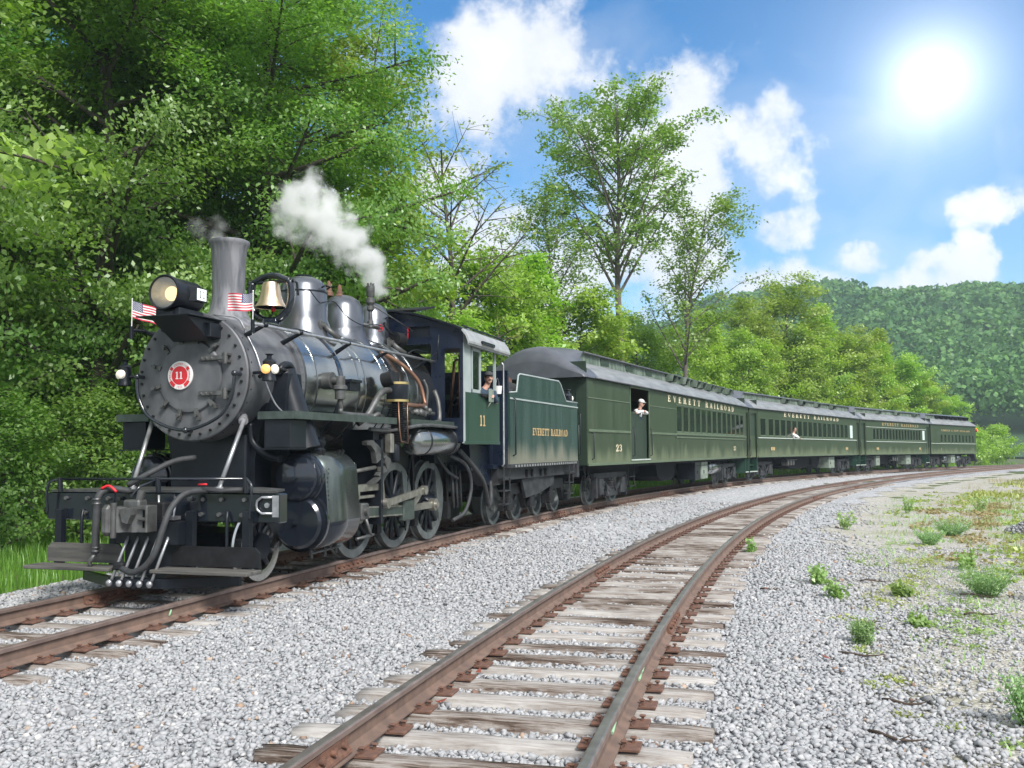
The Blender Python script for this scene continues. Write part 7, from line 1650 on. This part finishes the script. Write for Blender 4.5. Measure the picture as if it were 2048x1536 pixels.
# ------------------------------------------------------------------ hill with its forest
def hill_h(azd, r_):
    ridge = np.interp(azd, [-60, 0, 6, 12, 16, 18, 21, 24, 27, 29, 34, 50, 75], [2, 4.5, 5.6, 7.4, 8.2, 8.2, 7.9, 7.6, 7.3, 7.45, 7.8, 7.0, 5.0]) + .10 * np.sin(azd * 1.7) + .06 * np.sin(azd * 4.1)
    t = np.clip((r_ - 190) / 330, 0, 1); t = t * t * (3 - 2 * t)
    back = np.clip((r_ - 520) / 300, 0, 1)
    return -1.0 + np.tan(np.radians(np.clip(ridge, .5, 20))) * 520 * t * .93 * (1 - .5 * back) + 1.5 * np.sin(azd * .9 + r_ * .02) * t
AZ = np.linspace(-60, 75, 110); RR = np.linspace(185, 800, 40); A2, R2 = np.meshgrid(AZ, RR); hz = hill_h(A2, R2)
V = np.stack([R2 * np.sin(np.radians(A2)), R2 * np.cos(np.radians(A2)), hz], -1).reshape(-1, 3); n1 = len(AZ); ii, jj = np.meshgrid(np.arange(n1 - 1), np.arange(len(RR) - 1)); a = (jj * n1 + ii).ravel()
M('hill_soil', (.02, .06, .02), (.035, .085, .03), rough=1.0, ns=.08)
o = put('hill', npmesh('hill', V, np.stack([a, a + 1, a + n1 + 1, a + n1], -1), 'hill_soil', smooth=True)); o['kind'] = 'structure'
r_ = np.random.default_rng(77); n = 3700
azs = np.concatenate([r_.uniform(11, 34, 3200), r_.uniform(-8, 11, 300), r_.uniform(34, 50, 200)]); rs = np.sqrt(r_.uniform(240 ** 2, 545 ** 2, n))
cx, cy, cz = rs * np.sin(np.radians(azs)), rs * np.cos(np.radians(azs)), hill_h(azs, rs)
Rc = r_.uniform(3.4, 7.0, n); m = 80
u = r_.normal(size=(n, m, 3)); u[:, :, 2] = np.abs(u[:, :, 2]) * 1.0 - .25; u /= np.linalg.norm(u, axis=2, keepdims=True)
lump = 1 + .16 * np.sin(u[:, :, :1] * 7 + r_.uniform(0, 6, (n, 1, 1))) * np.sin(u[:, :, 1:2] * 6 + 1)
P = u * Rc[:, None, None] * lump * np.array([1, 1, 1.05]) + np.stack([cx, cy, cz + Rc * .9 + 2], -1)[:, None]
nr = u + r_.normal(size=u.shape) * .6; nr /= np.linalg.norm(nr, axis=2, keepdims=True)
tv = np.cross(nr, r_.normal(size=u.shape)); tv /= np.linalg.norm(tv, axis=2, keepdims=True); bv = np.cross(nr, tv); l = (Rc[:, None, None] * r_.uniform(.08, .165, (n, m, 1)) * np.clip(rs / 420, .6, 1.1)[:, None, None])
Q = np.stack([P - tv * l - bv * l * .8, P + tv * l - bv * l * .8, P + tv * l + bv * l * .8, P - tv * l + bv * l * .8], 2).reshape(-1, 3)
tt = np.clip(np.repeat(r_.normal(.45, .34, n), m) + r_.normal(0, .12, n * m), 0, 1)
o = put('hill_forest', npmesh('hill_forest', Q, np.arange(len(Q)).reshape(-1, 4), 'leaf_hill', tt)); tag(o, 'blue green forest covering the distant hill', 'forest', kind='stuff')

# ------------------------------------------------------------------ grass and weeds
def blades(X, Y, Z, h, w, r, bend=.35, seg=2):
    n = len(X); a = r.uniform(0, 2 * np.pi, n); d = np.stack([np.cos(a), np.sin(a), 0 * a], -1); sd = np.stack([-np.sin(a), np.cos(a), 0 * a], -1)
    B = np.stack([X, Y, Z], -1); h = h[:, None]; bd = (bend * r.uniform(.3, 1.3, n))[:, None] * h; w = w[:, None]
    V = np.stack([B - sd * w, B + sd * w, B + sd * w * .7 + d * bd * .35 + np.array([0, 0, 1]) * h * .6, B - sd * w * .7 + d * bd * .35 + np.array([0, 0, 1]) * h * .6, B + d * bd + np.array([0, 0, 1]) * h, B + d * bd * 1.02 + np.array([0, 0, 1]) * h + sd * w * .15], 1)
    F = np.array([[0, 1, 2, 3], [3, 2, 5, 4]])[None] + (np.arange(n) * 6)[:, None, None]
    return V.reshape(-1, 3), F.reshape(-1, 4)
r_ = np.random.default_rng(8)
def grass(name, label, X, Y, h, w, mat, bend=.35):
    Z = ground_z(X, Y) - .03; V, F = blades(X, Y, Z, h, w, r_, bend); t = np.repeat(np.clip(r_.normal(.5, .25, len(X)), 0, 1), 2)
    return tag(put(name, npmesh(name, V, F, mat, t)), label, 'grass', kind='stuff')
X, Y = scatter(85000, 9.5, 36, -.75, .12); _, la, lb, sa, sb = ground_z(X, Y, True); k = (la < -2.9 - .4 * np.sin(Y * 2.1)) & (la > np.where(X < -5.5, -16.0, -8.0)) & (r_.random(len(X)) < np.clip((-la - 2.4) / .9, .1, 1)); X, Y = X[k], Y[k]
grass('grass', 'tall bright green grass between the track and the wood', X, Y, r_.uniform(.16, .42, len(X)), r_.uniform(.006, .012, len(X)) * np.clip(Y / 16, 1, 2), 'grass_blade')
s_ = r_.uniform(14, 110, 16000); off = -r_.uniform(2.7, 6, 16000); Pp = np.stack([np.interp(s_, SA, PA[:, q]) for q in range(2)], -1) + np.stack([np.interp(s_, SA, NA[:, q]) for q in range(2)], -1) * off[:, None]
grass('grass', 'yellow green grass strip behind the cars', Pp[:, 0], Pp[:, 1], r_.uniform(.2, .6, len(s_)), r_.uniform(.012, .03, len(s_)), 'grass_blade')
# thin patchy growth over the yard
X, Y = scatter(60000, 5, 40, .22, .64); _, la, lb, sa, sb = ground_z(X, Y, True); pn = np.sin(X * 1.9 + 1) * np.sin(Y * .8 + .4) + .6 * np.sin(X * 4.3 + Y * 1.1) + .5 * np.sin(Y * 2.7 - X); k = (lb > 3.0) & (pn > .25) & (r_.random(len(X)) < np.clip((lb - 2.8) / 2.5, .05, 1)); X, Y = X[k], Y[k]
grass('sparse_grass', 'thin patches of low green growth over the gravel yard', X, Y, r_.uniform(.02, .13, len(X)), r_.uniform(.004, .010, len(X)), 'weed_leaf', .9)
X, Y = scatter(9000, 12, 60, .36, .64); _, la, lb, sa, sb = ground_z(X, Y, True); pn = np.sin(X * 1.1 + 2) + np.sin(Y * .6 + X * .4); k = (lb > 5) & (pn > .4); X, Y = X[k], Y[k]
grass('dry_grass', 'dry straw coloured grass near the gravel heap', X, Y, r_.uniform(.1, .4, len(X)), r_.uniform(.004, .009, len(X)), 'dry_grass', .7)
X = r_.uniform(19, 44, 16000); Y = X * 1.25 + 18 + r_.uniform(-12, 10, 16000); _, la, lb, sa, sb = ground_z(X, Y, True); pn = np.sin(X * .7) + np.sin(Y * .5 + X * .3) + r_.normal(0, .5, len(X)); k = (lb > 6) & (pn > .5); X, Y = X[k], Y[k]
grass('far_grass', 'yellow green grass right of the far curve of the tracks', X, Y, r_.uniform(.06, .25, len(X)), r_.uniform(.02, .05, len(X)), 'moss', .9)
# creeping ground cover in ragged patches
def cover(n, y0, y1, xl, xr, thr, size, mat, lab, lbmin, seed):
    X, Y = scatter(n, y0, y1, xl, xr); _, la, lb, sa, sb = ground_z(X, Y, True)
    pn = np.sin(X * 1.3 + seed) * np.sin(Y * .9 + seed * 2) + .7 * np.sin(X * 3.1 - Y * 1.7 + seed) + .5 * np.sin(X * 6.3 + Y * 3.9) + r_.normal(0, .35, len(X))
    k = (pn > thr) & (lb > lbmin + .5 * np.sin(Y)); X, Y = X[k], Y[k]
    C = np.stack([X, Y, ground_z(X, Y) + .012], -1); V, F, t = leaves(C, 5, .03, size, r_, up=.7)
    tag(put('ground_cover', npmesh('ground_cover', V, F, mat, t)), lab, 'ground cover', kind='stuff')
cover(9000, 5, 17, .26, .64, 1.05, .035, 'moss', 'yellow green creeping cover on the near part of the yard', 2.9, 1.0)
cover(6000, 5, 20, .34, .64, 1.1, .045, 'weed_leaf', 'green creeping cover between the weeds of the yard', 3.2, 4.0)
cover(9000, 14, 45, .35, .66, .8, .09, 'moss', 'yellow green creeping cover on the far part of the yard', 4.0, 2.2)
cover(8000, 12, 34, .38, .66, .75, .09, 'dry_grass', 'straw coloured litter round the gravel heap', 4.6, 5.1)
def weed(kind, label, x, y, h, rad, seed):
    h *= .8
    r = np.random.default_rng(seed); b_ = MB(False); C = []; z = float(ground_z([x], [y])[0]) - .02
    root = thing('weed', label, 'weed', Matrix.Translation((x, y, z)), 'weeds on the gravel')
    if kind == 'moss':
        n = 60; X = r.normal(0, rad * .5, n); Y = r.normal(0, rad * .4, n); C = np.stack([X, Y, np.abs(r.normal(.01, h * .4, n))], -1); V, F, t = leaves(C, 6, .015, .025, r)
        put('foliage', npmesh('foliage', V, F, 'moss', t), root); return
    ns = 8 if kind == 'leafy' else int(30 + 90 * rad)
    for i in range(ns):
        a = r.uniform(0, 6.28); q = rad * math.sqrt(r.random()); e = np.array([q * math.cos(a), q * math.sin(a), h * r.uniform(.55, 1.05)]); s0 = e * np.array([.25, .25, 0]); P = curve_pts(s0, e, (0, 0, .08 * h), 5)
        b_.tube([tuple(p) for p in P], [.004, .0035, .003, .002, .0015] if kind != 'leafy' else [.006, .005, .004, .003, .002], 4, caps=False)
        for f in np.linspace(.2, 1, 7 if kind == 'leafy' else 9): j = min(4, int(f * 4)); C.append(P[j] + r.normal(size=3) * .012)
    V, F, t = leaves(np.array(C), 4 if kind == 'leafy' else 5, .035 if kind == 'leafy' else .025, .075 if kind == 'leafy' else .028, r, droop=.2, up=.2)
    wm = 'weed_leaf' if kind == 'leafy' else 'weed_pale'; b_.build('stems', wm, root, fix=False); put('foliage', npmesh('foliage', V, F, wm, t), root)
WEEDS = [('fluffy', 6.3, 12.5, .5, .42, 'big feathery green clump by the right edge'), ('fluffy', 3.39, 9.2, .34, .12, 'feathery blue green weed at the edge of the ballast'), ('fluffy', 3.60, 6.6, .5, .2, 'tall feathery weed in the lower right corner'), ('leafy', 4.26, 13.1, .36, .14, 'leafy weed left of the big feathery clump'),
         ('leafy', 8.3, 23.4, .55, .3, 'leafy weed furthest back by the ballast edge'), ('leafy', 12.4, 29.5, .75, .28, 'dark leafy weed standing alone near the far curve'), ('leafy', 4.42, 17.4, .36, .10, 'small weed growing between the tie ends'), ('leafy', 7.5, 15.6, .4, .2, 'yellow green weed behind the big feathery clump'),
         ('fluffy', 10.2, 21.8, .5, .5, 'feathery clump beside the gravel heap'), ('fluffy', 6.9, 12.2, .4, .3, 'lower feathery clump at the right edge'), ('moss', 3.09, 7.8, .05, .12, 'yellow mossy patch below the feathery blue weed'), ('moss', 2.72, 6.68, .05, .12, 'yellow mossy patch nearest the lower edge'), ('moss', 3.57, 10.58, .05, .12, 'yellow mossy patch behind the feathery blue weed'),
         ('moss', 2.85, 7.5, .05, .09, 'small round mossy patch beside the ballast'), ('moss', 2.95, 6.5, .05, .1, 'mossy patch towards the lower right corner'), ('moss', 3.25, 8.9, .05, .15, 'wide yellow mossy patch at the foot of the feathery blue weed'), ('leafy', 4.5, 10.5, .12, .1, 'low sprig in the middle of the yard'), ('leafy', 4.1, 12.0, .3, .1, 'thin weed at the ballast edge'), ('fluffy', 8.7, 19.6, .4, .35, 'feathery clump in the middle distance of the yard'), ('leafy', 5.2, 12.6, .2, .15, 'low weed left of the big feathery clump'), ('leafy', 15.2, 30.4, .6, .5, 'leafy clump behind the gravel heap')]
for i, (k, x, y, h, rad, lab) in enumerate(WEEDS): weed(k, lab, x, y, h, rad, 900 + i)
STICKS = [(3.14, 8.59, .42, -.4, 'pale stick by the feathery blue weed'), (3.93, 10.42, .25, .1, 'short dark stick in the middle of the yard'), (2.86, 6.98, .3, -.5, 'dark stick beside the mossy patches'), (2.44, 6.11, .35, -.7, 'broken brown stick at the lower edge'), (6.1, 12.3, .5, -.5, 'dark stick under the big feathery clump'), (5.49, 11.11, .4, .05, 'thin stick right of the yard middle'), (5.28, 13.75, .4, -.3, 'long dark twig behind the yard middle'), (3.4, 12.49, .25, -.2, 'brown twig with a dead leaf on the ballast')]
for x, y, L, a, lab in STICKS:
    b_ = MB(False); r = np.random.default_rng(int(x * 100)); z = float(ground_z([x], [y])[0]) + .02; n = 6
    P = [(L * (t - .5), .03 * math.sin(t * 5 + x), .01 + .012 * math.sin(t * 7)) for t in np.linspace(0, 1, n)]; b_.tube(P, [.012, .011, .010, .009, .007, .004], 6); b_.tube([P[3], (P[3][0] + .06, .05, .03)], [.006, .003], 5)
    o = b_.build('stick', 'twig'); o.matrix_world = Matrix.Translation((x, y, z)) @ Matrix.Rotation(a, 4, 'Z'); tag(o, lab, 'stick', 'sticks on the ground')
for i, (x, y, lab) in enumerate([(-.55, 7.0, 'reddish dead leaf on the ballast left of the empty track'), (-.3, 7.9, 'curled red leaf further up the ballast'), (2.72, 8.2, 'red dead leaf right of the empty track'), (3.32, 12.4, 'orange dead leaf beyond the tie ends')]):
    b_ = MB(False); b_.poly([(-.04, 0, .01), (-.01, -.022, .0), (.035, -.01, .015), (.05, 0, .03), (.03, .018, .012), (-.01, .02, .004)]); o = b_.build('dead_leaf', 'dead_leaf', fix=False); sm_ = o.modifiers.new('thick', 'SOLIDIFY'); sm_.thickness = .003
    o.matrix_world = Matrix.Translation((x, y, float(ground_z([x], [y])[0]) + .045)) @ Matrix.Rotation(i * 1.3, 4, 'Z'); tag(o, lab, 'leaf', 'dead leaves on the ballast')

# ------------------------------------------------------------------ steam
def steam(name, label, blobs, dens, ns, soft=.95, thr=.46):
    """a closed hull of overlapping puffs; density fades towards each puff's edge and is broken by noise"""
    b_ = MB(False)
    for (x, y, z, r) in blobs: b_.ell((x, y, z), (r * 1.12, r * 1.12, r * 1.12), 16, 10)
    m = bpy.data.materials.new(name); m.use_nodes = True; N, L = m.node_tree.nodes, m.node_tree.links; N.clear()
    def ma(op, a, b=None, c=None):
        q = N.new('ShaderNodeMath'); q.operation = op
        for i, v in enumerate((a, b, c)):
            if v is None: continue
            if isinstance(v, (int, float)): q.inputs[i].default_value = v
            else: L.new(v, q.inputs[i])
        return q.outputs[0]
    t = N.new('ShaderNodeTexCoord'); nz_ = N.new('ShaderNodeTexNoise'); nz_.inputs['Scale'].default_value = ns; nz_.inputs['Detail'].default_value = 5; nz_.inputs['Roughness'].default_value = .6; L.new(t.outputs['Object'], nz_.inputs['Vector'])
    acc = None
    for (x, y, z, r) in blobs:
        d = N.new('ShaderNodeVectorMath'); d.operation = 'DISTANCE'; L.new(t.outputs['Object'], d.inputs[0]); d.inputs[1].default_value = (x, y, z)
        v = ma('SUBTRACT', 1.0, ma('DIVIDE', d.outputs['Value'], r)); acc = v if acc is None else ma('SMOOTH_MAX', acc, v, .15)
    val = ma('ADD', acc, ma('MULTIPLY', ma('SUBTRACT', nz_.outputs['Fac'], .5), 3.3))
    mr_ = N.new('ShaderNodeMapRange'); mr_.interpolation_type = 'SMOOTHSTEP'; L.new(val, mr_.inputs['Value']); mr_.inputs['From Min'].default_value = .08; mr_.inputs['From Max'].default_value = soft; mr_.inputs['To Max'].default_value = dens
    pv = N.new('ShaderNodeVolumePrincipled'); pv.inputs['Color'].default_value = (.995, .995, .995, 1); pv.inputs['Anisotropy'].default_value = .2; L.new(mr_.outputs[0], pv.inputs['Density'])
    ou = N.new('ShaderNodeOutputMaterial'); L.new(pv.outputs[0], ou.inputs['Volume'])
    MATS[name] = m
    o = b_.build(name, name); rm = o.modifiers.new('hull', 'REMESH'); rm.mode = 'VOXEL'; rm.voxel_size = max(.03, min(q[3] for q in blobs) * .3); tag(o, label, 'steam', kind='stuff'); return o
ST = [(-2.30, 16, 4.38, .24), (-2.36, 16.05, 4.62, .32), (-2.55, 16.1, 4.92, .40), (-2.85, 16.2, 5.22, .48), (-3.15, 16.2, 5.48, .55), (-3.5, 16.2, 5.72, .55), (-3.85, 16.2, 5.95, .45), (-3.55, 16.2, 6.2, .4), (-3.9, 16.2, 5.6, .35), (-3.2, 16.2, 5.95, .35)]
steam('steam_plume', 'white plume of steam blowing up from the safety valves', ST, 6.0, 3.2)
steam('steam_wisp', 'thin grey wisp drifting from the top of the smokestack', [(-3.75, 12.3, 4.40, .16), (-3.95, 12.3, 4.48, .22), (-4.15, 12.3, 4.55, .2), (-3.9, 12.3, 4.62, .16)], 1.6, 5.0)
_p = LM @ Vector((1.62, -1.1, 1.78)); steam('steam_wisp', 'small wisp of steam at the valve on the cylinder', [(_p.x - .08, _p.y - .06, _p.z + .06, .12), (_p.x - .2, _p.y - .1, _p.z + .09, .15), (_p.x - .32, _p.y - .12, _p.z + .06, .13)], 3.0, 8.0)

# ------------------------------------------------------------------ air
HAZE = 0.0004
hz_ = MB(False); hz_.box(-2600, 2600, -400, 3100, -3.0, 140.0)
hm = bpy.data.materials.new('haze_air'); hm.use_nodes = True; hm.node_tree.nodes.clear()
_v = hm.node_tree.nodes.new('ShaderNodeVolumePrincipled'); _v.inputs['Color'].default_value = (.72, .86, 1.0, 1); _v.inputs['Density'].default_value = HAZE
_o = hm.node_tree.nodes.new('ShaderNodeOutputMaterial'); hm.node_tree.links.new(_v.outputs[0], _o.inputs['Volume']); MATS['haze_air'] = hm
tag(hz_.build('haze', 'haze_air'), 'thin bluish air over the whole valley', 'haze', kind='stuff')
